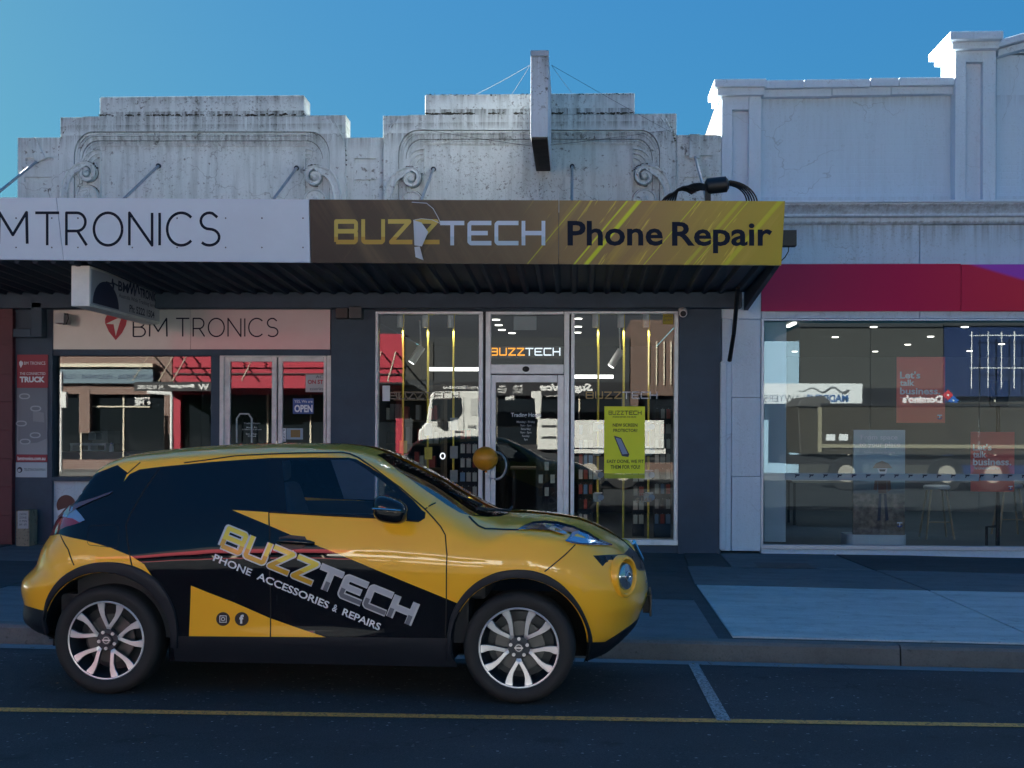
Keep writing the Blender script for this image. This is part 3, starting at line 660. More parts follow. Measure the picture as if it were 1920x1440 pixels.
s1,T,Bt=fascia('fascia_sign',0,580,0,582,'pale blue white awning fascia lettered M TRONICS in thin dark letters',WSIGN)
for p in ((-330,-170,-330,-170),(-169,-24,-169,-24),(-23,105,-23,119),(106,579,120,581.5)): fas_panel(s1,T,Bt,p[0],p[1],p[2],p[3],WSIGN)
def fas_fn(x0,y0,x1,y1,lift=.004):
    # point at picture pos on leaning fascia plane
    def fn(u,v):
        px=x0+(x1-x0)*u; py=y1+(y0-y1)*v
        a=Bt(px);t=T(px); zt_,zb_=t.z,a.z
        d=13.67
        for _ in range(4):
            z=at(px,py,d).z; k=(z-zb_)/(zt_-zb_); d=a.y+(t.y-a.y)*k
        p=at(px,py,d-lift); return (p.x,p.y,p.z)
    return fn
word_mesh('lettering','TRONICS',THIN,.085,.235,1.0,fas_fn(66,399,411,460),INK,s1)
word_mesh('lettering','BM',THIN,.085,.235,1.0,fas_fn(-55,398,51,457),INK,s1)
SCR=mat('screw_head',(.12,.12,.16),.5)
sc=MB()
for px in (30,97,146,248,332,423,491,568): 
    for py in (408,463): sc.ball(fas_fn(px,py,px+1,py+1)(0,0),.009,6)
sc=sc.build('screws',SCR,s1); sc['kind']='stuff'
# gold sign with light streaks
def gold():
    m=mat('gold_streak_print',(.1,.07,.03),.38,spec=.5); n,l,b=graph(m); g=N(n,'ShaderNodeNewGeometry'); s=N(n,'ShaderNodeSeparateXYZ'); l.new(g.outputs['Position'],s.inputs[0])
    def math_(op,a,b_,c=None):
        q=N(n,'ShaderNodeMath',operation=op); 
        for i,v in enumerate((a,b_,c)):
            if v is None: continue
            if isinstance(v,(int,float)): q.inputs[i].default_value=v
            else: l.new(v,q.inputs[i])
        return q.outputs[0]
    X_=s.outputs[0]; Z_=s.outputs[2]
    r=N(n,'ShaderNodeValToRGB'); els=r.color_ramp.elements
    els[0].position=0; els[0].color=(.026,.020,.018,1); els[1].position=1; els[1].color=(.48,.36,.02,1)
    for p,c in ((.25,(.050,.038,.028,1)),(.45,(.12,.078,.042,1)),(.55,(.24,.15,.055,1)),(.72,(.36,.21,.06,1)),(.88,(.46,.32,.03,1))):
        e=els.new(p); e.color=c
    t=math_('DIVIDE',math_('ADD',X_,2.85),5.0); l.new(t,r.inputs[0]); c=r.outputs[0]
    def mixadd(c,fac,col):
        x=N(n,'ShaderNodeMix',data_type='RGBA'); l.new(fac,x.inputs[0]); l.new(c,x.inputs[6]); x.inputs[7].default_value=(*col,1); return x.outputs[2]
    # noise stretched along two streak directions
    def streak(slope,scale,lo,hi,amp,seed):
        q=math_('ADD',math_('MULTIPLY',Z_,slope),X_); cb=N(n,'ShaderNodeCombineXYZ'); l.new(q,cb.inputs[0]); l.new(math_('MULTIPLY',Z_,.12),cb.inputs[2]); cb.inputs[1].default_value=seed
        nz=N(n,'ShaderNodeTexNoise'); nz.inputs['Scale'].default_value=scale; nz.inputs['Detail'].default_value=4; nz.inputs['Roughness'].default_value=.7; l.new(cb.outputs[0],nz.inputs[0])
        mr=N(n,'ShaderNodeMapRange'); mr.inputs[1].default_value=lo; mr.inputs[2].default_value=hi; mr.inputs[4].default_value=amp; l.new(nz.outputs[0],mr.inputs[0]); return mr.outputs[0]
    left=N(n,'ShaderNodeMapRange'); left.inputs[1].default_value=-.6; left.inputs[2].default_value=.3; left.inputs[3].default_value=1; left.inputs[4].default_value=0; l.new(X_,left.inputs[0])
    right=N(n,'ShaderNodeMapRange'); right.inputs[1].default_value=-.6; right.inputs[2].default_value=.4; l.new(X_,right.inputs[0])
    c=mixadd(c,math_('MULTIPLY',streak(.62,3.2,.45,.8,.55,1),left.outputs[0]),(.20,.15,.08))
    c=mixadd(c,math_('MULTIPLY',streak(-.78,5,.58,.62,.35,3),left.outputs[0]),(.13,.10,.05))
    c=mixadd(c,math_('MULTIPLY',streak(-.78,4,.52,.7,.75,5),right.outputs[0]),(.58,.40,.05))
    c=mixadd(c,math_('MULTIPLY',streak(-.70,9,.60,.64,.8,9),right.outputs[0]),(.75,.58,.06))
    for x0,wd,a in ((.37,.035,.9),(.245,.014,.8),(1.42,.03,.35),(1.5,.008,.6),(.98,.008,.7),(-.25,.008,.5),(1.83,.04,.45)):
        zc=3.72; q=math_('ABSOLUTE',math_('ADD',math_('SUBTRACT',X_,x0),math_('MULTIPLY',math_('SUBTRACT',Z_,zc),-.86)),0)
        mr=N(n,'ShaderNodeMapRange'); mr.inputs[1].default_value=wd; mr.inputs[2].default_value=wd*.5; mr.inputs[3].default_value=0; mr.inputs[4].default_value=a; l.new(q,mr.inputs[0]); c=mixadd(c,mr.outputs[0],(.72,.78,.01))
    l.new(c,b.inputs['Base Color']); return m
GOLD=gold()
s2,T,Bt=fascia('fascia_sign',580,1472,582,1465,'gold streaked awning fascia lettered BUZZTECH Phone Repair with a torn flap',GOLD)
fas_panel(s2,T,Bt,580.5,1047.5,583,1046.5,GOLD,.06); fas_panel(s2,T,Bt,1048.5,1472,1047.5,1465,GOLD,.06)
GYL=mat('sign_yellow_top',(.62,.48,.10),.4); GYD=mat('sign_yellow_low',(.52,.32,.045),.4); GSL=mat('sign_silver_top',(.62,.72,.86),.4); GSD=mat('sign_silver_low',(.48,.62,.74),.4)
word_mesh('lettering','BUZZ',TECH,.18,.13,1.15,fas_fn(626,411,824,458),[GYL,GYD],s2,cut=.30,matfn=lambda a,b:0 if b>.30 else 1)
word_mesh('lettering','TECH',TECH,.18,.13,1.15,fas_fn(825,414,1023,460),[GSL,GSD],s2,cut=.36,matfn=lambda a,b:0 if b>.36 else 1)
text('lettering','Phone',fas_fn(1064,414,1243,461),INK,s2,off=.022); text('lettering','Repair',fas_fn(1260,416,1448,475),INK,s2,off=.022)
FLAP=mat('torn_vinyl_back',(.62,.68,.76),.5)
fl=MB(); P=lambda x,y,l: fas_fn(x,y,x+1,y+1,l)(0,0)
fl.add([P(775,412,.006),P(790,416,.05),P(803,434,.09),P(791,461,.06),P(777,459,.02),P(779,440,.04)],[(0,1,5),(1,2,5),(2,3,5),(3,4,5),(4,0,5)])
fl.add([P(777,462,.02),P(787,461,.05),P(794,487,.03),P(779,481,.01)],[(0,1,2,3)])
fl.build('torn_flap',FLAP,s2)
fl=MB()
for a,b in zip(*(lambda q:(q,q[1:]))([(772,378),(800,380),(812,390),(822,408),(826,418)])): fl.tube([P(*a,.006),P(*b,.008)],.004,5)
for a,b in zip(*(lambda q:(q,q[1:]))([(775,412),(790,409),(810,411),(826,418)])): fl.tube([P(*a,.008),P(*b,.008)],.0035,5)
fl.build('tear_edge',FLAP,s2)
# tie rods from wall to awning
def rod(px,py,r=.018):
    a=at(px,py,16.42); return MB().tube([a,Vector((a.x,14.0,3.78))],r,8)
rods=[(297,311,'steel tie rod from the left parapet panel to the awning, second from left'),(556,315,'steel tie rod on the left parapet panel beside its right scroll'),(813,317,'steel tie rod on the right parapet panel beside its left scroll'),(1073,312,'steel tie rod in the middle of the right parapet panel'),(1303,293,'steel tie rod on the far right pilaster of the old parapet'),(70,302,'long steel tie rod on the far left pilaster of the old parapet')]
for px,py,lb in rods:
    t_=thing('tie_rod',lb,'tie rod',at(px,py,16.42),group='tie rods holding up the awning')
    rod(px,py).build('bar',STEEL,t_,smooth=True); p=at(px,py,16.43); MB().lathe([(.03,.02),(.03,-.015),(.012,-.03)],12,(p.x,16.43,p.z),'y').build('fixing',DARK,t_)
# under-awning light box sign
LB=mat('lightbox_white',(.80,.79,.74),.5,var=.12,vscale=3); LBF=mat('lightbox_face',(.45,.47,.52),.35)
lb=thing('hanging_sign','worn white light box sign under the awning lettered BM TRONICS with a phone number','sign',at(225,590,15))
Xs=at(168,530,14.0).x; y0_=14.0; y1_=y0_*1.172; tk=.205; zt_=at(168,498,y0_).z; zb_=at(168,574,y0_).z
MB().box(Xs-tk,Xs,y0_,y1_,zb_,zt_).build('box_case',LB,lb,.006)
MB().box(Xs-.001,Xs+.006,y0_+.03,y1_-.03,zb_+.03,zt_-.03).build('box_face',LBF,lb)
for i,dy in enumerate((.3,2.0)): MB().tube([(Xs-tk/2,y0_+dy,zt_),(Xs-tk/2,y0_+dy,awz(y0_+dy)+.05)],.012,6).build('hanger',DARK,lb)
def side_fn(u0,u1,v0,v1):   # text on the right-hand face, u runs from the street towards the wall
    def fn(u,v): return (Xs+.009,y0_+(y1_-y0_)*(u0+(u1-u0)*u),zb_+(zt_-zb_)*(v0+(v1-v0)*v))
    return fn
LBI=mat('sign_ink_blue',(.02,.03,.07),.6)
text('lettering','BM',side_fn(.36,.50,.60,.86),LBI,lb,off=.03); text('lettering','TRONICS',side_fn(.67,.97,.60,.86),LBI,lb,off=.03); text('lettering','Australia Wide Tracking Services',side_fn(.37,.97,.40,.54),LBI,lb); text('lettering','Ph: 5222 1504',side_fn(.52,.90,.12,.32),LBI,lb,off=.02)
mb=MB(); sq=[(.49,.62),(.53,.9),(.54,.62),(.58,.93),(.59,.6),(.63,.95),(.66,.68)]
mb.tube([side_fn(0,1,0,1)(*p) for p in sq],.012,5); mb.tube([side_fn(0,1,0,1)(*p) for p in [(.2,.72),(.27,.72),(.28,.85),(.29,.6),(.30,.75),(.35,.72)]],.01,5)
mb.build('squiggle',LBI,lb)
mb=MB(); pr=[(0,0)]+[(.34*math.cos(R(180-i*12))*1,.62*math.sin(R(180-i*12))) for i in range(16)]
f_=side_fn(0,1,0,1); pts2=[f_(.20+p[0]*.5,.10+p[1]) for p in pr[1:]]
mb.add(pts2,[tuple(range(len(pts2)))]); mb.build('globe_print',LBI,lb)
# projecting blade sign with guy wires
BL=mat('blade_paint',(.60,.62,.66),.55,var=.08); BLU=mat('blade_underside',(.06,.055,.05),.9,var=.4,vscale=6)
STUCB=stucco('blade_render',(.66,.72,.80),.8,.8,.3,((5.93,.5,.8),))
xa=at(995,180,14.6).x; xb=at(1028,180,14.6).x; zt_=at(1010,97,14.6).z; zb_=at(1010,259,14.6).z
bl=thing('blade_sign','tall narrow projecting blade sign box standing out from the parapet','sign',((xa+xb)/2,15.5,zb_))
mb=MB(); mb.box(xa,xb,14.6,16.42,zb_+.012,zt_); mb.build('sign_case',STUCB,bl,.006)
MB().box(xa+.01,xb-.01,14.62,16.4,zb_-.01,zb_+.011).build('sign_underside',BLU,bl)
MB().box(xa-.004,xb+.004,14.585,14.6,zt_-.05,zt_+.012).build('end_cap',STEEL,bl)
WIRE=mat('guy_wire',(.015,.018,.025),.8,spec=.1)
wires=[((994,122,14.7),(893,177,16.7),'thin guy wire running left from the blade sign to the parapet top'),((994,122,14.7),(960,176,17.5),'short guy wire running back left from the blade sign'),((1034,122,14.7),(1072,174,17.5),'short guy wire running back right from the blade sign'),((1034,122,14.7),(1270,254,16.4),'long guy wire running right from the blade sign across the parapet'),
 ((998,274,14.9),(778,240,16.38),'thin wire from the foot of the blade sign to the left of the right bay'),((1032,272,14.9),(1268,242,16.38),'thin wire from the foot of the blade sign to the right corner'),((778,238,16.38),(885,176,16.5),'thin wire crossing the upper left of the right bay')]
for a,b,l_ in wires:
    p,q=at(*a),at(*b); n=8; pth=[p.lerp(q,i/n)-Vector((0,0,.008*math.sin(PI*i/n))) for i in range(n+1)]
    tag(MB().tube(pth,.0022,5).build('guy_wire',WIRE),l_,'wire',group='guy wires of the blade sign')
# cable bundle and splice box on the awning
CB=mat('cable_black',(.008,.009,.012),.5)
sb=thing('cable_splice','black cable splice box with looping cables above the gold sign','cable box',at(1330,376,14.1))
mb=MB(); c0=at(1322,350,14.1); c1=at(1366,345,14.1); mb.tube([c0,c0.lerp(c1,.1),c0.lerp(c1,.9),c1],[.05,.085,.085,.05],12); mb.box(c0.x+.0,c0.x+.06,14.08,14.14,3.9,c0.z); 
mb.build('splice_case',CB,sb,smooth=True)
for i in range(6):
    o_=i*3.2; pth=[at(1240+i*5,379,14.1),at(1262+o_*.6,362-o_*.3,14.06+.02*i),at(1290+o_*.4,349+o_*.9,14.05+.02*i),at(1322,346+i*2,14.1)]
    pp=[]; 
    for k in range(3):
        for t in (0,.33,.66): 
            p0,p1=pth[k],pth[k+1]; pp.append(p0.lerp(p1,t)+Vector((0,0,.02*math.sin(PI*t))))
    pp.append(pth[-1]); MB().tube(pp,.011,6).build('cable',CB,sb,smooth=True)
for i in range(5):
    pp=[]
    for k in range(11):
        a=R(92-k*9); pp.append(at(1362+(58-i*5)*math.cos(a)*1.0,383-i*1.0-(44-i*3.0)*math.sin(a),14.1+.03*i))
    pp=[at(1362,341+i*3,14.1)]+pp[1:]
    MB().tube(pp,.009,6).build('cable',CB,sb,smooth=True)
o=thing('junction_box','small black electrical box behind the right end of the gold sign','electrical box',at(1482,462,14.1))
pbox('case',1466,431,1494,461,14.0,.12,BLACK,o,.006); pts=[at(1479,462,14.05),at(1478,472,14.05),at(1472,482,14.05),at(1464,490,14.05)]; MB().tube(pts,.006,6).build('cable',CB,o,smooth=True)
st=MB().tube([at(1384,540,15.2),at(1381,570,15.4),at(1376,625,15.9),at(1368,676,16.2)],[.028,.028,.026,.028],8).build('hanging_flashing',BLACK); tag(st,'black strut hanging from the awning end down the white pilaster','strut')
# ------------------------------------------------------------------ white painted building on the right
wb=thing('white_building','white painted shop building with stepped parapet, recessed piers and wide glass front','building',(3.9,16.5,.12))
def painted_brick():
    m=stucco('painted_brickwork',(.62,.73,.82),.22,.05,.35,((5.86,.18,.25),(4.60,.12,.2))); n,l,b=graph(m); g=N(n,'ShaderNodeNewGeometry'); mp=N(n,'ShaderNodeMapping'); mp.inputs['Rotation'].default_value=(R(90),0,0); l.new(g.outputs['Position'],mp.inputs[0])
    br=N(n,'ShaderNodeTexBrick'); br.inputs['Scale'].default_value=1; br.inputs['Brick Width'].default_value=.24; br.inputs['Row Height'].default_value=.086; br.inputs['Mortar Size'].default_value=.006; br.inputs['Mortar Smooth'].default_value=.6
    br.inputs['Color1'].default_value=(1,1,1,1); br.inputs['Color2'].default_value=(.94,.94,.94,1); br.inputs['Mortar'].default_value=(.0,.0,.0,1)
    l.new(mp.outputs[0],br.inputs[0]); bp=N(n,'ShaderNodeBump'); bp.inputs['Strength'].default_value=.22; bp.inputs['Distance'].default_value=.01; l.new(br.outputs[0],bp.inputs['Height']); l.new(bp.outputs[0],b.inputs['Normal']); return m
PB=painted_brick()
def wpx(name,x0,y0,x1,y1,d,back,m=STUCW,bev=.006): return pbox(name,x0,y0,x1,y1,d,back-d,m,wb,bev)
XR=2600
# upper wall and copings
wpx('upper_wall',1425,178,1792,384,16.56,17.0,PB); wpx('upper_wall',1868,100,XR,384,16.56,17.0,PB)
for x0,x1 in ((1340,1421),): 
    wpx('coping',x0,148,x1+16,162,16.30,17.1); wpx('coping',x0+5,162,x1+12,178,16.36,17.06)
xs_=[1430,1508,1632,1686,1790]
for a,b in zip(xs_,xs_[1:]):
    dy=-(a-1430)*.02
    wpx('coping',a+.6,150+dy,b-.6,165+dy,16.38,17.08,bev=.008)
xs_=[1430,1560,1671,1790]
for a,b in zip(xs_,xs_[1:]):
    dy=-(a-1430)*.02
    wpx('coping',a+.5,165.5+dy,b-.5,181+dy,16.45,17.03,bev=.008)
# recessed piers
def pier(x0,x1,ry0,ry1,rx0,rx1,y0,y1,d=16.44,back=17.0):
    mb=MB()
    fbox(mb,x0,y0,rx0,y1,d,back-d); fbox(mb,rx1,y0,x1,y1,d,back-d); fbox(mb,rx0,y0,rx1,ry0,d,back-d); 
    if ry1<y1: fbox(mb,rx0,ry1,rx1,y1,d,back-d)
    fbox(mb,rx0,ry0,rx1,ry1,d+.10,back-d-.12); return mb.build('pier',STUCW,wb,.004)
pier(1353,1427,205,378,1373,1404,178,384); pier(1791,1867,116,379,1811,1843,92,384,16.36,17.0)
# cap of the tall pier
wpx('pier_cap',1782,58,1882,73,16.15,17.15,bev=.012); wpx('pier_cap',1786,73.5,1874,91,16.26,17.08,bev=.01)
# raking coping to the right of the tall pier
for dy,d,th in ((0,16.30,17.1),(17,16.40,17.04)):
    a=at(1872,75+dy,d);b=at(2200,-18+dy,d); h=.085
    mb=MB().hexa([(a.x,d,a.z-h),(b.x,d,b.z-h),(b.x,th,b.z-h),(a.x,th,a.z-h),(a.x,d,a.z),(b.x,d,b.z),(b.x,th,b.z),(a.x,th,a.z)]); mb.build('raking_coping',STUCW,wb,.01)
a=at(1868,100,16.56);b=at(2200,6,16.56); MB().prism([(a.x,a.z),(b.x,a.z),(b.x,b.z)],16.56,17.0).build('gable_wall',PB,wb)
# rough side wall of the white building seen above the old parapet
RB=stucco('rough_brick_side',(.13,.085,.05),1.2,.8,1)
mb=MB(); a=at(1350,175,17.0); b=at(1326,235,19.5); zlo=Z(300); x=a.x
xs_s=at(1352,300,17.0).x
mb.add([(xs_s,17.02,3.6),(xs_s,17.02,a.z+.05),(xs_s,24,a.z-.35),(xs_s,24,3.6),(xs_s+.3,17.02,3.6),(xs_s+.3,17.02,a.z+.05),(xs_s+.3,24,a.z-.35),(xs_s+.3,24,3.6)],[(3,2,1,0),(4,5,6,7),(1,2,6,5),(0,1,5,4),(3,7,6,2)]); mb.build('side_wall',RB,wb)
# main cornice
z0=at(1600,420,16.4).z; z1=at(1600,380,16.4).z; H=z1-z0
pf=[(16.6,z1),(16.22,z1),(16.22,z1-.10*H),(16.25,z1-.13*H),(16.25,z1-.18*H),(16.30,z1-.30*H),(16.36,z1-.50*H),(16.37,z1-.56*H),(16.32,z1-.60*H),(16.32,z1-.68*H),(16.39,z1-.72*H),(16.39,z1-.92*H),(16.42,z1-H),(16.6,z1-H)]
xl=at(1427,400,16.4).x; xj=at(1650,400,16.4).x; xr=at(XR,400,16.4).x
MB().prof_x(pf,xl,xj-.003).build('cornice',STUCW,wb); MB().prof_x(pf,xj+.003,xr).build('cornice',STUCW,wb)
# frieze panels, coloured band, head strip
wpx('frieze_panel',1353,384,1427,598,16.44,16.9); wpx('frieze_panel',1427.8,420,1724,495,16.46,16.9,STUCS); wpx('frieze_panel',1725,420,XR,495,16.46,16.9,STUCS)
wpx('head_strip',1428,583,1724,597,16.45,16.9,STUCS); wpx('head_strip',1725,583,XR,597,16.45,16.9,STUCS)
def magenta():
    m=mat('gradient_print',(.3,.02,.06),.5,spec=.2); n,l,b=graph(m); g=N(n,'ShaderNodeNewGeometry'); s=N(n,'ShaderNodeSeparateXYZ'); l.new(g.outputs['Position'],s.inputs[0])
    t=N(n,'ShaderNodeMapRange'); t.inputs[1].default_value=2.3; t.inputs[2].default_value=5.7; l.new(s.outputs[0],t.inputs[0])
    r=N(n,'ShaderNodeValToRGB'); e=r.color_ramp.elements; e[0].position=0; e[0].color=(.42,.02,.085,1); e[1].position=1; e[1].color=(.74,.03,.06,1); q=e.new(.5); q.color=(.55,.008,.075,1); l.new(t.outputs[0],r.inputs[0])
    # violet wave in the upper right: boundary z = f(x)
    ma=N(n,'ShaderNodeMath',operation='MULTIPLY_ADD'); ma.inputs[1].default_value=.30; ma.inputs[2].default_value=-1.42+.0; l.new(s.outputs[0],ma.inputs[0])
    mb_=N(n,'ShaderNodeMath',operation='ADD'); l.new(ma.outputs[0],mb_.inputs[0]); l.new(s.outputs[2],mb_.inputs[1])
    w1=N(n,'ShaderNodeMapRange'); w1.interpolation_type='SMOOTHSTEP'; w1.inputs[1].default_value=3.74; w1.inputs[2].default_value=3.80; l.new(mb_.outputs[0],w1.inputs[0])
    mx=N(n,'ShaderNodeMix',data_type='RGBA'); l.new(w1.outputs[0],mx.inputs[0]); l.new(r.outputs[0],mx.inputs[6]); mx.inputs[7].default_value=(.42,.07,.50,1); l.new(mx.outputs[2],b.inputs['Base Color']); return m
MG_=magenta()
bs=thing('band_sign','plain magenta and violet band sign above the wide glass front','sign',at(1700,583,16.4))
pbox('sign_panel',1428,495,1801.5,583,16.39,.06,MG_,bs,.003); pbox('sign_panel',1802.5,495,XR,583,16.39,.06,MG_,bs,.003)
# left pilaster of big panels with open joints, thin post
ys=[598,745,893,1033]
for a,b in zip(ys,ys[1:]): wpx('pilaster_panel',1372,a+.7,1426,b,16.42,16.9,bev=.004)
wpx('pilaster_post',1353,598,1371,1033,16.40,16.9,bev=.006)
MB().box(at(1353,0,16.36).x,at(1366,0,16.36).x,16.34,16.40,at(1360,1032,16.3).z,at(1360,677,16.3).z).build('downpipe',STUCW,wb,.02)
# glazing
GLF=mat('slim_frame',(.45,.50,.58),.4,metal=.4)
gw=wpx('shop_window',1427,597.5,XR,601,16.44,16.54,GLF,.002)
pbox('sill_frame',1427,1026,XR,1034,16.42,.12,GLF,wb,.003); pbox('window_jamb',1427,600,1432,1027,16.44,.1,GLF,wb,.002); wpx('plinth',1427,1034,XR,1052,16.44,16.7)
for a,b in ((1432,1631),(1632,1836),(1837,2060),(2061,2300)): pbox('pane',a,601,b,1026,16.49,.012,GLASST,wb)
# frosted band with small marks
FB=glass_mat('frosted_band',(.72,.80,.84),1.6,rough=.4)
fb=thing('window_film','pale frosted film strip with a row of small dark marks across the glass','window film',at(1700,903,16.485))
def fr():
    m=mat('film',(.45,.55,.60),.5); m2=m; n,l,b=graph(m); o=[x for x in n if x.type=='OUTPUT_MATERIAL'][0]; t=N(n,'ShaderNodeBsdfTransparent'); x=N(n,'ShaderNodeMixShader'); x.inputs[0].default_value=.42; l.new(t.outputs[0],x.inputs[1]); l.new(b.outputs[0],x.inputs[2]); l.new(x.outputs[0],o.inputs[0]); return m
pbox('film',1472,888,1836,901,16.478,.002,fr(),fb); pbox('film',1838,889,2100,902,16.478,.002,MATS['film'],fb)
for i in range(17):
    x=1495+i*26.6; 
    if x>1930: break
    mb=MB(); p=at(x,894.5+i*.05,16.47); mb.v=[]; 
    arcp=[(p.x+.028*math.cos(R(a)),p.z+.028*math.sin(R(a))) for a in range(200,20,-20)]+[(p.x+.012*math.cos(R(a)),p.z+.016*math.sin(R(a))) for a in range(40,200,20)]
    v,f=union2d([arcp,[(p.x-.03,p.z+.022),(p.x+.03,p.z+.022),(p.x+.03,p.z+.034),(p.x-.03,p.z+.034)]]); mb.v=[(a,16.474,b) for a,b in v]; mb.f=[tuple(t) for t in f]; mb.m=[0]*len(f); mb.build('film_mark',INK,fb)
# ---- interior of the white building
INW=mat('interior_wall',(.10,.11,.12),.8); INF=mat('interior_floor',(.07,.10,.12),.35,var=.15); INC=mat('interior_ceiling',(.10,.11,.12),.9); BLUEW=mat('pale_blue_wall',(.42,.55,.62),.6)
xl=at(1432,800,16.6).x; 
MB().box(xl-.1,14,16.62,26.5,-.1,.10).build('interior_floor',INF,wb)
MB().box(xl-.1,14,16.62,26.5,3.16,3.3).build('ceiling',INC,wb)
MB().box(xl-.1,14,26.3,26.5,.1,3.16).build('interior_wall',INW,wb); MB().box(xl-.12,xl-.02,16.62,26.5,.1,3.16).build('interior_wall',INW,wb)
wpx('interior_column',1433,604,1474,1016,16.75,17.1,BLUEW)
DLE=mat('downlight_glow',(.8,.8,.75),.5,emit=(1,.93,.78),es=.5)
def glow(x,y,z,watt,col=(1,.93,.82),size=.08):
    l_=bpy.data.lights.new('lamp_light','SPOT'); l_.energy=watt; l_.color=col; l_.spot_size=R(120); l_.spot_blend=.8; l_.shadow_soft_size=size
    o_=bpy.data.objects.new('lamp_light',l_); COL.objects.link(o_); o_.location=(x,y,z); return o_
dls=[(1638,613),(1566,632),(1490,659),(1745,631),(1702,646),(1641,659),(1809,613),(1878,645),(1818,658)]
for i,(px,py) in enumerate(dls):
    r=ray(px,py); t=(3.155-EYE)/r.z; p=Vector((0,0,EYE))+r*t
    o=MB().lathe([(.05,.0),(.05,-.01),(.04,-.01)],20,(p.x,p.y,3.158)).build('downlight',DLE); glow(p.x,p.y,3.12,1.8,(.85,.95,1))
    tag(o,'round glowing ceiling downlight, '+('above the sky poster display, nearest the glass','above the lawyers sign reflection, middle row','far left of the wide glass, back row','over the upper red poster, right one of its pair','over the upper red poster, left one of its pair','back row behind the joint of the first two panes','right of the upper red poster, nearest the glass','near the right edge, middle row','near the black screen stand, back row')[i],'downlight',group='downlights in the ceiling of the white shop')
o=MB().box(2.95,3.0,18.0,18.6,3.13,3.155).build('ceiling_tube',DLE); tag(o,'short slanting tube light at the upper left behind the wide glass','tube light')
def poster(name,x0,y0,x1,y1,d,label,bgm,parent_only=False):
    t=thing(name,label,'poster',at((x0+x1)/2,y1,d)); pbox('sheet',x0,y0,x1,y1,d,.004,bgm,t); return t
def grad(name,c0,c1,z0,z1,rough=.5,alpha=1):
    m=mat(name,c0,rough); n,l,b=graph(m); g=N(n,'ShaderNodeNewGeometry'); s=N(n,'ShaderNodeSeparateXYZ'); l.new(g.outputs['Position'],s.inputs[0])
    t=N(n,'ShaderNodeMapRange'); t.inputs[1].default_value=z0; t.inputs[2].default_value=z1; l.new(s.outputs[2],t.inputs[0])
    mx=N(n,'ShaderNodeMix',data_type='RGBA'); l.new(t.outputs[0],mx.inputs[0]); mx.inputs[6].default_value=(*c0,1); mx.inputs[7].default_value=(*c1,1); l.new(mx.outputs[2],b.inputs['Base Color']); return m
PW=mat('print_white',(.80,.84,.9),.5); PDK=mat('print_dark',(.03,.04,.07),.5); PBL=mat('print_blue',(.02,.06,.3),.5)
PWW=mat('poster_lettering_white',(.95,.88,.84),.5)
def let(t,x0,y0,x1,y1,d,ls):
    h=(y1-y0)
    for s,a,b,c,e in ls: text('lettering',s,rect_fn(x0+(x1-x0)*a,y0+h*b,x0+(x1-x0)*c,y0+h*e,d-.003),PWW,t,off=.03)
za=at(1727,793,16.55).z; zb2=at(1727,669,16.55).z
p1=poster('window_poster',1681,669,1772,793,16.56,'upper red poster reading Lets talk business hung in the wide window',grad('red_poster',(.90,.22,.14),(.86,.12,.10),za,zb2))
let(p1,1681,669,1772,793,16.56,[("Let's",.07,.22,.49,.33),('talk',.07,.345,.37,.44),('business.',.07,.465,.90,.57),('The business experts are here',.07,.61,.62,.63)])
def tee(t,x,y,s,d): 
    flat('logo',[[(x-s,y-s),(x+s,y-s),(x+s,y-s*.5),(x+s*.25,y-s*.5),(x+s*.1,y+s),(x-s*.35,y+s),(x-s*.2,y-s*.5),(x-s,y-s*.5)]],d-.003,PW,t)
    pp=[(x+s*1.0*math.cos(R(a)),y+s*.25+s*.75*math.sin(R(a))) for a in range(-20,200,20)]+[(x+s*.6*math.cos(R(a)),y+s*.2+s*.35*math.sin(R(a))) for a in range(180,-20,-20)]
    flat('logo',[pp],d-.0045,PBL,t)
tee(p1,1762,782,4.5,16.56)
p2=poster('window_poster',1820,810,1902,922,16.58,'lower red poster reading Lets talk business near the right edge',grad('red_poster_low',(.75,.20,.14),(.66,.12,.11),at(1860,922,16.58).z,at(1860,810,16.58).z))
let(p2,1820,810,1902,922,16.58,[("Let's",.05,.20,.48,.31),('talk',.05,.32,.36,.43),('business.',.05,.44,.93,.56),('The business experts are here',.07,.58,.66,.64)]); tee(p2,1895,915,4,16.58)
p3=thing('display_stand','rounded floor display with a sky poster reading From space to your place','display stand',at(1650,1024,16.8))
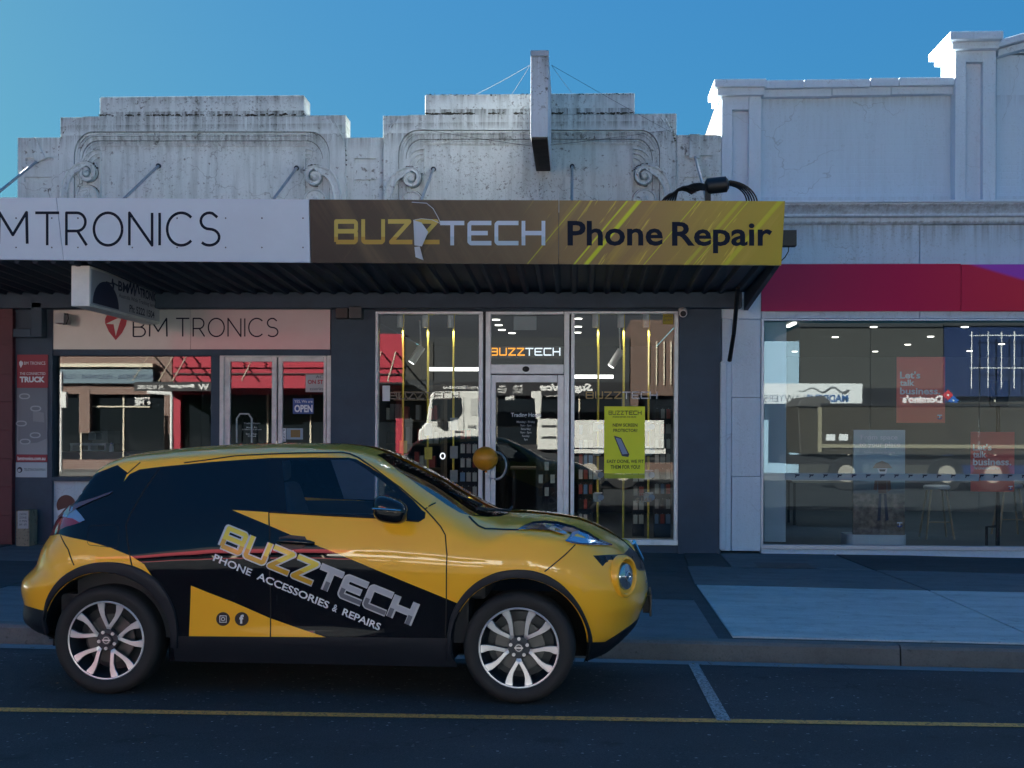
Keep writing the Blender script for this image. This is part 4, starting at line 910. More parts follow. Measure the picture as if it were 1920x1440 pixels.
def sky_poster():
    m=mat('sky_poster',(.4,.5,.55),.5); n,l,b=graph(m); g=N(n,'ShaderNodeNewGeometry'); s=N(n,'ShaderNodeSeparateXYZ'); l.new(g.outputs['Position'],s.inputs[0])
    zt_=at(1650,806,16.7).z; zb_=at(1650,1003,16.7).z; zm=at(1650,922,16.7).z
    t=N(n,'ShaderNodeMapRange'); t.inputs[1].default_value=zb_; t.inputs[2].default_value=zt_; l.new(s.outputs[2],t.inputs[0])
    r=N(n,'ShaderNodeValToRGB'); e=r.color_ramp.elements; e[0].position=0; e[0].color=(.20,.16,.11,1); e[1].position=1; e[1].color=(.55,.68,.72,1)
    for p,c in ((.38,(.26,.23,.19,1)),(.41,(.10,.14,.17,1)),(.47,(.12,.20,.25,1)),(.6,(.35,.55,.62,1))): q=e.new(p); q.color=c
    l.new(t.outputs[0],r.inputs[0]); nz=N(n,'ShaderNodeTexNoise'); nz.inputs['Scale'].default_value=14; nz.inputs['Detail'].default_value=7; l.new(g.outputs['Position'],nz.inputs[0])
    fade=N(n,'ShaderNodeMapRange'); fade.inputs[1].default_value=.42; fade.inputs[2].default_value=.36; fade.inputs[3].default_value=0; fade.inputs[4].default_value=.8; l.new(t.outputs[0],fade.inputs[0])
    nr=N(n,'ShaderNodeMapRange'); nr.inputs[1].default_value=.35; nr.inputs[2].default_value=.65; nr.inputs[3].default_value=.35; nr.inputs[4].default_value=1.5; l.new(nz.outputs[0],nr.inputs[0])
    mx=N(n,'ShaderNodeMix',data_type='RGBA',blend_type='MULTIPLY'); l.new(fade.outputs[0],mx.inputs[0]); l.new(r.outputs[0],mx.inputs[6]); l.new(nr.outputs[0],mx.inputs[7]); l.new(mx.outputs[2],b.inputs['Base Color']); return m
pbox('poster_sheet',1600,806,1697,1003,16.72,.05,sky_poster(),p3,.004)
a=at(1593,0,16.7).x;b=at(1706,0,16.7).x; z0=at(1650,1025,16.7).z;z1=at(1650,1003,16.7).z
pl=[(a+.10-.10*math.cos(R(q)),16.80-.10*math.sin(R(q))) for q in range(0,91,15)]+[(b-.1+.1*math.sin(R(q)),16.80-.1*math.cos(R(q))) for q in range(0,91,15)]+[(b,17.1),(a,17.1)]
mb=MB(); n_=len(pl); mb.add([(x,y,z0) for x,y in pl]+[(x,y,z1) for x,y in pl],[tuple(range(n_))[::-1],tuple(range(n_,2*n_))]+[(i,(i+1)%n_,n_+(i+1)%n_,n_+i) for i in range(n_)]); mb.build('base',mat('display_white',(.62,.74,.80),.4),p3)
text('lettering','From space',rect_fn(1614,815,1683,827,16.714),PW,p3,off=.015); text('lettering','to your place',rect_fn(1611,828,1688,841,16.714),PW,p3,off=.015); text('lettering','Satellite internet for home',rect_fn(1620,846,1678,850,16.714),PW,p3)
# printed figure in a wide hat: plain generic silhouette
fg=lambda pts,m,k=0: flat('print_figure',[pts],16.715-.001*k,m,p3)
SK=mat('print_tan',(.35,.30,.24),.6); BR=mat('print_brown',(.12,.07,.06),.6)
fg([(1636,878),(1642,869),(1654,864),(1666,869),(1673,878)],SK,1); fg([(1645,878),(1664,878),(1662,887),(1655,891),(1648,887)],PW,1); fg([(1648,880),(1661,880),(1659,884),(1650,884)],PDK,2)
fg([(1641,893),(1650,890),(1660,890),(1669,894),(1671,918),(1664,922),(1663,900),(1662,925),(1647,925),(1646,902),(1644,920),(1638,918)],BR,1)
fg([(1648,926),(1653,926),(1651,975),(1645,977)],PDK,1); fg([(1657,926),(1662,926),(1666,975),(1660,977)],PDK,1); tee(p3,1687,984,5,16.715)
# furniture seen through the glass
WOOD=mat('pale_wood',(.36,.27,.18),.5,var=.2,vscale=8)
def stool(px,y,label,pf=1015):
    p=at(px,pf,y); x=p.x; z0=.10; t=thing('stool',label,'stool',(x,y,z0)); 
    MB().lathe([(.001,.72),(.17,.72),(.19,.74),(.19,.77),(.17,.785),(.001,.79)],20,(x,y,z0)).build('seat',mat('stool_seat',(.5,.5,.5),.5),t,smooth=True)
    for sx in (-1,1):
        for sy in (-1,1): MB().tube([(x+sx*.11,y+sy*.11,z0+.72),(x+sx*.20,y+sy*.20,z0)],.016,8).build('leg',WOOD,t)
    MB().tube([(x-.165,y-.165,z0+.25),(x+.165,y-.165,z0+.25)],.01,6).build('stretcher',WOOD,t)
stool(1756,19.5,'wooden legged stool standing behind the glass right of the sky poster display'); stool(1892,20.2,'wooden legged stool at the far right behind the lower red poster'); 
tv=thing('screen_stand','tall black screen on a pole stand near the right edge of the window','screen',at(1873,1022,16.9))
p=at(1873,1022,16.95); MB().box(p.x-.30,p.x+.18,16.8,17.2,.10,.115).build('base',BLACK,tv,.004); MB().tube([(p.x,17,.11),(p.x,17,2.5)],.028,8).build('pole',BLACK,tv); MB().tube([(p.x-.14,17,.11),(p.x-.14,17,.45),(p.x,17,.46)],.02,8).build('brace',BLACK,tv)
pbox('screen',1857,714,1891,762,16.96,.05,BLACK,tv,.006)
def table(x0,x1,y,zt_,label,m):
    t=thing('table',label,'table',((x0+x1)/2,y,.1)); MB().box(x0,x1,y-.35,y+.35,zt_-.04,zt_).build('tabletop',m,t,.006)
    for x in (x0+.06,x1-.06):
        for yy in (y-.3,y+.3): MB().box(x-.02,x+.02,yy-.02,yy+.02,.1,zt_-.04).build('leg',DARK,t)
    return t
table(3.6,5.2,22.4,.85,'long counter table deep inside the wide glass front',mat('table_top',(.3,.26,.2),.5))
# neighbour wall at the far left edge
nb=thing('neighbour_shop','dark maroon shop wall at the far left edge under the awning','building',(-9,16.3,.17))
MB().box(-14,at(24,700,16.3).x,16.3,16.7,.0,3.4).build('wall',MAROON,nb)
for i in range(9):
    z=.2+i*.36; MB().box(-14,at(24,700,16.3).x-.002,16.29,16.30,z,z+.35).build('wall_panel',MAROON,nb,.003)
# ------------------------------------------------------------------ interiors of the old building
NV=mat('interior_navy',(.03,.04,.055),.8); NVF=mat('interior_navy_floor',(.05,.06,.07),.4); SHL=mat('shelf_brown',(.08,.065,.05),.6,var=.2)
xm=X(650); xL=X(60); xRr=X(1300)
for a,b in ((xL,xm-.05),(xm+.05,xRr)):
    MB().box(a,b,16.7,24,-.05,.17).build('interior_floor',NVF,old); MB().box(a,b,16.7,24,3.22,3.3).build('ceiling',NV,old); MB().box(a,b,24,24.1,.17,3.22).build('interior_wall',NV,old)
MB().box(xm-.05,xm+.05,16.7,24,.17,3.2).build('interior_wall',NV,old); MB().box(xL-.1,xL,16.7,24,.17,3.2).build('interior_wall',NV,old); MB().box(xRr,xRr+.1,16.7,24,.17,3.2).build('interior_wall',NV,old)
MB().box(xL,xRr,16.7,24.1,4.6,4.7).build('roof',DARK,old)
for i_,(px,py) in enumerate(((930,600),(935,610),(941,619),(960,625),(1084,598),(1084,613),(1083,624))):
    r=ray(px,py); t=(3.21-EYE)/r.z; p=Vector((0,0,EYE))+r*t
    if p.y>23.8: p=at(px,py,23.5)
    o=MB().lathe([(.055,.0),(.055,-.01),(.045,-.012)],18,(p.x,p.y,3.218)).build('downlight',DLE); glow(p.x,p.y,3.17,1.8); tag(o,'round glowing ceiling downlight, '+('first of the four seen over the shop door','second of the four seen over the shop door','third of the four seen over the shop door','farthest of the four seen over the shop door','top one at the left of the right phone shop window','middle one at the left of the right phone shop window','lowest one at the left of the right phone shop window')[i_],'downlight',group='downlights in the ceiling of the phone shop')
LT=mat('lamp_tube_glow',(.9,.9,.9),.5,emit=(1,.97,.9),es=.25)
for x0,x1,y,l_ in ((805,902,692,'long white linear lamp hanging behind the left phone shop window'),(1071,1150,706,'long white linear lamp hanging behind the right phone shop window')):
    o=pbox('linear_lamp',x0,y-3.2,x1,y+3.2,18.4,.08,LT); tag(o,l_,'ceiling lamp')
YP=mat('yellow_post',(.75,.58,.08),.45,var=.25,vscale=4); CAP=mat('post_cap',(.85,.85,.85),.5)
DISP=mat('acrylic_display',(.35,.40,.42),.3); DOT=mat('price_dot',(.12,.25,.45),.5)
for i,(px,row) in enumerate(((756,'left window, leftmost'),(803,'left window, middle'),(851,'left window, rightmost'),(1122,'right window, leftmost'),(1170,'right window, behind the lime poster'),(1217,'right window, rightmost'))):
    y=16.95; p=at(px,600,y); t=thing('display_post','slim yellow pole with white cap in the '+row,'display post',(p.x,y,.17))
    MB().tube([(p.x,y,.17),(p.x,y,3.2)],.014,8).build('pole',YP,t); c=at(px,614,y).z; MB().tube([(p.x-.04,y,c),(p.x-.04,y,3.2)],.042,14).build('cap',CAP,t,smooth=True); glow(p.x-.03,y-.05,c-.02,1.2,(1,.95,.8),.02)
    if i in (3,5):
        for py in (800,846,890,932):
            q=at(px,py,y-.06); MB().box(q.x-.05,q.x+.05,y-.14,y-.02,q.z+.05,q.z+.06).build('shelf',PW,t); MB().box(q.x-.07,q.x+.03,y-.10,y-.04,q.z-.06,q.z+.05).build('holder',DISP,t,.006)
            MB().lathe([(.04,0),(.04,-.01)],16,(q.x+.03,y-.13,q.z),'y').build('price_disc',DOT,t)
    elif i<3:
        for py in ((838,),(850,805),(795,848,893))[i]:
            q=at(px,py,y-.06); MB().box(q.x-.05,q.x+.05,y-.06,y-.03,q.z-.08,q.z+.08).build('holder',YP if py in(838,850) else DISP,t,.004)
# shelving with boxed stock
sh=thing('shelving_unit','dark wooden shelves of boxed phone cases on the left wall of the phone shop','shelves',(X(715)+.1,19,.17))
x0,x1=X(722,800,19.5),at(790,800,20).x
for i in range(6): MB().box(x0-.5,x1+.35,19.5,19.95,.35+i*.36,.38+i*.36).build('shelf',SHL,sh)
MB().box(x0-.5,x1+.35,19.95,20.0,.17,2.35).build('back_panel',SHL,sh); MB().box(x0-.55,x0-.5,19.5,20,.17,2.35).build('side_panel',SHL,sh); MB().box(x1+.35,x1+.4,19.5,20,.17,2.35).build('side_panel',SHL,sh)
STK=[mat('stock_%s'%n,c,.5) for n,c in (('grey',(.3,.3,.32)),('black',(.02,.02,.02)),('white',(.55,.55,.55)),('red',(.35,.06,.05)))]
for r_ in range(5):
    x=x0-.45
    while x<x1+.25:
        ww=random.uniform(.03,.09); o=MB().box(x,x+ww,19.55,19.8,.382+r_*.36,.382+r_*.36+random.uniform(.16,.28)).build('boxed_case',random.choice(STK)); tag(o,'slim %s boxed phone case on the %s dark shelf in the left phone shop window'%(o.data.materials[0].name.split('_')[1],('lowest','second','third','fourth','top')[r_]),'boxed case','boxed cases on the shelves'); x+=ww+random.choice((.01,.02,.12))
# truss shelf display of pale wood on the top of the shelves
tr=MB(); xa_,xb_=at(738,737,18.6).x,at(803,737,18.6).x; z0,z1=at(770,750,18.6).z,at(770,735,18.6).z
for z in (z0,z1): tr.tube([(xa_,18.6,z),(xb_,18.6,z)],.01,6)
for i in range(7): 
    a=xa_+(xb_-xa_)*i/7; b=xa_+(xb_-xa_)*(i+1)/7; tr.tube([(a,18.6,z0 if i%2 else z1),(b,18.6,z1 if i%2 else z0)],.008,6)
tag(tr.build('wooden_truss',WOOD),'pale wooden lattice truss hanging in the left phone shop window','truss')
# spot lights
for px,py,l_ in ((781,665,'white cylinder spotlight tilted down behind the left phone shop window'),(1155,672,'white cylinder spotlight tilted in the right phone shop window')):
    p=at(px,py,18.2); t=thing('spotlight',l_,'spotlight',p); d=Vector((-.10,-.03,-.16)); MB().tube([p-d*.7,p+d*.7],.055,14).build('head',CAP,t,smooth=True); MB().tube([p-d*.6,(p.x+.04,18.2,3.2)],.01,6).build('stem',CAP,t); MB().tube([p+d*.7,p+d*.72],.045,14).build('lens',LT,t)
# lit word sign over the door
LS=thing('lit_sign','small lit sign lettered BUZZTECH in orange and white over the shop door','sign',at(985,672,16.6)); pbox('backing',918,649,1055,671,16.62,.02,mat('sign_backing',(.03,.028,.026),.4),LS)
EO=mat('led_orange',(.9,.4,.02),.5,emit=(1,.36,.02),es=.11); EW=mat('led_white',(.9,.9,.9),.5,emit=(.85,.92,1),es=.10)
word_mesh('lettering','BUZZ',TECH,.17,.14,1.15,rect_fn(919,652,984,667,16.612),EO,LS); word_mesh('lettering','TECH',TECH,.15,.14,1.15,rect_fn(985,652,1051,667,16.612),EW,LS)
o=pbox('paper_notice',963,592,1006,619,16.60,.003,mat('notice_grey',(.30,.34,.36),.6)); tag(o,'pale grey paper notice stuck high in the glass over the door','notice')
# glass lettering
GLL=mat('vinyl_silver',(.55,.60,.66),.4); GLO=mat('vinyl_gold',(.42,.30,.12),.4)
tx=lambda s,x0,y0,x1,y1,m=GLL,d=16.485,off=.01,par=old: text('window_lettering',s,rect_fn(x0,y0,x1,y1,d),m,par,off=off)
word_mesh('window_lettering','BUZZ',TECH,.16,.14,1.15,rect_fn(1098,734,1166,748,16.49),GLO,old); word_mesh('window_lettering','TECH',TECH,.16,.14,1.15,rect_fn(1167,734,1233,748,16.49),GLL,old)
GLD=mat('vinyl_faint',(.22,.2,.16),.4)
word_mesh('window_lettering','BUZZTECH',TECH,.13,.14,1.15,rect_fn(730,735,862,749,16.49),GLD,old)
tx('Trading Hours',958,774,1015,784,PW,16.48,.02)
for i,s in enumerate(('Monday - Friday','9am - 5pm','Saturday','9am - 3pm','Sunday','9pm')): tx(s,986-len(s)*1.15,789+i*6.6,986+len(s)*1.15,794+i*6.6,GLL,16.48)
tx('from',1195,921,1215,930,GLD); tx('$149',1192,933,1222,944,GLD)
lp=poster('window_poster',1133,762,1209,888,16.47,'lime yellow poster reading New screen protector in the phone shop window',mat('lime_poster',(.92,.98,.04),.55,var=.04))
pbox('sheet_edge',1133,889,1209,897,16.475,.003,mat('lime_edge',(.42,.5,.03),.5),lp)
PG=mat('print_green',(.05,.10,.01),.6); PO=mat('print_olive',(.25,.28,.03),.6)
word_mesh('lettering','BUZZ',TECH,.17,.14,1.15,rect_fn(1141,770,1170,778,16.466),PO,lp); word_mesh('lettering','TECH',TECH,.17,.14,1.15,rect_fn(1171,770,1203,778,16.466),PG,lp)
for s,x0,y0,x1,y1 in (('PHONE REPAIRS AND MORE',1149,780.5,1193,783),('NEW SCREEN',1149,794,1195,800),('PROTECTOR?',1150,804,1195,810),('EASY DONE, WE FIT',1138,862,1207,869),('THEM FOR YOU!',1145,872,1200,879)): text('lettering',s,rect_fn(x0,y0,x1,y1,16.466),PG,lp,off=.015)
flat('print_phone',[[(1151,817),(1165,821),(1180,852),(1178,857),(1166,855),(1152,820)]],16.466,PDK,lp); flat('print_phone',[[(1154,820),(1164,823),(1177,851),(1167,852)]],16.465,mat('print_sky',(.25,.35,.55),.5),lp)
o=pbox('yellow_sticker',1243,587,1262,608,16.485,.002,mat('sticker_yellow',(.38,.32,.03),.6)); tag(o,'small yellow sticker in the top right corner of the phone shop window','sticker'); 
for s,y in (('24 HOUR',591),('SECURITY',598)): text('lettering',s,rect_fn(1245,y,1260,y+4,16.483),PDK,o)
o=pbox('paper_notice',717,723,731,752,16.485,.002,PW); tag(o,'small white paper stuck to the left edge of the phone shop window','notice')
ring_=MB(); c=at(830,855,16.48); 
for i in range(20):
    a0,a1=2*PI*i/20,2*PI*(i+1)/20; ring_.add([(c.x+.022*math.cos(a0),16.48,c.z+.028*math.sin(a0)),(c.x+.036*math.cos(a0),16.48,c.z+.042*math.sin(a0)),(c.x+.036*math.cos(a1),16.48,c.z+.042*math.sin(a1)),(c.x+.022*math.cos(a1),16.48,c.z+.028*math.sin(a1))],[(0,1,2,3)])
tag(ring_.build('ring_light',EW),'small white ring light glowing low in the left phone shop window','ring light')
# wall boards inside the door: hanging packs
hb=thing('pegboard','dark pegboard of hanging packets inside the phone shop door','pegboard',at(1026,960,18)); pbox('board',1005,850,1048,960,18.0,.03,NV,hb)
for r_ in range(3):
    for k in range(3): pbox('packet',1010+k*11,866+r_*24,1018+k*11,882+r_*24,17.95,.02,DISP if (r_+k)%2 else STK[1],hb)
cd_=table(X(955,900,20),X(1045,900,20)+.2,20.5,1.1,'dark sales counter deep inside the phone shop door',SHL)
# balloon tied at the door
OR=mat('balloon_orange',(.80,.33,.02),.32,spec=.5,var=.05,vscale=8)
ba=thing('balloon','orange balloon floating beside the phone shop door handle','balloon',at(910,860,16.0))
c=at(910,860,16.1); MB().ball((c.x,16.1,c.z),.152,28,(1.03,1,.98)).build('envelope',OR,ba,smooth=True); 
MB().lathe([(.001,.02),(.012,.0),(.02,-.015)],10,(c.x+.01,16.1,c.z-.155)).build('knot',OR,ba); MB().tube([(c.x+.01,16.1,c.z-.16),(c.x+.03,16.2,c.z-.24),(at(925,897,16.35).x,16.36,at(925,897,16.35).z)],.0055,5).build('string',PW,ba)
# ---- left shop inside
o=thing('tv_bench','low white open shelf bench inside the left shop window','bench',at(165,845,17.6))
a=at(131,830,17.6).x;b=at(199,830,17.6).x; zt_=at(160,831,17.6).z; zb_=at(160,847,17.6).z
WB=mat('bench_white',(.45,.50,.56),.5)
MB().box(a,b,17.6,17.9,zt_-.03,zt_).build('top',WB,o); MB().box(a,b,17.6,17.9,zb_,zb_+.02).build('shelf',WB,o)
for x in (a,(a+b)/2,b-.03): MB().box(x,x+.03,17.61,17.89,zb_-.06,zt_-.03).build('side',WB,o)
pbox('window_ledge',101,848,395,893,16.75,.9,mat('ledge_dark',(.05,.045,.05),.5),old)
o=pbox('desk',120,808,202,832,18.5,.5,mat('desk_grey',(.12,.15,.18),.5)); tag(o,'grey desk behind the white bench in the left shop window','desk')
o=thing('printer','small grey printer on the desk in the left shop','printer',at(172,825,18.3)); pbox('body',165,812,180,825,18.2,.25,mat('printer_grey',(.25,.3,.36),.5),o,.01); pbox('tray',167,809,178,812,18.25,.2,WB,o)
o=thing('bottle','small white bottle on the ledge of the left shop window','bottle',at(209,847,17.2)); q=at(209,847,17.2); MB().lathe([(.03,0),(.03,.07),(.012,.09),(.012,.1)],12,(q.x,17.2,q.z)).build('bottle_body',WB,o,smooth=True); MB().lathe([(.014,.1),(.014,.12)],10,(q.x,17.2,q.z)).build('cap',PBL,o)
o=thing('open_sign','blue sign reading Yes We are OPEN hung in the left shop door','sign',at(568,776,16.46)); pbox('sign_board',549,747,588,776,16.455,.006,mat('open_blue',(.03,.09,.32),.5),o,.002); text('lettering','OPEN',rect_fn(552,759,586,773,16.452),PW,o,off=.04); text('lettering','YES, We are',rect_fn(552,750,586,756,16.452),PW,o)
o=poster('window_notice',573,702,607,735,16.47,'white card with red station street lettering in the left shop door',mat('card_white',(.50,.50,.52),.5)); text('lettering','ON ST',rect_fn(577,712,606,720,16.467),RED,o,off=.03); text('lettering','AC',rect_fn(592,704,606,709,16.467),PDK,o); text('lettering','essories',rect_fn(581,726,606,732,16.467),PDK,o)
o=poster('window_notice',537,803,568,824,16.47,'small pale blue card with a picture low in the left shop door',mat('card_blue',(.33,.45,.55),.5)); flat('picture',[[(545,806),(563,806),(563,820),(545,820)]],16.467,mat('print_amber',(.25,.16,.05),.5),o)
tag(pbox('push_sign',529.5,803,536,828,16.445,.003,PW),'narrow white PUSH plate on the left shop door','door plate')
for i,ch in enumerate('PUSH'): text('lettering',ch,rect_fn(531,805+i*6,534.5,809.5+i*6,16.442),PDK,bpy.data.objects['push_sign'])
for s,x0,y0,x1,y1 in (('Trading Hours',457,792,488,796),('Mon - Fri',462,800,482,803),('8.30am - 5.00pm',454,804,490,807),('Sat - Sun',461,812,482,815),('Closed',465,816,480,819)): tx(s,x0,y0,x1,y1,GLL,16.472)
o=thing('wall_speaker','white box unit fixed at the top left corner of the left shop sign','box unit',at(113,610,16.3)); pbox('case',102,586,120,606,16.15,.22,mat('unit_white',(.45,.45,.46),.5),o,.008); MB().tube([at(122,590,16.2),at(127,588,16.2),at(128,598,16.2),at(124,608,16.2),at(118,608,16.2)],.008,6).build('cable',BLACK,o)
# pilaster banner
bn=thing('pilaster_banner','tall printed banner with red head reading The connected truck on the left pilaster','banner',at(60,895,16.37))
pbox('sheet',32,665,90,727,16.365,.008,mat('banner_red',(.30,.025,.05),.5),bn); pbox('sheet',31.5,727.5,89,852,16.365,.008,grad('banner_grey',(.28,.32,.38),(.14,.17,.22),at(60,852,16.4).z,at(60,727,16.4).z),bn); pbox('sheet',30.5,852.5,88.5,866,16.365,.008,MATS['banner_red'],bn); pbox('sheet',29.5,867,88,895,16.365,.008,mat('banner_pale',(.42,.52,.62),.5),bn)
for s,x0,y0,x1,y1,of in (('BM TRONICS',45,678,85,684,0),('THE CONNECTED',37,698,85,703,0),('TRUCK',37,706,84,717,.05),('bmtronics.com.au',33,856,85,863,.02)): text('lettering',s,rect_fn(x0,y0,x1,y1,16.361),PW,bn,off=of)
text('lettering','TELETRACNAVMAN',rect_fn(45,878,85,883,16.361),PDK,bn); flat('logo',[[(37+5*math.cos(R(a)),881+5.5*math.sin(R(a))) for a in range(0,360,20)]],16.361,PDK,bn); flat('logo',[[(36+3*math.cos(R(a)),882+3*math.sin(R(a))) for a in range(0,360,20)]],16.36,MATS['banner_pale'],bn)
flat('logo',[[(39,690),(36,683),(36,679),(39,676),(43,679),(43,683)]],16.361,PW,bn)
GH=mat('banner_bubble',(.36,.42,.5),.5); GT=mat('banner_truck',(.17,.20,.25),.5)
flat('print_truck',[[(36,752),(60,748),(84,760),(86,780),(88,822),(70,830),(40,832),(34,826)]],16.362,GT,bn); flat('print_truck',[[(62,770),(82,774),(83,792),(62,790)]],16.3612,mat('banner_truck_glass',(.24,.28,.33),.5),bn)
for x,y in ((46,743),(67,766),(40,794),(66,816),(47,828)):
    pp=[(x+8.5*math.cos(R(a))+ (2 if math.cos(R(a))>0 else -2),y+5.5*math.sin(R(a))) for a in range(0,360,24)]; flat('print_bubble',[pp],16.3605,GH,bn); flat('print_bubble',[[(x+(a-x)*.75,y+(b-y)*.6) for a,b in pp]],16.36,GT,bn)
# stall board sign with round logo
flat('stall_logo',[[(124+18*math.cos(R(a)),947+19*math.sin(R(a))) for a in range(0,360,15)]],16.436,mat('logo_brown',(.10,.03,.03),.5),old)
flat('stall_logo',[[(106,958),(142,946),(150,950),(112,972)]],16.434,WSIGN,old)
# weathered block leaning on the pilaster
bk=thing('timber_block','short weathered timber block with a faded notice standing against the left pilaster','block',at(42,1018,16.1))
a=at(30,957,16.05);b=at(55,1018,16.05); MB().box(a.x,b.x,16.05,16.3,pz(a.x,16.2),a.z).build('block',stucco('weathered_timber',(.34,.30,.22),1.2,.8,1),bk,.006)
pbox('notice',33,958,53,991,16.043,.004,mat('notice_pale',(.42,.44,.46),.6),bk); 
for i,s in enumerate(('LOADING','ZONE','15 MIN','8AM - 6PM')): text('lettering',s,rect_fn(36,962+i*6.5,50,966+i*6.5,16.040),PDK,bk)

# ---- litter along the gutter and on the path
lt=MB(); LF=mat('dry_leaf',(.22,.16,.08),.8,var=.5,vscale=40)
for i in range(420):
    if i<300: x=random.uniform(-6,6); y=random.choice((random.gauss(9.90,.02),random.uniform(9.5,9.93))); z=gz(x,y)+.010
    elif i<360: x=random.uniform(-6,8); y=random.uniform(10.2,16.3); z=pz(x,y)+.004
    else: x=random.uniform(-4,4); y=random.uniform(5.8,9.4); z=gz(x,y)+.006
    s_=random.uniform(.004,.016); a=random.uniform(0,6.28)
    P=[(x+s_*math.cos(a),y+s_*math.sin(a),z),(x-s_*.4*math.sin(a),y+s_*.4*math.cos(a),z+s_*.35),(x-s_*math.cos(a),y-s_*math.sin(a),z),(x+s_*.4*math.sin(a),y-s_*.4*math.cos(a),z+s_*.1)]
    lt.add(P,[(0,1,2,3)])
o=lt.build('leaf_litter',LF); tag(o,'scattered small leaf litter and grit along the gutter','litter',kind='stuff')

# ---- more stock seen through the phone shop glass
def rack(x0,y0,x1,y1,d,nx,ny,label):
    t=thing('packet_rack',label,'display rack',at((x0+x1)/2,1010,d)); t.location.z=.17; WLOC[t.name]=Vector(t.location)
    a=at(x0,900,d).x; b=at(x1,900,d).x; zt_=at((x0+x1)/2,y0,d).z; zb_=max(.17,at((x0+x1)/2,y1,d).z); MB().box(a,b,d,d+.03,.17,zt_).build('back_board',NV,t)
    for j in range(ny):
        for i in range(nx):
            w_=(b-a)/nx; h=(zt_-zb_)/ny; x=a+w_*(i+.5); z=zt_-h*(j+.5); k=random.uniform(.30,.40); MB().box(x-w_*k,x+w_*k,d-.04,d-.015,z-h*.38,z+h*.25).build('packet',random.choice(STK+[DISP,DISP,DOT]),t)
            MB().tube([(x,d,z+h*.3),(x,d-.07,z+h*.3)],.004,4).build('hook',STEEL,t)
rack(1084,790,1112,985,18.2,3,7,'narrow rack of hanging packets at the left of the right phone shop window')
rack(1186,800,1208,985,18.6,2,7,'narrow rack of hanging packets behind the lime poster')
rack(1226,760,1258,985,18.4,3,8,'tall rack of hanging packets at the right edge of the phone shop window')
rack(862,800,896,985,18.0,3,7,'rack of hanging packets beside the phone shop door')
# ------------------------------------------------------------------ the car: frame of reference
pF=at(972.5,1214,7.75); pR=at(198.5,1202,7.85); CYAW=math.atan2(pF.y-pR.y,pF.x-pR.x)
CS=((pF-pR).length)/2.53; RW=.334
ex=Vector((math.cos(CYAW),math.sin(CYAW),0)); ey=Vector((-math.sin(CYAW),math.cos(CYAW),0))
mid=(pF+pR)/2; CO=mid+ey*.86; CO.z=(pF.z+pR.z)/2-RW
def carl(px,py,y):
    """picture point -> (x,z) in the car's own frame on the lengthwise plane at lateral offset y"""
    r=ray(px,py); e=Vector((0,0,EYE))-CO; t=(y-e.dot(ey))/r.dot(ey); p=e+r*t; return (p.dot(ex),p.z)
def smooth(pts,n=420,k=5,kx=None):
    x0,x1=pts[0][0],pts[-1][0]; out=[]; 
    xs=[x0+(x1-x0)*i/n for i in range(n+1)]; ys=[]
    j=0
    for x in xs:
        while j<len(pts)-2 and x>pts[j+1][0]: j+=1
        a,b=pts[j],pts[j+1]; ys.append(a[1]+(b[1]-a[1])*(x-a[0])/(b[0]-a[0]))
    for _ in range(3):
        y2=ys[:]
        for i in range(len(ys)):
            a=max(0,i-k);b=min(n,i+k); kk=min(i-a,b-i); y2[i]=sum(ys[i-kk:i+kk+1])/(2*kk+1)
        ys=y2
    def f(x):
        t=(x-x0)/(x1-x0)*n
        if t<=0: return ys[0]+(x-x0)*0
        if t>=n: return ys[-1]
        i=int(t); t-=i; return ys[i]*(1-t)+ys[i+1]*t
    return f
top_px=[(236,884),(243,868),(262,853),(300,845),(380,837),(450,832.5),(560,830),(650,832),(700,838),(735,850),(746,856),(819,897),(871,928),(902,947),(925,957),(948,961),(980,962),(1018,965),(1060,970),(1085,975),(1107,983),(1139,998),(1165,1014),(1184,1029),(1192,1042)]
top=[carl(px,py,0.0 if px<760 else -.15) for px,py in top_px]
rear_px=[(236,886),(208,903),(175,927),(140,945),(118,955),(101,963)]
rear_top=[(q[0]-.085,q[1]) for q in (carl(px,py,-.45) for px,py in rear_px)][::-1]
topc=[(rear_top[0][0]-.08,rear_top[0][1]-.05)]+rear_top[:-1]+top
topc=sorted(topc)+[(2.2,topc[-1][1]-.2)]
ZT=smooth(topc,600,4)
fr_px=[(1186,1034),(1196,1042),(1204,1058),(1209,1075),(1213,1088),(1216,1105),(1217,1125),(1216,1137),(1208,1150),(1203,1165),(1196,1185),(1180,1202),(1168,1214),(1150,1228)]
fp=sorted([(lambda q:(q[1],q[0]))(carl(px,py,-.45)) for px,py in fr_px]); XF=smooth([(0.0,fp[0][1]-.1)]+fp+[(1.3,fp[-1][1]-.25)],300,4)
re_px=[(97,968),(95,985),(95,1000),(86,1012),(76,1030),(70,1048),(67,1063),(60,1069),(40,1084),(36,1100),(37,1118),(44,1135),(40,1140),(38,1164),(50,1175),(69,1187),(104,1197)]
rp=sorted([(lambda q:(q[1],q[0]-.085))(carl(px,py,-.62)) for px,py in re_px]); XB=smooth([(0.0,rp[0][1]+.1)]+rp+[(1.7,rp[-1][1]+.02)],300,3)
WB_=[(0,.78),(.18,.79),(.28,.835),(.45,.858),(.6,.868),(.72,.876),(.80,.8825),(.86,.8815),(.93,.872),(1.0,.856),(1.06,.836),(1.12,.805),(1.5,.615),(1.7,.52)]
WBF=smooth(WB_,340,6)
def Fp(t,n=2.4):
    if t>=1: return 1.0
    if t<=0: return 0.0
    return (1-(1-t)**n)**(1/n)
def sst(a,b,x): t=max(0,min(1,(x-a)/(b-a))); return t*t*(3-2*t)
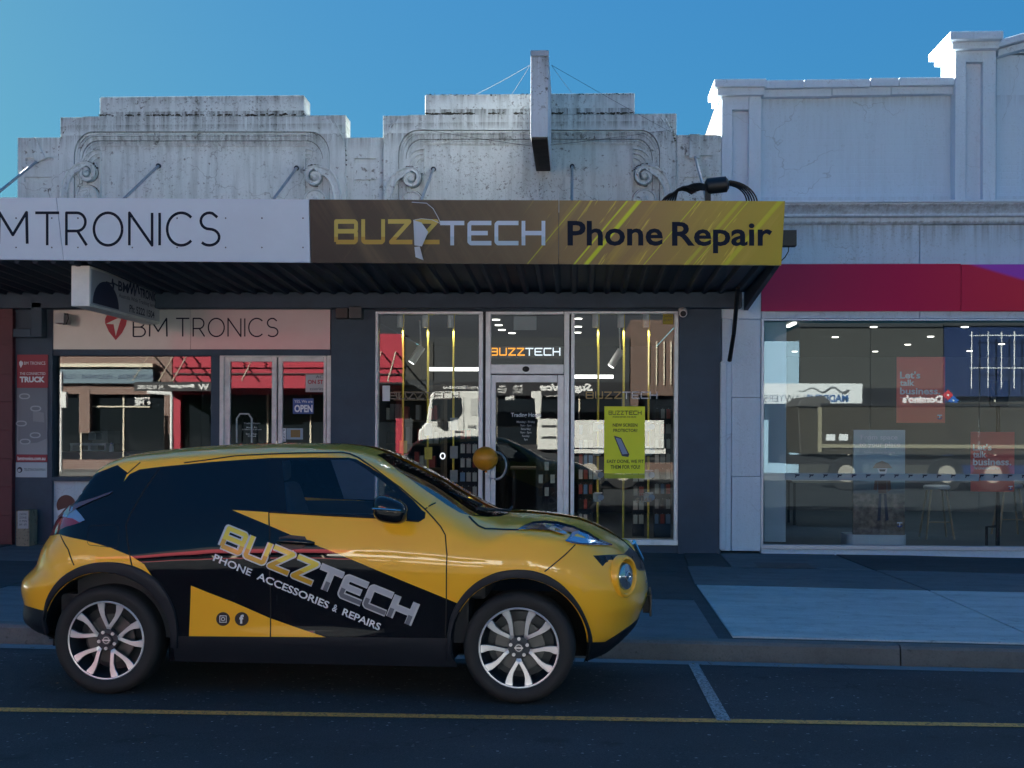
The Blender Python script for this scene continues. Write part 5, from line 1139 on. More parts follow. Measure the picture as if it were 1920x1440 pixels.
def RZ(x):   # depth of the roll-over at the top edge
    a=.085; 
    return a+.12*sst(.42,.75,x)*(1-sst(1.0,1.25,x))+.03*sst(1.1,1.4,x)+.10*(1-sst(-1.75,-1.25,x))
def Wd(x,z):
    w_=WBF(z)
    # shoulders over the wheels, slight waist between them
    for xw,am in ((1.265,.030),(-1.265,.034)):
        w_+=am*math.exp(-((x-xw)/.42)**2)*math.exp(-((z-.78)/.22)**2)
    w_-=.012*math.exp(-((x)/.6)**2)*math.exp(-((z-.55)/.25)**2)
    w_+=.012*math.exp(-((z-.36)/.06)**2)*math.exp(-(x/.9)**2)
    rf=.62; rb=.50
    w_*=Fp((XF(z)-x)/rf,2.3)*Fp((x-XB(z))/rb,2.6)*Fp((ZT(x)-z)/RZ(x),2.3)
    return max(w_,0.0)
def Nd(x,z,e=.006):
    dx=(Wd(x+e,z)-Wd(x-e,z))/(2*e); dz=(Wd(x,z+e)-Wd(x,z-e))/(2*e)
    v=Vector((-dx,-1,-dz)); v=Vector((-dx,-1,-dz)); 
    # surface y=-W(x,z): outward normal points to -y
    return Vector((-dx,-1.0,-dz)).normalized()
def cp(px,py,y0=-.85):
    """picture point -> (x,z) on the near flank"""
    y=y0
    for _ in range(14):
        x,z=carl(px,py,y); y=.55*y+.45*(-max(Wd(x,z),.12))
    return carl(px,py,y)
def CP(pts): return [cp(*p) for p in pts]
print('CARZ',CO.z,gz(CO.x,7.85),CS)
car=thing('parked_car','yellow and black wrapped compact crossover parked at the kerb, lettered BUZZTECH','car',CO)
car.rotation_euler=(0,0,CYAW); WLOC[car.name]=Vector((0,0,0)); car.scale=(1,1,1)
# ------------------------------------------------------------------ car materials
def carpaint(name,col,flake=.12,rough=.32,metal=.25):
    m=mat(name,col,rough,metal=metal,coat=1.0,spec=.15 if col[0]>.1 else 0.0); n,l,b=graph(m); b.inputs['Coat Roughness'].default_value=.02
    tc=N(n,'ShaderNodeTexCoord'); nz=N(n,'ShaderNodeTexNoise'); nz.inputs['Scale'].default_value=3.2; nz.inputs['Detail'].default_value=1; l.new(tc.outputs['Object'],nz.inputs[0])
    bp=N(n,'ShaderNodeBump'); bp.inputs['Strength'].default_value=.22; bp.inputs['Distance'].default_value=.01; l.new(nz.outputs[0],bp.inputs['Height']); l.new(bp.outputs[0],b.inputs['Coat Normal']); return m
YEL=carpaint('yellow_car_paint',(1.0,.50,.03),metal=.0); BLK=carpaint('black_gloss_wrap',(.006,.007,.010),metal=0,rough=.6)
CLAD=mat('car_black_plastic',(.012,.016,.024),.50,spec=.25,bump=.15,bscale=200); GAP=mat('panel_gap',(.004,.004,.004),.8)
WSG=glass_mat('windscreen_glass',(.10,.12,.12),1.75); SDG=glass_mat('door_glass',(.84,.90,.93),1.55); TDG=mat('privacy_glass',(.004,.006,.010),.03,spec=.5,coat=.0)
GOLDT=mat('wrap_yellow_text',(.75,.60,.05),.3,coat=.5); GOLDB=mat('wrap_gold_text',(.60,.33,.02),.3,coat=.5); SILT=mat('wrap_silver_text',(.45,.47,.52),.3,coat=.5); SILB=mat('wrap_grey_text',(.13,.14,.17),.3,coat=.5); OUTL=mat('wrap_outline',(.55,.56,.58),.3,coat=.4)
# ------------------------------------------------------------------ flank surface cut into panels
def circ(cx,cz,r,n=40,a0=0,a1=360): return [(cx+r*math.cos(R(a0+(a1-a0)*i/n)),cz+r*math.sin(R(a0+(a1-a0)*i/n))) for i in range(n)]
ARF=circ(1.265,RW+.018,.402,48); ARR=circ(-1.265,RW+.018,.402,48)
PG_={}
PG_['glassf']=CP([(529,864),(600,862.5),(654,862),(663,865),(686,879),(715,901),(745,924),(747,930),(747,966),(640,963.5),(538,960.5)])
PG_['glassr']=CP([(320,880),(400,868),(480,864),(500,864),(502,955),(440,954),(330,957),(325,930)])
wsb=[(700,845),(712,853),(728,865),(760,888),(800,916),(840,940),(880,962),(905,969),(935,967),(960,950),(900,900),(800,850),(720,820)]
PG_['wsc']=CP([(706,853),(716,858),(735,873),(762,893),(800,921),(840,948),(862,961),(884,967),(915,969),(938,968)])+[carl(955,961,-.1),carl(955,940,-.1),carl(880,890,0),carl(735,835,0)]
PG_['rearglass']=[carl(250,870,-.4)]+CP([(239,886),(232,903),(224,917),(205,922),(175,933),(150,944),(128,954)])+[carl(100,955,-.4),carl(150,910,-.4)]
PG_['tail']=CP([(90,960),(104,961),(118,959),(128,967),(140,973),(153,979),(140,983),(122,988),(108,996),(98,1004),(88,1002)])
PG_['black']=CP([(243,889),(262,880),(302,875),(396,866),(505,858.5),(584,857.5),(654,858),(668,861),(690,873),(720,893),(748,914),(775,938),(797,963),(796,972),(786,978),(709,971.5),(620,967),(505,960.5),(435,956),(505,985.5),(563,1010),(640,1041),(740,1083),(838,1123),(862,1133),(862,1260),(619,1260),(619,1197.5),(560,1178),(505,1158.5),(440,1130),(389,1110.5),(358,1098),(356,1260),(300,1260),(285,1080),(270,1058),(247,1043),(208,1027),(160,1013),(111,1001.5),(88,1006),(60,985),(90,950),(140,935),(222,915),(236,898)])
PG_['gr']=CP([(1112,1041.5),(1140,1040),(1170,1038)])+[carl(1196,1030,-.4),carl(1225,1026,-.2),carl(1240,1085,-.2),carl(1214,1082,-.42)]+CP([(1198,1070),(1186,1057),(1172,1051),(1158,1049),(1142,1050),(1135,1056),(1130,1062)])
PG_['fbl']=CP([(1094,1204),(1134,1203.5),(1170,1180),(1206,1150)])+[carl(1240,1120,-.4),carl(1240,1260,-.5),carl(1100,1260,-.8),carl(1080,1260,-.85)]
PG_['rbl']=[carl(20,1130,-.6)]+CP([(42,1132),(60,1139),(95,1147)])+[carl(110,1148,-.84),carl(115,1260,-.84),carl(20,1260,-.6)]
PG_['sill']=[carl(320,1194,-.88),carl(865,1198,-.88),carl(865,1280,-.88),carl(320,1280,-.88)]
PG_['hood']=CP([(879,966),(886,975),(897,985),(910,991),(940,992.5),(972,993),(990,986),(1010,981),(1045,983),(1075,990),(1100,1002),(1120,1016),(1146,1024),(1168,1031),(1192,1035)])+[carl(1215,1020,0),carl(1100,930,0),carl(940,900,0),carl(905,945,-.1)]
PG_['roof']=[carl(232,895,-.5)]+CP([(262,869),(330,858),(410,851),(520,845),(600,843),(650,843),(690,849)])+[carl(704,850,-.3),carl(735,835,0),carl(735,780,0),carl(200,780,0)]
PG_['fdoor']=CP([(505,852),(560,850),(640,849),(655,851),(672,859),(700,878),(750,914),(797,955),(812,972),(826,988),(835,1004),(838,1040),(837,1125),(834,1196),(507,1195),(507,1100),(506,1000),(504,940)])
PG_['rdoor']=CP([(504,852),(440,855),(402,862),(345,868),(300,876),(270,920),(244,965),(236,985),(240,1020),(248,1062),(290,1090),(320,1130),(333,1160),(336,1195),(506,1195),(505,1000),(503,940)])
PG_['fbump']=CP([(1079,1021),(1060,1040),(1021,1072),(1015,1078)])+[carl(1015,1300,-.85),carl(1300,1300,-.4),carl(1300,1000,-.4),carl(1150,1015,-.4)]
PG_['fbump'][-1]=cp(1100,1020)
PG_['rbump']=CP([(113,1001),(128,1030),(142,1062)])+[carl(142,1300,-.85),carl(0,1300,-.6),carl(0,1000,-.6)]
def inpoly(p,poly):
    x,y=p; c=False; n=len(poly); j=n-1
    for i in range(n):
        xi,yi=poly[i];xj,yj=poly[j]
        if (yi>y)!=(yj>y) and x<(xj-xi)*(y-yi)/(yj-yi)+xi: c=not c
        j=i
    return c
# domain outline
ZB=lambda x: .205+.05*sst(1.5,2.0,x)+.06*(1-sst(-2.0,-1.6,x))
dom=[]
x=-2.02
ends=[]
zs=[.21+i*.02 for i in range(80)]
def inside(x,z,m=0.0):
    return z>ZB(x)-1e-9 and z<ZT(x)-m and x<XF(z)-m and x>XB(z)+m
def clampz(poly): return poly
pts=set()
def addp(x,z):
    if inside(x,z,.0006): pts.add((round(x,4),round(z,4)))
T_=[.0035,.012,.03,.06,.1,.155,.225,.32,.45,.65,.9]
xs=[-2.05+.032*i for i in range(132)]
zz=[.205+.030*i for i in range(47)]
for x in xs:
    for z in zz:
        if z<ZT(x)-RZ(x)*.9 and x>XB(z)+.30 and x<XF(z)-.42: addp(x,z)
    for t in T_: addp(x,ZT(x)-RZ(x)*t)
for z in [.205+.024*i for i in range(58)]:
    for t in T_[1:]: 
        addp(XF(z)-.50*t,z); addp(XB(z)+.36*t,z)
# boundary polyline of the domain, walked from samples
def boundary():
    out=[]
    # bottom from rear to front
    xa=-2.2
    while not inside(xa,ZB(xa)+.001,0) : xa+=.005
    xb=2.3
    while not inside(xb,ZB(xb)+.001,0): xb-=.005
    n=60
    for i in range(n+1): x=xa+(xb-xa)*i/n; out.append((x,ZB(x)))
    z=ZB(xb)+.02
    e=.0005
    while z<ZT(XF(z)-e)-.004: out.append((XF(z)-e,z)); z+=.02
    zf=z; xf=XF(zf)-.004; x=xf
    fr=[]
    while True:
        if x<=XB(ZT(x)-.002)+.004 or x<-2.3: break
        out.append((x,ZT(x)-e)); x-=.02
    z=ZT(x+.02)-.015
    while z>ZB(xa)+.015: out.append((XB(z)+e,z)); z-=.02
    return out
BD=boundary()
polys={k:v for k,v in PG_.items()}
verts=[];edges=[]
def addloop(pl,close=True):
    o=len(verts); verts.extend([Vector(p) for p in pl]); n=len(pl)
    for i in range(n if close else n-1): edges.append((o+i,o+(i+1)%n))
def densify(pl,s=.035):
    out=[]
    for i in range(len(pl)):
        a,b=pl[i],pl[(i+1)%len(pl)]; L=math.hypot(b[0]-a[0],b[1]-a[1]); n=max(1,int(L/s))
        for k in range(n): out.append((a[0]+(b[0]-a[0])*k/n,a[1]+(b[1]-a[1])*k/n))
    return out
addloop(BD)
for pl in list(polys.values())+[ARF,ARR]: addloop(densify(pl))
for p in sorted(pts): verts.append(Vector(p))
r=MG.delaunay_2d_cdt(verts,edges,[],0,1e-6,False)
V2=[(v.x,v.y) for v in r[0]]; T2=[tuple(f) for f in r[2]]
order=[('windscreen','wsc'),('rear_glass','rearglass'),('tail_lamp','tail'),('grille','gr'),('front_lower_bumper','fbl'),('rear_lower_bumper','rbl'),('sill_skirt','sill'),('front_window','glassf'),('rear_window','glassr'),('front_door','fdoor'),('rear_door','rdoor'),('roof','roof'),('bonnet','hood'),('front_bumper','fbump'),('rear_bumper','rbump')]
parts={}
cache={}
def surf(i):
    if i not in cache:
        x,z=V2[i]; cache[i]=((x,-Wd(x,z),z),Nd(x,z))
    return cache[i]
for f in T2:
    cx=sum(V2[i][0] for i in f)/3; cz=sum(V2[i][1] for i in f)/3
    if not inpoly((cx,cz),BD): continue
    if math.hypot(cx-1.265,cz-RW-.018)<.401 or math.hypot(cx+1.265,cz-RW-.018)<.401: continue
    a=[V2[i] for i in f]; ar=(a[1][0]-a[0][0])*(a[2][1]-a[0][1])-(a[1][1]-a[0][1])*(a[2][0]-a[0][0])
    if abs(ar)<1e-10: continue
    if ar<0: f=f[::-1]
    nm='body_shell'
    for k,p in order:
        if inpoly((cx,cz),polys[p]): nm=k; break
    mi=0
    if inpoly((cx,cz),polys['black']) and nm in('body_shell','front_door','rear_door','rear_bumper'): mi=1
    parts.setdefault(nm,[]).append((f,mi))
GRL=mat('grille_black',(.008,.009,.011),.35); TLM=mat('tail_lamp_red',(.30,.012,.02),.08,coat=1,spec=.6)
matof={'windscreen':[WSG],'rear_glass':[TDG],'tail_lamp':[TLM],'grille':[GRL],'front_lower_bumper':[CLAD],'rear_lower_bumper':[CLAD],'sill_skirt':[CLAD],'front_window':[SDG],'rear_window':[TDG]}
def emit_part(nm,sides,tris):
    vmap={};vs=[];ns=[];fs=[];ms=[]
    for sd_ in sides:
        for f,mi in tris:
            ff=[]
            for i in f:
                k=(sd_,i)
                if k not in vmap:
                    p,n=surf(i); vmap[k]=len(vs); vs.append((p[0],p[1]*(-sd_),p[2]) if sd_<0 else (p[0],-p[1],p[2])) ; ns.append((n.x,n.y if sd_<0 else -n.y,n.z))
                ff.append(vmap[k])
            if sd_>0: ff=ff[::-1]
            fs.append(tuple(ff)); ms.append(mi)
    me=bpy.data.meshes.new(nm); me.from_pydata(vs,[],fs)
    for m in matof.get(nm,[YEL,BLK]): me.materials.append(m)
    me.polygons.foreach_set('use_smooth',[True]*len(fs)); me.polygons.foreach_set('material_index',ms)
    me.normals_split_custom_set_from_vertices(ns)
    ob=bpy.data.objects.new(nm,me); COL.objects.link(ob); ob.parent=car; WLOC[ob.name]=Vector((0,0,0)); return ob
for nm,tr in parts.items():
    if nm in('front_door','rear_door','front_window','rear_window','tail_lamp','sill_skirt'):
        emit_part(nm,(-1,),tr); emit_part(nm,(1,),tr)
    else: emit_part(nm,(-1,1),tr)
def on(x,z,lift=.002):
    n=Nd(x,z); return Vector((x,-Wd(x,z),z))+n*lift
def cmesh(mb,name,mats,smooth_=False,parent=None,bevel=0,recalc=False):
    return mb.build(name,mats,parent or car,bevel,smooth_,recalc=recalc)
def skin_poly(name,px_polys,m,lift=.002,local=False,parent=None):
    """flat print or trim following the flank"""
    pls=[densify(p if local else CP(p),.04) for p in px_polys]; v,f=union2d(pls)
    mb=MB(); mb.v=[tuple(on(a,b,lift)) for a,b in v]; mb.f=[tuple(t) for t in f]; mb.m=[0]*len(f)
    ob=mb.build(name,m,parent or car); return ob
def opend(pl,s=.03):
    out=[]
    for a,b in zip(pl,pl[1:]):
        L=math.hypot(b[0]-a[0],b[1]-a[1]); n=max(1,int(L/s))
        for k in range(n): out.append((a[0]+(b[0]-a[0])*k/n,a[1]+(b[1]-a[1])*k/n))
    return out+[pl[-1]]
def line(name,pxs,wd,m,lift=.0012,closed=False,parent=None):
    P=CP(pxs); P=(densify(P,.03)+[P[0]]) if closed else opend(P,.03)
    polys_=[]; mb=MB(); L=[];Rr=[]
    for i,p in enumerate(P):
        a=P[max(0,i-1)];b=P[min(len(P)-1,i+1)]; dx,dy=b[0]-a[0],b[1]-a[1]; q=math.hypot(dx,dy) or 1; nx,ny=-dy/q*wd/2,dx/q*wd/2
        L.append(on(p[0]+nx,p[1]+ny,lift)); Rr.append(on(p[0]-nx,p[1]-ny,lift))
    n=len(P); mb.add(L+Rr,[(n+i,n+i+1,i+1,i) for i in range(n-1)]); return mb.build(name,m,parent or car)
for pl in ([(507,851),(504,905),(504,960),(506,1000),(507,1100),(507,1195)],
  [(345,868),(402,860.5),(440,855),(505,851.5),(560,849.5),(640,848.5),(655,850.5),(672,858),(700,877),(750,914),(797,955),(812,971),(826,987),(835,1003),(838,1040),(837,1125),(835,1196)],
  [(300,877),(270,920),(244,965),(236,985),(240,1020),(248,1062)],
  [(113,1002),(128,1030),(139,1060)],[(1079,1021),(1060,1040),(1021,1072)],[(879,968),(886,976),(897,986),(910,991.5),(940,992.5),(973,993)],[(797,955),(806,948),(817,943)],
  [(238,889),(262,868),(282,852)]): line('panel_gap',pl,.0075,GAP)
line('fuel_flap_gap',[(166,990),(170,986),(218,984),(222,988),(222,1024),(217,1027),(168,1022),(164,1018)],.003,GAP,closed=True)
for (px0,py0,px1,py1) in ((502,862,506,958),): skin_poly('window_pillar_trim',[[(502,862),(528,862),(536,960),(503,959)]],CLAD if False else BLK,.0015)
line('window_seal',[(505,960.5),(620,967),(709,971.5),(786,978)],.010,GAP,.004)
# ---- wheel arches: plastic lips with thickness
def arch(xw,outer,r_in,name='wheel_arch_trim'):
    cz=RW+.018; O=CP(outer)
    for _ in range(2):
        q=[O[0]]
        for a,b in zip(O,O[1:]): q+=[(a[0]*.75+b[0]*.25,a[1]*.75+b[1]*.25),(a[0]*.25+b[0]*.75,a[1]*.25+b[1]*.75)]
        O=q+[O[-1]]
    O=opend(O,.03)
    mb=MB(); rows=[]
    for i,(x,z) in enumerate(O):
        a=math.atan2(z-cz,x-xw); 
        if z<cz-.06: xi=xw+math.copysign(math.sqrt(max(r_in**2-(z-cz)**2,.01)),x-xw); zi=z
        else: xi=xw+r_in*math.cos(a); zi=cz+r_in*math.sin(a)
        row=[]
        for k,(t,l_) in enumerate(((0,-.004),(0.0,.014),(.08,.020),(.5,.024),(.92,.022),(1,.012))):
            px_,pz_=x+(xi-x)*t,z+(zi-z)*t; row.append(on(px_,pz_,l_))
        e=on(xi,zi,.012); row.append(Vector((e.x,e.y+.10,e.z))); row.append(Vector((e.x,-.42,e.z))); rows.append(row)
    q=len(rows[0]); vs=[p for r_ in rows for p in r_]
    mb.add(vs,[(i*q+j,i*q+j+1,(i+1)*q+j+1,(i+1)*q+j) for i in range(len(rows)-1) for j in range(q-1)])
    return mb
FO=[(839,1236),(838,1215),(840,1180),(846,1152),(856,1131),(875,1106),(900,1086),(935,1071),(976,1067),(1012,1072),(1046,1089),(1074,1116),(1094,1148),(1105,1178),(1110,1204),(1106,1225),(1097,1236)]
RO_=[(92,1186),(84,1160),(86,1132),(95,1108),(112,1086),(136,1068),(165,1057),(198,1053),(236,1056),(271,1069),(299,1091),(320,1122),(331,1152),(335,1185),(334,1214)]
for xw,o_ in ((1.265,FO),(-1.265,RO_)):
    mb=arch(xw,o_,.405); ob=mb.build('wheel_arch_trim',CLAD,car,0,True,recalc=True)
    m2=MB(); m2.v=[(x,-y,z) for x,y,z in mb.v]; m2.f=[f[::-1] for f in mb.f]; m2.m=list(mb.m); m2.build('wheel_arch_trim',CLAD,car,0,True,recalc=True)
# ---- wheels
TYRE=mat('tyre_rubber',(.014,.015,.017),.75,bump=.2,bscale=120); ALLOY=mat('machined_alloy',(.66,.68,.70),.36,metal=.6,var=.05); ALLD=mat('dark_alloy',(.035,.045,.06),.4,metal=.5); BRK=mat('brake_disc',(.10,.11,.12),.4,metal=.7)
def wheel(xw,side,rot,leaf0):
    cy=side*.86; s=side
    mb=MB(); Ro=.236
    # barrel and lip (axis y); profile r,h with h measured inwards
    prof=[(Ro+.006,0.0),(Ro+.001,-.004),(Ro-.006,-.002),(Ro-.010,.012),(Ro-.016,.03),(Ro-.03,.10),(Ro-.035,.17),(.001,.17)]
    n=56; vs=[]
    for r_,h in prof:
        for k in range(n):
            a=2*PI*k/n; vs.append((xw+r_*math.cos(a),cy-s*(h),RW+r_*math.sin(a)))
    o=len(mb.v); mb.v+=vs; 
    for i in range(len(prof)-1):
        for k in range(n): mb.f.append((i*n+k,i*n+(k+1)%n,(i+1)*n+(k+1)%n,(i+1)*n+k)); mb.m.append(0 if i<2 else 1)
    wh=mb.build('wheel',[ALLOY,ALLD],car,0,True,recalc=True)
    # tyre
    t=MB(); pr=[(.2425,.0),(.250,-.006),(.285,-.016),(.306,-.013),(.322,.0),(.331,.018),(.334,.05),(.334,.16),(.331,.19),(.318,.215),(.25,.215),(.243,.2)]
    vs=[];n=72
    for r_,h in pr:
        for k in range(n): a=2*PI*k/n; vs.append((xw+r_*math.cos(a),cy-s*h,RW+r_*math.sin(a)))
    t.v=vs
    for i in range(len(pr)-1):
        for k in range(n): t.f.append((i*n+k,i*n+(k+1)%n,(i+1)*n+(k+1)%n,(i+1)*n+k)); t.m.append(0)
    t.build('tyre',TYRE,wh,0,True,recalc=True)
    # spokes: five leaf shaped pairs
    for k in range(5):
        base=R(leaf0+72*k)
        for sg in (-1,1):
            pts=[(.060,0.0,.012),(.085,.10,.014),(.115,.215,.0145),(.150,.285,.016),(.185,.295,.021),(.213,.275,.027),(Ro-.006,.262,.029)]
            sp=MB(); rows=[]; pts=[(a_,b_,c_*.86) for a_,b_,c_ in pts]
            for j,(r_,da,hw) in enumerate(pts):
                a=base+sg*da; c=Vector((r_*math.cos(a),r_*math.sin(a))); 
                if j==0: nx_=pts[1]
                a2=base+sg*(pts[min(j+1,6)][1]); r2=pts[min(j+1,6)][0]; a1=base+sg*(pts[max(j-1,0)][1]); r1=pts[max(j-1,0)][0]
                d=Vector((r2*math.cos(a2)-r1*math.cos(a1),r2*math.sin(a2)-r1*math.sin(a1))).normalized(); nn=Vector((-d.y,d.x))
                hgt=.004+.020*(1-((r_-.06)/.17))*0+ (.030 if j==0 else .022-.018*(j/6))
                row=[]
                for u,h in ((-1,.028),(-1,.004),(-.82,.0),(.82,.0),(1,.004),(1,.028)):
                    p=c+nn*hw*u; row.append((xw+p.x,cy-s*(h+hgt-.006),RW+p.y))
                rows.append(row)
            q=6
            for row in rows: sp.v+=row
            for i in range(len(rows)-1):
                for j in range(q-1): sp.f.append((i*q+j,i*q+j+1,(i+1)*q+j+1,(i+1)*q+j)); sp.m.append(0 if 1<=j<=3 else 1)
                sp.f.append((i*q+q-1,i*q,(i+1)*q,(i+1)*q+q-1)); sp.m.append(1)
            sp.build('spoke',[ALLOY,ALLD],wh,0,False,recalc=True)
    hb=MB()
    def disc(mb,r_,h0,h1,n=28,cx=0,cz=0,mi=0):
        o=len(mb.v)
        for h in (h0,h1):
            for k in range(n): a=2*PI*k/n; mb.v.append((xw+cx+r_*math.cos(a),cy-s*h,RW+cz+r_*math.sin(a)))
        mb.f.append(tuple(o+k for k in range(n))); mb.m.append(mi); mb.f.append(tuple(o+n+k for k in range(n))[::-1]); mb.m.append(mi)
        for k in range(n): mb.f.append((o+k,o+(k+1)%n,o+n+(k+1)%n,o+n+k)); mb.m.append(mi)
    disc(hb,.066,.022,.06); hb.build('hub',ALLD,wh,.003,False,recalc=True)
    hc=MB(); disc(hc,.034,.006,.03); disc(hc,.027,.004,.0065,mi=1); hc.build('centre_cap',[ALLD,BRK],wh,.002,recalc=True)
    em=MB(); ring_n=24
    for i in range(ring_n):
        a0,a1=2*PI*i/ring_n,2*PI*(i+1)/ring_n; em.add([(xw+r_*math.cos(a),cy-s*.0030,RW+r_*math.sin(a)) for r_,a in ((.017,a0),(.021,a0),(.021,a1),(.017,a1))],[(0,1,2,3)])
    em.box(xw-.026,xw+.026,cy-s*.0028-.0004,cy-s*.0028+.0004,RW-.004,RW+.004); em.build('emblem',ALLOY,wh)
    for k in range(5):
        a=R(leaf0+36+72*k); nb_=MB(); disc(nb_,.0105,.012,.03,10,.052*math.cos(a),.052*math.sin(a)); nb_.build('wheel_nut',ALLOY,wh,recalc=True)
    bd_=MB(); disc(bd_,.150,.085,.10,40); bd_.build('brake_disc',BRK,wh,recalc=True)
    return wh
wheel(1.265,-1,0,-90); wheel(-1.265,-1,0,83); wheel(1.265,1,0,20); wheel(-1.265,1,0,50)
# ---- underbody, wheel wells, cabin
UB=mat('underbody_black',(.006,.006,.007),.9)
mb=MB(); mb.box(-1.8,1.75,-.42,.42,.22,.62); mb.box(-.80,.80,-.78,.78,.20,.34); mb.box(-1.78,-1.66,-.52,.52,.28,.6); mb.box(1.68,1.80,-.45,.45,.30,.6)
cmesh(mb,'underbody',UB)
INT=mat('cabin_dark',(.03,.035,.045),.8); SEAT=mat('seat_fabric',(.10,.11,.13),.9,bump=.4,bscale=200)
mb=MB(); mb.box(-1.6,.95,-.74,.74,.34,.60); cmesh(mb,'cabin_floor',INT)
for s in (-1,1): cmesh(MB().box(-1.5,.66,min(s*.70,s*.73),max(s*.70,s*.73),.5,1.115),'door_lining',INT)
mb=MB(); mb.prof_x([(-.70,.60),(-.70,1.0),(-.60,1.04),(.60,1.04),(.70,1.0),(.70,.60)],.62,1.05); cmesh(mb,'dashboard',INT,False,bevel=.02)
mb=MB(); mb.box(-1.50,-.62,-.60,.60,.60,1.30); cmesh(mb,'rear_bench',INT,bevel=.05)
for y in (-.37,.37):
    mb=MB(); mb.box(-.30,.22,y-.24,y+.24,.58,.74); mb.hexa([(-.36,y-.23,.70),(-.24,y-.23,.70),(-.24,y+.23,.70),(-.36,y+.23,.70),(-.52,y-.20,1.26),(-.42,y-.20,1.26),(-.42,y+.20,1.26),(-.52,y+.20,1.26)]); s_=mb.build('seat',SEAT,car,.04,False,3)
    MB().box(-.56,-.46,y-.12,y+.12,1.27,1.42).build('headrest',SEAT,s_,.035,False,3)
pt=[(.50+.0*math.cos(a),.37+.17*math.sin(a),1.02+.17*math.cos(a)) for a in [2*PI*i/20 for i in range(21)]]; cmesh(MB().tube([(x+.06*(z-1.02)/.17,y,z) for x,y,z in pt],.014,6,cap=False),'steering_wheel',INT,True)
MB().box(.60,.70,-.03,.25,1.30,1.36)
cmesh(MB().box(.34,.36,-.11,.11,1.33,1.39),'rear_view_mirror',INT,bevel=.008)
# ---- door mirror
def mirror(sd_):
    x0,z0=cp(745,953); s=sd_
    mb=MB(); cx,cz=x0+.0,z0+.0; vs=[]
    prof=[(0,-.075,.0),(0,-.085,.02),(0,-.085,.09),(0,-.065,.125),(0,.0,.14),(0,.065,.125),(0,.08,.09),(0,.078,.02),(0,.06,.0)]
    # housing: superellipsoid stretched sideways
    n1,n2=14,24
    for i in range(n1+1):
        u=PI*i/n1
        for k in range(n2):
            v=2*PI*k/n2; f=lambda c,e: math.copysign(abs(c)**e,c)
            X_=f(math.sin(u),.6)*f(math.cos(v),.7)*.102; Z_=f(math.sin(u),.6)*f(math.sin(v),.7)*.078; Y_=f(math.cos(u),.75)*.10
            Z_*= (1.0-.22*(X_/.102)*(1 if Z_>0 else 0)); Z_+= .012*(1 if X_<0 else -1)*abs(X_)/.1
            vs.append((cx-.005+X_+ .02*Y_/.1*0,s*(.985)+Y_,cz+Z_))
    fs=[(i*n2+k,(i+1)*n2+k,(i+1)*n2+(k+1)%n2,i*n2+(k+1)%n2) for i in range(n1) for k in range(n2)]
    mb.add(vs,fs); m=mb.build('door_mirror',BLK,car,0,True,recalc=True)
    st=MB(); st.tube([(cx-.10,s*1.062,cz+.012),(cx-.05,s*1.080,cz+.012),(cx+.02,s*1.088,cz+.008),(cx+.07,s*1.075,cz+.004)],[.004,.0075,.0075,.004],8); st.build('indicator_strip',mat('chrome_strip',(.7,.72,.75),.15,metal=1),m)
    MB().box(cx-.02,cx+.06,min(s*.84,s*.93),max(s*.84,s*.93),cz-.075,cz-.03).build('mirror_arm',BLK,m,.015)
    skin=[(748,925),(798,962),(797,972),(788,978),(745,973)]
    if s<0: skin_poly('mirror_base',[skin],BLK,.004)
mirror(-1); mirror(1)
# ---- door handles
for pxs in (((524,1013),(590,1020)),):
    a=cp(522,1015); b=cp(590,1019)
    for s in (-1,1):
        pth=[]
        for i in range(9):
            t=i/8; p=on(a[0]+(b[0]-a[0])*t,a[1]+(b[1]-a[1])*t,.010+.028*math.sin(PI*t)**.5); pth.append((p.x,p.y if s<0 else -p.y,p.z))
        MB().tube(pth,[.012,.017,.019,.019,.018,.017,.016,.015,.009],10).build('door_handle',BLK,car,0,True)
skin_poly('handle_recess',[[(523,1008),(545,1003),(572,1006),(578,1018),(566,1029),(545,1031),(528,1024)]],mat('recess_black',(.012,.012,.014),.35),.003)
# ---- upper lamp strip on the wing
HLG=mat('lamp_cover',(.10,.22,.42),.04,spec=1,coat=1,metal=.35); HLD=mat('lamp_dark',(.02,.03,.05),.15,coat=1); CHR=mat('chrome',(.75,.77,.8),.08,metal=1)
hl=skin_poly('headlamp_strip',[[(972,994.5),(985,987),(999,982),(1022,980),(1045,982),(1075,990),(1101,1001),(1122,1014),(1146,1023.5),(1120,1023.5),(1088,1022),(1072,1020),(1059,1015.5),(1068,1007),(1072,1000),(1050,997),(1022,996),(995,994)]],HLG,.008)
skin_poly('lamp_inner',[[(980,992),(998,985.5),(1016,985),(1040,990),(1060,1000),(1056,998),(1020,995.5)]],HLD,.0095,parent=hl); skin_poly('lamp_inner',[[(1018,986),(1040,989),(1058,999),(1064,1003),(1052,1003),(1036,998),(1026,994)]],mat('lamp_lens',(.5,.5,.48),.2,metal=.4,coat=1),.0105,parent=hl)
skin_poly('lamp_inner',[[(1062,1015),(1075,1008),(1100,1012),(1130,1020),(1090,1020)]],mat('lamp_lens_blue',(.25,.42,.62),.1,metal=.5,coat=1),.0095,parent=hl)
line('lamp_edge',[(972,994.5),(985,987),(999,982),(1022,980),(1045,982),(1075,990),(1101,1001),(1122,1014),(1146,1023.5)],.006,HLD,.0095,parent=hl)
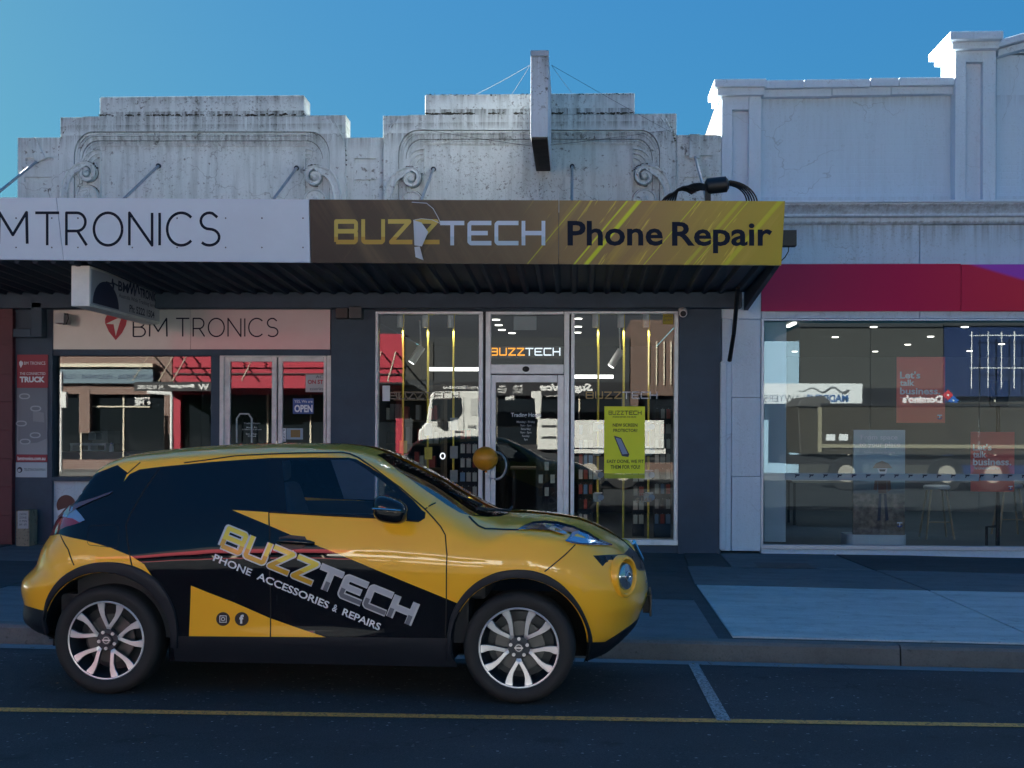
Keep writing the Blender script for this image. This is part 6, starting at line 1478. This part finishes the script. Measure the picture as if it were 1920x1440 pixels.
# ---- round headlamp in its collar
c=cp(1171,1081); nrm=Nd(*c); nrm=Vector((nrm.x*1.0,nrm.y,nrm.z*.2)).normalized()
def disc_at(cen,nrm,prof,n,name,m,parent,sx=1,smooth_=True):
    z_=UP; u=nrm.cross(z_).normalized(); v=u.cross(nrm).normalized(); mb=MB(); vs=[]
    for r_,h in prof:
        for k in range(n): a=2*PI*k/n; vs.append(cen+u*r_*sx*math.cos(a)+v*r_*math.sin(a)+nrm*h)
    fs=[(i*n+k,i*n+(k+1)%n,(i+1)*n+(k+1)%n,(i+1)*n+k) for i in range(len(prof)-1) for k in range(n)]; fs.append(tuple((len(prof)-1)*n+k for k in range(n)))
    mb.add(vs,fs); return mb.build(name,m,parent,0,smooth_,recalc=True)
for s in (-1,1):
    cen=on(c[0],c[1],.0); nn=nrm.copy()
    if s>0: cen.y*=-1; nn.y*=-1
    hd_=disc_at(cen,nn,[(.133,-.03),(.131,.006),(.122,.020),(.110,.022),(.102,.012),(.097,-.02),(.02,-.05)],36,'headlamp',YEL,car)
    disc_at(cen,nn,[(.088,-.025),(.086,.004),(.078,.016),(.05,.024),(.001,.028)],32,'lens',mat('headlamp_lens',(.35,.42,.48),.06,metal=.75,coat=1),hd_)
    disc_at(cen+nn*.029,nn,[(.036,-.02),(.034,.003),(.026,.004),(.024,-.012)],20,'bulb_ring',CHR,hd_)
# ---- number plate and badge at the nose
xn=XF(.55); pl_=MB().box(xn+.012,xn+.026,-.19,.19,.44,.585); cmesh(pl_,'number_plate',mat('plate_black',(.01,.01,.012),.4),bevel=.003)
cmesh(MB().box(xn-.03,xn+.013,-.16,.16,.46,.57),'plate_holder',CLAD)
xg=XF(.84); mb=MB()
for s in (-1,1): mb.tube([(xg-.03,s*.10,.90),(xg+.03,s*.03,.78)],.012,6)
cmesh(mb,'grille_chevron',CHR,True)
mb=MB()
for i in range(7):
    q=[cp(1120+i*13,1043+i*.3),cp(1126+i*12.5,1052+i*2.2)]
    mb.tube([on(*q[0],.004),on(*q[1],.004)],.0035,5)
mb=mb.build('grille_mesh',CLAD,car); mb['kind']='stuff'
# ---- tail lamp chrome fin, rear lip, wiper, exhaust
skin_poly('tail_lamp_chrome',[[(95,969),(101,963),(115,958),(136,950),(145,957),(153,966),(160,976),(150,980),(138,973),(118,969),(98,974)]],mat('tail_lamp_clear',(.35,.40,.48),.08,metal=.6,coat=1),.006)
skin_poly('rear_pillar_fin',[[(117,957),(140,946),(178,934),(213,921),(206,927),(176,939),(148,952),(128,966)]],mat('fin_bronze',(.20,.11,.12),.12,metal=.5,coat=1),.008)
a=carl(905,962,-.35); b=carl(955,964,.1); mb=MB(); mb.tube([(a[0]-.02,-.50,ZT(a[0]-.02)+.0),(a[0]+.15,-.1,ZT(a[0]+.15)+.012),(b[0],.3,ZT(b[0])+.01)],.009,6); mb.tube([(a[0]-.45,-.45,ZT(a[0]-.45)-.05),(a[0]-.02,-.2,ZT(a[0]-.02)+.01)],.007,6); cmesh(mb,'wiper',CLAD,True)
MB().tube([(-.92,-.60,.20),(-.92,-.60,.30)],.045,12).build('jacking_cup',CLAD,car)
for i,x in enumerate((-.20,-.06,.04)): pass
mb=MB(); xa_,za_=cp(537,925); 
tg=MB(); 
for k,(px,ln) in enumerate(((542,20),(557,17),(567,16))):
    a=carl(px,921,-.05); b=carl(px+1,921+ln,-.05); tg.tube([(a[0],-.05,a[1]),(b[0],-.05,b[1])],.005,5)
# ---- livery lettering
def px_fn(bl,br,tl,lift=.003):
    def fn(u,v):
        px=bl[0]+(br[0]-bl[0])*u+(tl[0]-bl[0])*v; py=bl[1]+(br[1]-bl[1])*u+(tl[1]-bl[1])*v
        return tuple(on(*cp(px,py),lift))
    return fn
BLt,BRt,TLt=(410.6,1026),(767,1172),(427.5,985.5)
wx=lambda u:(BLt[0]+(BRt[0]-BLt[0])*u,BLt[1]+(BRt[1]-BLt[1])*u)
def seg_fn(u0,u1,lift=.003,grow=0):
    a=wx(u0);b=wx(u1); g=grow
    return px_fn((a[0],a[1]),(b[0],b[1]),(a[0]+TLt[0]-BLt[0],a[1]+TLt[1]-BLt[1]),lift)
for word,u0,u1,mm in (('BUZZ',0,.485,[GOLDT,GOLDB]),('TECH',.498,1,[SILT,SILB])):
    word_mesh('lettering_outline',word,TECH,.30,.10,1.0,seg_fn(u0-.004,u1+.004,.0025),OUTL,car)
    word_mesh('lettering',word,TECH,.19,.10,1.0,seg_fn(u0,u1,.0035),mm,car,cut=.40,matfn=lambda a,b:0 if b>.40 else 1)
WTX=mat('wrap_white_text',(.70,.72,.75),.35)
a0,a1=(399,1051),(711,1182.5)
lens=[('PHONE',0,.225),('ACCESSORIES',.262,.69),('&',.715,.742),('REPAIRS',.775,1.0)]
for s,u0,u1 in lens:
    p=(a0[0]+(a1[0]-a0[0])*u0,a0[1]+(a1[1]-a0[1])*u0); q=(a0[0]+(a1[0]-a0[0])*u1,a0[1]+(a1[1]-a0[1])*u1)
    text('lettering',s,px_fn(p,q,(p[0]+4.6,p[1]-13),.003),WTX,car,off=.02)
for cx_ in (418.5,453.5):
    ic=skin_poly('icon_disc',[[(cx_+13*math.cos(R(a)),1160.5+13*math.sin(R(a))) for a in range(0,360,15)]],mat('icon_black',(.012,.01,.012),.4),.0028)
    if cx_<430:
        sq=lambda h: [(cx_-h,1160.5-h),(cx_+h,1160.5-h),(cx_+h,1160.5+h),(cx_-h,1160.5+h)]
        line('icon_glyph',sq(6),.0055,WTX,.0038,closed=True); line('icon_glyph',[(cx_+3.2*math.cos(R(a)),1160.5+3.2*math.sin(R(a))) for a in range(0,360,30)],.005,WTX,.0038,closed=True)
    else: text('icon_glyph','f',px_fn((cx_-4,1169),(cx_+4,1169),(cx_-4,1152),.006),WTX,car,off=.05)
# ------------------------------------------------------------------ across the street (behind the camera, seen in the glass)
YO=-17.0
def mrect(x0,y0,x1,y1,yr):
    a=mir(x0,(y0+y1)/2,yr); b=mir(x1,(y0+y1)/2,yr); t=mir((x0+x1)/2,y0,yr).z; q=mir((x0+x1)/2,y1,yr).z; return min(a.x,b.x),max(a.x,b.x),q,t
def mbox(name,x0,y0,x1,y1,yr,th,m,parent=None,bevel=0):
    a,b,q,t=mrect(x0,y0,x1,y1,yr); return MB().box(a,b,yr-th,yr,q,t).build(name,m,parent,bevel)
def mtext(s,x0,y0,x1,y1,yr,m,parent,off=.01,shear=0):
    a,b,q,t=mrect(x0,y0,x1,y1,yr); return text('lettering',s,lambda u,v:(b+(a-b)*u,yr+.006,q+(t-q)*v),m,parent,off,shear)
GZ=lambda: .02
struct(MB().box(-220,220,-40,-13.02,-.3,.13).build('far_pavement',mat('far_concrete',(.20,.20,.19),.85,var=.15,vscale=1))); 
o=MB().box(-60,60,-13.02,-12.9,-.2,.15).build('far_kerb',KERBM); struct(o)
def brickmat(name,c1,c2,mort):
    m=mat(name,c1,.85); n,l,b=graph(m); g=N(n,'ShaderNodeNewGeometry'); mp=N(n,'ShaderNodeMapping'); mp.inputs['Rotation'].default_value=(R(90),0,0); l.new(g.outputs['Position'],mp.inputs[0])
    br=N(n,'ShaderNodeTexBrick'); br.inputs['Scale'].default_value=1; br.inputs['Brick Width'].default_value=.24; br.inputs['Row Height'].default_value=.086; br.inputs['Mortar Size'].default_value=.01
    br.inputs['Color1'].default_value=(*c1,1); br.inputs['Color2'].default_value=(*c2,1); br.inputs['Mortar'].default_value=(*mort,1); l.new(mp.outputs[0],br.inputs[0]); l.new(br.outputs[0],b.inputs['Base Color']); return m
BRK1=brickmat('far_brick',(.18,.10,.08),(.22,.125,.10),(.30,.26,.23)); BRK2=brickmat('far_brick_dark',(.13,.08,.06),(.17,.10,.08),(.1,.09,.08))
REDW=mat('far_red_paint',(.40,.02,.045),.6,var=.08); FGL=mat('far_shop_glass',(.012,.016,.02),.06,spec=.8); FNV=mat('far_navy_paint',(.008,.025,.09),.6); FGY=mat('far_grey_render',(.055,.055,.05),.8,var=.12); FTE=mat('far_teal_fascia',(.13,.20,.25),.5); FCR=mat('far_cream_trim',(.70,.64,.50),.6); FWH=mat('far_white_sign',(.80,.80,.78),.5); FBK=mat('far_black_fascia',(.015,.015,.018),.5); FSL=mat('far_slate_grey',(.035,.04,.045),.8)
def building(name,x0,x1,ytop,label,wall,sill=None):
    a,b,q,t=mrect(x0,ytop,x1,880,YO); o=thing('building',label,'building',((a+b)/2,YO,.13)); zb=.13
    zs=1.64+ (810-735)/49. if sill is None else sill
    MB().box(a,b,YO-6,YO,3.05,t).build('upper_wall',wall,o); MB().box(a,a+.3,YO-.4,YO,zb,3.05).build('side_pier',wall,o); MB().box(b-.3,b,YO-.4,YO,zb,3.05).build('side_pier',wall,o)
    MB().box(a+.3,b-.3,YO-.5,YO-.3,.5,3.05).build('shop_glass',FGL,o); MB().box(a+.3,b-.3,YO-.5,YO-.02,zb,.5).build('stall_riser',wall,o)
    n=max(1,int((b-a)/1.6))
    for i in range(1,n): x=a+.3+(b-a-.6)*i/n; MB().box(x-.03,x+.03,YO-.31,YO-.25,.5,3.05).build('mullion',FCR,o)
    return o,a,b,t
b1,a_,b_,t_=building('b',-420,322,560,'red brick shop across the street with a cream cornice and teal fascia',BRK1)
mbox('cornice',-400,681,286,688,YO+.35,.35,FCR,b1,.02); mbox('fascia',-400,692,286,718,YO+.25,.25,FTE,b1); mtext('ACTIVEWEAR - HEADWEAR - CLUBWEAR - BOWLS',40,702,288,711,YO+.25,mat('far_navy_ink',(.03,.06,.12),.5),b1,.02)
mbox('brick_pier',148,720,168,812,YO+.02,.3,BRK1,b1); mbox('transom',168,761,281,763.5,YO-.2,.06,FCR,b1); mtext('WILD',252,738,283,749,YO-.22,FWH,b1,.04); mtext('+ ME',252,750,283,760,YO-.22,FWH,b1,.04)
b2,a_,b_,t_=building('b',324,757,626,'crimson painted shop across the street with black burger fascia',REDW)
mbox('fascia',251,718,430,733,YO+2.2,.12,FBK,b2); mbox('fascia',430,716,700,728,YO+2.2,.12,REDW,b2); mbox('string_course',324,685,757,689,YO+.12,.12,REDW,b2); mbox('string_course',324,700,757,702,YO+.1,.1,FBK,b2)
mtext('Burger',314,720,366,728,YO+2.21,FWH,b2,.05,.2); mtext('PH: 03 52315582',258,722,306,729,YO+2.21,FWH,b2,.02); mtext('W',372,720,392,731,YO+2.21,FWH,b2,.03)
a,b,q,t=mrect(251,716,757,718,YO+2.2); MB().box(a,b,YO,YO+2.1,q-.02,t).build('awning_deck',DARK,b2)
for px in (283,355,330,440,480,715,742):
    p=mir(px,660,YO+.02); q_=mir(px-16,712,YO+2.1); MB().tube([p,(p.x-.0,YO+2.1,3.5)],.03,6).build('awning_rod',FCR,b2)
b3,a_,b_,t_=building('b',759,1180,632,'dark slate fronted takeaway shop across the street with black fascia',FSL)
mbox('panel',762,640,812,712,YO+.04,.04,FGY,b3)
mbox('fascia',812,716,1180,742,YO+2.0,.12,FBK,b3); mtext('Curry / Smoothies',830,723,906,731,YO+2.0,FWH,b3,.02,.2); mtext('Sugarnice',1012,719,1112,737,YO+2.0,FWH,b3,.04,.3); mtext('Take Away',1022,741,1046,745,YO+2.0,FWH,b3,.02); mtext('Phu',948,742,964,750,YO+2.0,FWH,b3,.05); mtext('Breaky\nBurgers\nKebabs',961,722,980,737,YO+2.0,FWH,b3,.01); mtext('Pizza\nParmas\nSalads',933,722,950,737,YO+2.0,FWH,b3,.01)
b4,a_,b_,t_=building('b',1182,1424,600,'dark brick building across the street with pale downpipes',BRK2)
for px in (1215,1230,1244,1257): mbox('downpipe',px,640,px+2.2,722,YO+.06,.06,FCR,b4)
b5,a_,b_,t_=building('b',1426,1498,640,'pale blue fronted office across the street under the lawyers sign',mat('far_pale_blue',(.35,.5,.6),.6))
b6,a_,b_,t_=building('b',1500,1768,611,'long grey rendered building across the street with a dark parapet line',FGY)
mbox('parapet_stripe',1500,606,1768,613,YO+.1,.3,FSL,b6); mbox('awning_fascia',1618,728,1768,765,YO+2,.15,FBK,b6)
mtext("Domino's",1692,741,1767,756,YO+2.0,FWH,b6,.05)
for dx,dy,m_ in ((-5,-5,mat('far_red_tile',(.55,.04,.05),.5)),(5,5,mat('far_blue_tile',(.02,.12,.45),.5))):
    c=mir(1782+dx,746+dy,YO+2.0); s=.14*1.0; mb=MB(); mb.add([(c.x-s*1.4*math.cos(R(q)),YO+2.02,c.z+s*1.4*math.sin(R(q))) for q in (0,90,180,270)],[(0,1,2,3)]); mb.build('sign_tile',m_,b6); MB().add([(c.x-.04*math.cos(R(q)),YO+2.026,c.z+.04*math.sin(R(q))) for q in range(0,360,30)],[tuple(range(12))]).build('tile_dot',FWH,b6)
b7,a_,b_,t_=building('b',1770,2400,609,'tall navy blue building across the street with a white pipe frame',FNV)
mbox('parapet_stripe',1770,605,2400,611,YO+.1,.3,FSL,b7)
fr_=MB()
for x in (1821,1852,1877,1901,1930): 
    a,b,q,t=mrect(x,622,x+1.4,728,YO+.5); fr_.tube([((a+b)/2,YO+.5,q),((a+b)/2,YO+.5,t)],.02,6)
for y in (628,689): 
    a,b,q,t=mrect(1818,y,2000,y+1,YO+.5); fr_.tube([(a,YO+.5,q),(b,YO+.5,q)],.02,6)
fr_.build('pipe_frame',FWH,b7)
bk2=thing('building','dark tall building standing behind the crimson and slate shops across the street','building',(mir(740,560,YO-9).x,YO-9,.13))
a,b,q,t=mrect(330,520,1330,880,YO-9); MB().box(a,b,YO-14,YO-9,.13,t).build('wall',mat('far_dark_block',(.025,.03,.04),.8),bk2)
sg=thing('shop_sign','long white lawyers sign over the pale blue office across the street','sign',mir(1520,757,YO+1.2)); mbox('sign_board',1380,719,1617,757,YO+1.2,.15,FWH,sg)
FBL=mat('far_blue_ink',(.03,.12,.32),.5); mtext('MADDENS',1512,740,1590,754,YO+1.205,FBL,sg,.03); mtext('LAWYERS',1432,740,1509,754,YO+1.205,mat('far_grey_ink',(.12,.13,.15),.5),sg,-.004)
mb=MB(); pth=[]
for i in range(25):
    t=i/24; px=1590-93*t; py=731+6*math.sin(t*15)*(1-.5*t); p=mir(px,py,YO+1.215); pth.append((p.x,YO+1.215,p.z))
mb.tube(pth,[.05*(1-.7*i/24) for i in range(25)],5); mb.build('wave_logo',mat('far_wave_ink',(.2,.21,.22),.5),sg)
# street light and signal arm reflected left
def pole(px,y0,y1,yr,label,cat='street light',r=.06):
    p=mir(px,y0,yr); q=mir(px,y1,yr); o=thing('street_light',label,cat,(p.x,yr,.13)); MB().tube([(p.x,yr,.13),(p.x,yr,p.z)],r,10).build('pole',FWH,o,smooth=True); return o,p
o,p=pole(115,697,812,YO+3.2,'white pole with a box by the far kerb, opposite the left shop'); mbox('control_box',108,735,124,765,YO+3.3,.2,FWH,o,.02)
o,p=pole(322,738,822,YO+3.6,'slim lamp pole opposite the left shop door'); MB().tube([(p.x+.0,YO+3.6,p.z),(p.x-.9,YO+3.6,p.z+.05)],.07,8).build('lamp_head',FWH,o,smooth=True)
# ---- white truck stopped behind the photographer
YT=-2.2; TW=2.3; TRW=mat('truck_white_paint',(.72,.72,.68),.3,coat=.5,var=.04); TRG=mat('truck_glass',(.02,.025,.03),.05,spec=.8); CHA=mat('chassis_black',(.02,.02,.022),.6); RIM=mat('pale_rim',(.55,.50,.42),.4,metal=.4)
tk_=thing('truck','white flat tray truck with crane standing in the road behind the camera','truck',(mir(1010,920,YT).x,YT-1.2,.1))
def mprism(name,pts,yr,th,m,parent,bevel=0):
    P=[(mir(x,y,yr).x,mir(x,y,yr).z) for x,y in pts]; return MB().prism(P,yr-th,yr).build(name,m,parent,bevel)
mprism('cab',[(784,833),(785,808),(799,792),(807,740),(812,734),(897,733),(924,735),(924,828),(897,826),(825,833)],YT,TW,TRW,tk_,.04)
mprism('side_window',[(811,749),(864,745),(867,774),(858,786),(846,790),(808,790)],YT+.012,.02,TRG,tk_); mprism('side_window',[(882,748),(896,746),(897,780),(882,780)],YT+.012,.02,mat('truck_grey_panel',(.5,.5,.48),.4),tk_)
mtext('261',878,797,893,803,YT+.01,CHA,tk_,.03); mbox('door_handle',852,808,866,811,YT+.03,.03,CHA,tk_); mbox('door_handle',852,817,866,820,YT+.03,.03,CHA,tk_); mbox('mirror',820,785,827,801,YT+.2,.15,CHA,tk_); mbox('door_gap',869,745,870,822,YT+.005,.01,CHA,tk_)
mbox('chassis',790,834,1250,862,YT-.2,1.9,CHA,tk_); mbox('lower_cab',788,833,925,858,YT-.02,TW-.05,CHA,tk_)
mbox('locker',1008,785,1046,843,YT,TW,TRW,tk_,.02); 
for y in (797,818): mbox('locker_handle',1016,y,1042,y+4,YT+.02,.02,CHA,tk_)
mprism('crane_post',[(996,734),(1015,733),(1016,745),(1013,785),(1004,785),(1003,748),(996,746)],YT-.3,.4,TRW,tk_,.02)
mbox('tray_side',1060,788,1245,843,YT,.08,TRW,tk_,.01); mbox('tray_floor',1050,840,1248,850,YT,TW,TRW,tk_); mbox('tray_side',1060,788,1245,843,YT-TW,.08,TRW,tk_,.01); mbox('headboard',1052,765,1062,845,YT,TW,TRW,tk_)
def truck_wheel(px,py,yr,parent,r=.46):
    c=mir(px,py,yr); mb=MB(); mb.lathe([(r*.5,0),(r*.56,.02),(r*.97,.01),(r,-.04),(r,-.28),(r*.9,-.30),(.01,-.30)],28,(c.x,yr,.12+r),'y'); w_=mb.build('wheel',TYRE,parent,0,True); 
    MB().lathe([(r*.52,.005),(r*.50,-.02),(r*.2,-.10),(r*.18,.0),(.01,.01)],24,(c.x,yr,.12+r),'y').build('rim',RIM,w_,0,True)
    for k in range(8): a=2*PI*k/8; MB().box(c.x+r*.36*math.cos(a)-.03,c.x+r*.36*math.cos(a)+.03,yr-.06,yr-.035,.12+r+r*.36*math.sin(a)-.03,.12+r+r*.36*math.sin(a)+.03).build('rim_hole',CHA,w_)
for px in (838,1105,1168): truck_wheel(px,890,YT,tk_)
# ---- tipper trailer, brown
t2_=thing('tipper_trailer','brown covered tipper trailer with pale rims standing in the road behind the camera','trailer',(mir(1750,920,YT).x,YT-1.2,.1))
TBR=mat('trailer_brown',(.055,.048,.036),.5,var=.15); TBC=mat('trailer_cream',(.28,.25,.17),.5)
mprism('body',[(1538,852),(1532,765),(1540,758),(2150,750),(2150,852)],YT,TW,TBR,t2_,.02); mprism('front_wall',[(1500,850),(1496,760),(1536,760),(1538,852)],YT-.1,TW-.2,TBR,t2_,.02)
mprism('tarp_roll',[(1494,762),(1500,752),(1512,744),(1545,742),(1556,752),(1562,764)],YT,TW,mat('tarp_grey',(.09,.085,.08),.7),t2_,.03)
mbox('corner_post',1534,764,1541,848,YT+.02,.05,TBC,t2_); mbox('top_rail',1538,757,2150,762,YT+.05,.08,CHA,t2_); mbox('bottom_rail',1538,834,2150,841,YT+.05,.08,TBC,t2_)
for x in (1549,1573): mbox('side_sticker',x,814,x+17,826,YT+.01,.006,FWH,t2_)
mbox('chassis',1480,856,2150,872,YT-.3,1.7,CHA,t2_)
for px in (1587,1775,1862,2060): truck_wheel(px,901,YT,t2_,.45)
mbox('mudguard',1560,864,1618,872,YT,.5,CHA,t2_)
# unseen upper wall added beyond the left edge to shade the street
MB().box(-40,-7.85,16.55,16.95,3.45,5.9).build('upper_wall',BRK1,nb)
rb=thing('row_building','rendered parapet building further along to the right beyond the frame','building',(14,16.5,.1)); MB().box(11,40,16.6,22,0,6).build('wall',STUCW,rb)
# ------------------------------------------------------------------ person bending inside the shop
def person(loc,joints,rad,label,cloth,skin):
    """joints: dict name->(x,y,z); edges grow one continuous body"""
    E=[('pelvis','belly'),('belly','chest'),('chest','neck'),('neck','head'),('head','crown'),('chest','shL'),('shL','elL'),('elL','wrL'),('wrL','haL'),('chest','shR'),('shR','elR'),('elR','wrR'),('wrR','haR'),('pelvis','hiL'),('hiL','knL'),('knL','anL'),('anL','toL'),('pelvis','hiR'),('hiR','knR'),('knR','anR'),('anR','toR')]
    names=list(joints); me=bpy.data.meshes.new('body'); me.from_pydata([joints[n] for n in names],[(names.index(a),names.index(b)) for a,b in E],[])
    o=bpy.data.objects.new('person',me); COL.objects.link(o); o.location=loc; WLOC[o.name]=Vector(loc)
    sk=o.modifiers.new('skin','SKIN'); me.skin_vertices[0]
    for i,n in enumerate(names): me.skin_vertices[0].data[i].radius=(rad[n],rad[n]); me.skin_vertices[0].data[i].use_root=(n=='pelvis')
    sk.use_smooth_shade=True; sb_=o.modifiers.new('sub','SUBSURF'); sb_.levels=2; sb_.render_levels=2; me.materials.append(cloth); tag(o,label,'person'); return o
CLO=mat('dark_clothes',(.012,.014,.018),.9); SKN=mat('skin',(.35,.22,.16),.6); HAIR=mat('dark_hair',(.015,.012,.01),.7)
J={'pelvis':(0,0,.92),'belly':(-.08,0,1.05),'chest':(-.22,0,1.22),'neck':(-.38,0,1.33),'head':(-.48,0,1.36),'crown':(-.60,0,1.38),'shL':(-.24,-.17,1.24),'elL':(-.33,-.22,.98),'wrL':(-.52,-.2,.82),'haL':(-.60,-.19,.76),'shR':(-.24,.17,1.24),'elR':(-.34,.22,.98),'wrR':(-.52,.2,.84),'haR':(-.60,.19,.78),'hiL':(.02,-.09,.86),'knL':(-.02,-.10,.47),'anL':(.02,-.10,.08),'toL':(-.16,-.10,.04),'hiR':(.03,.09,.86),'knR':(.02,.10,.47),'anR':(.08,.10,.08),'toR':(-.10,.10,.04)}
RD={'pelvis':.14,'belly':.13,'chest':.15,'neck':.06,'head':.09,'crown':.075,'shL':.07,'elL':.05,'wrL':.035,'haL':.04,'shR':.07,'elR':.05,'wrR':.035,'haR':.04,'hiL':.10,'knL':.065,'anL':.045,'toL':.04,'hiR':.10,'knR':.065,'anR':.045,'toR':.04}
q=at(943,950,22.4); ps=person((q.x,22.4,.17),J,RD,'person in dark clothes bending forward deep inside the phone shop',CLO,SKN)
h=MB().ball((-.55,0,1.385),.105,14,(1.15,.85,.95)).build('hair',HAIR,None,smooth=True); h.parent=ps
for nm,s in (('shoe',-.1),('shoe',.1)):
    h=MB().box(-.20 if s<0 else -.14,.06 if s<0 else .12,s-.045,s+.045,0.0,.075).build(nm,PW,None,.03); h.parent=ps
f=MB().ball((-.62,0,1.34),.07,12,(.8,.9,1)).build('face',SKN,None,smooth=True); f.parent=ps
for s in (-.19,.19):
    for k in range(5):
        y=s+(k-2)*.016; z=.74 if s<0 else .76; L=(.05,.075,.082,.076,.06)[k]
        f=MB().tube([(-.62,y,z),(-.62-L*.5,y,z-L*.6),(-.62-L*.6,y,z-L*1.0)],[.010,.009,.007],6).build('finger',SKN,None,smooth=True); f.parent=ps
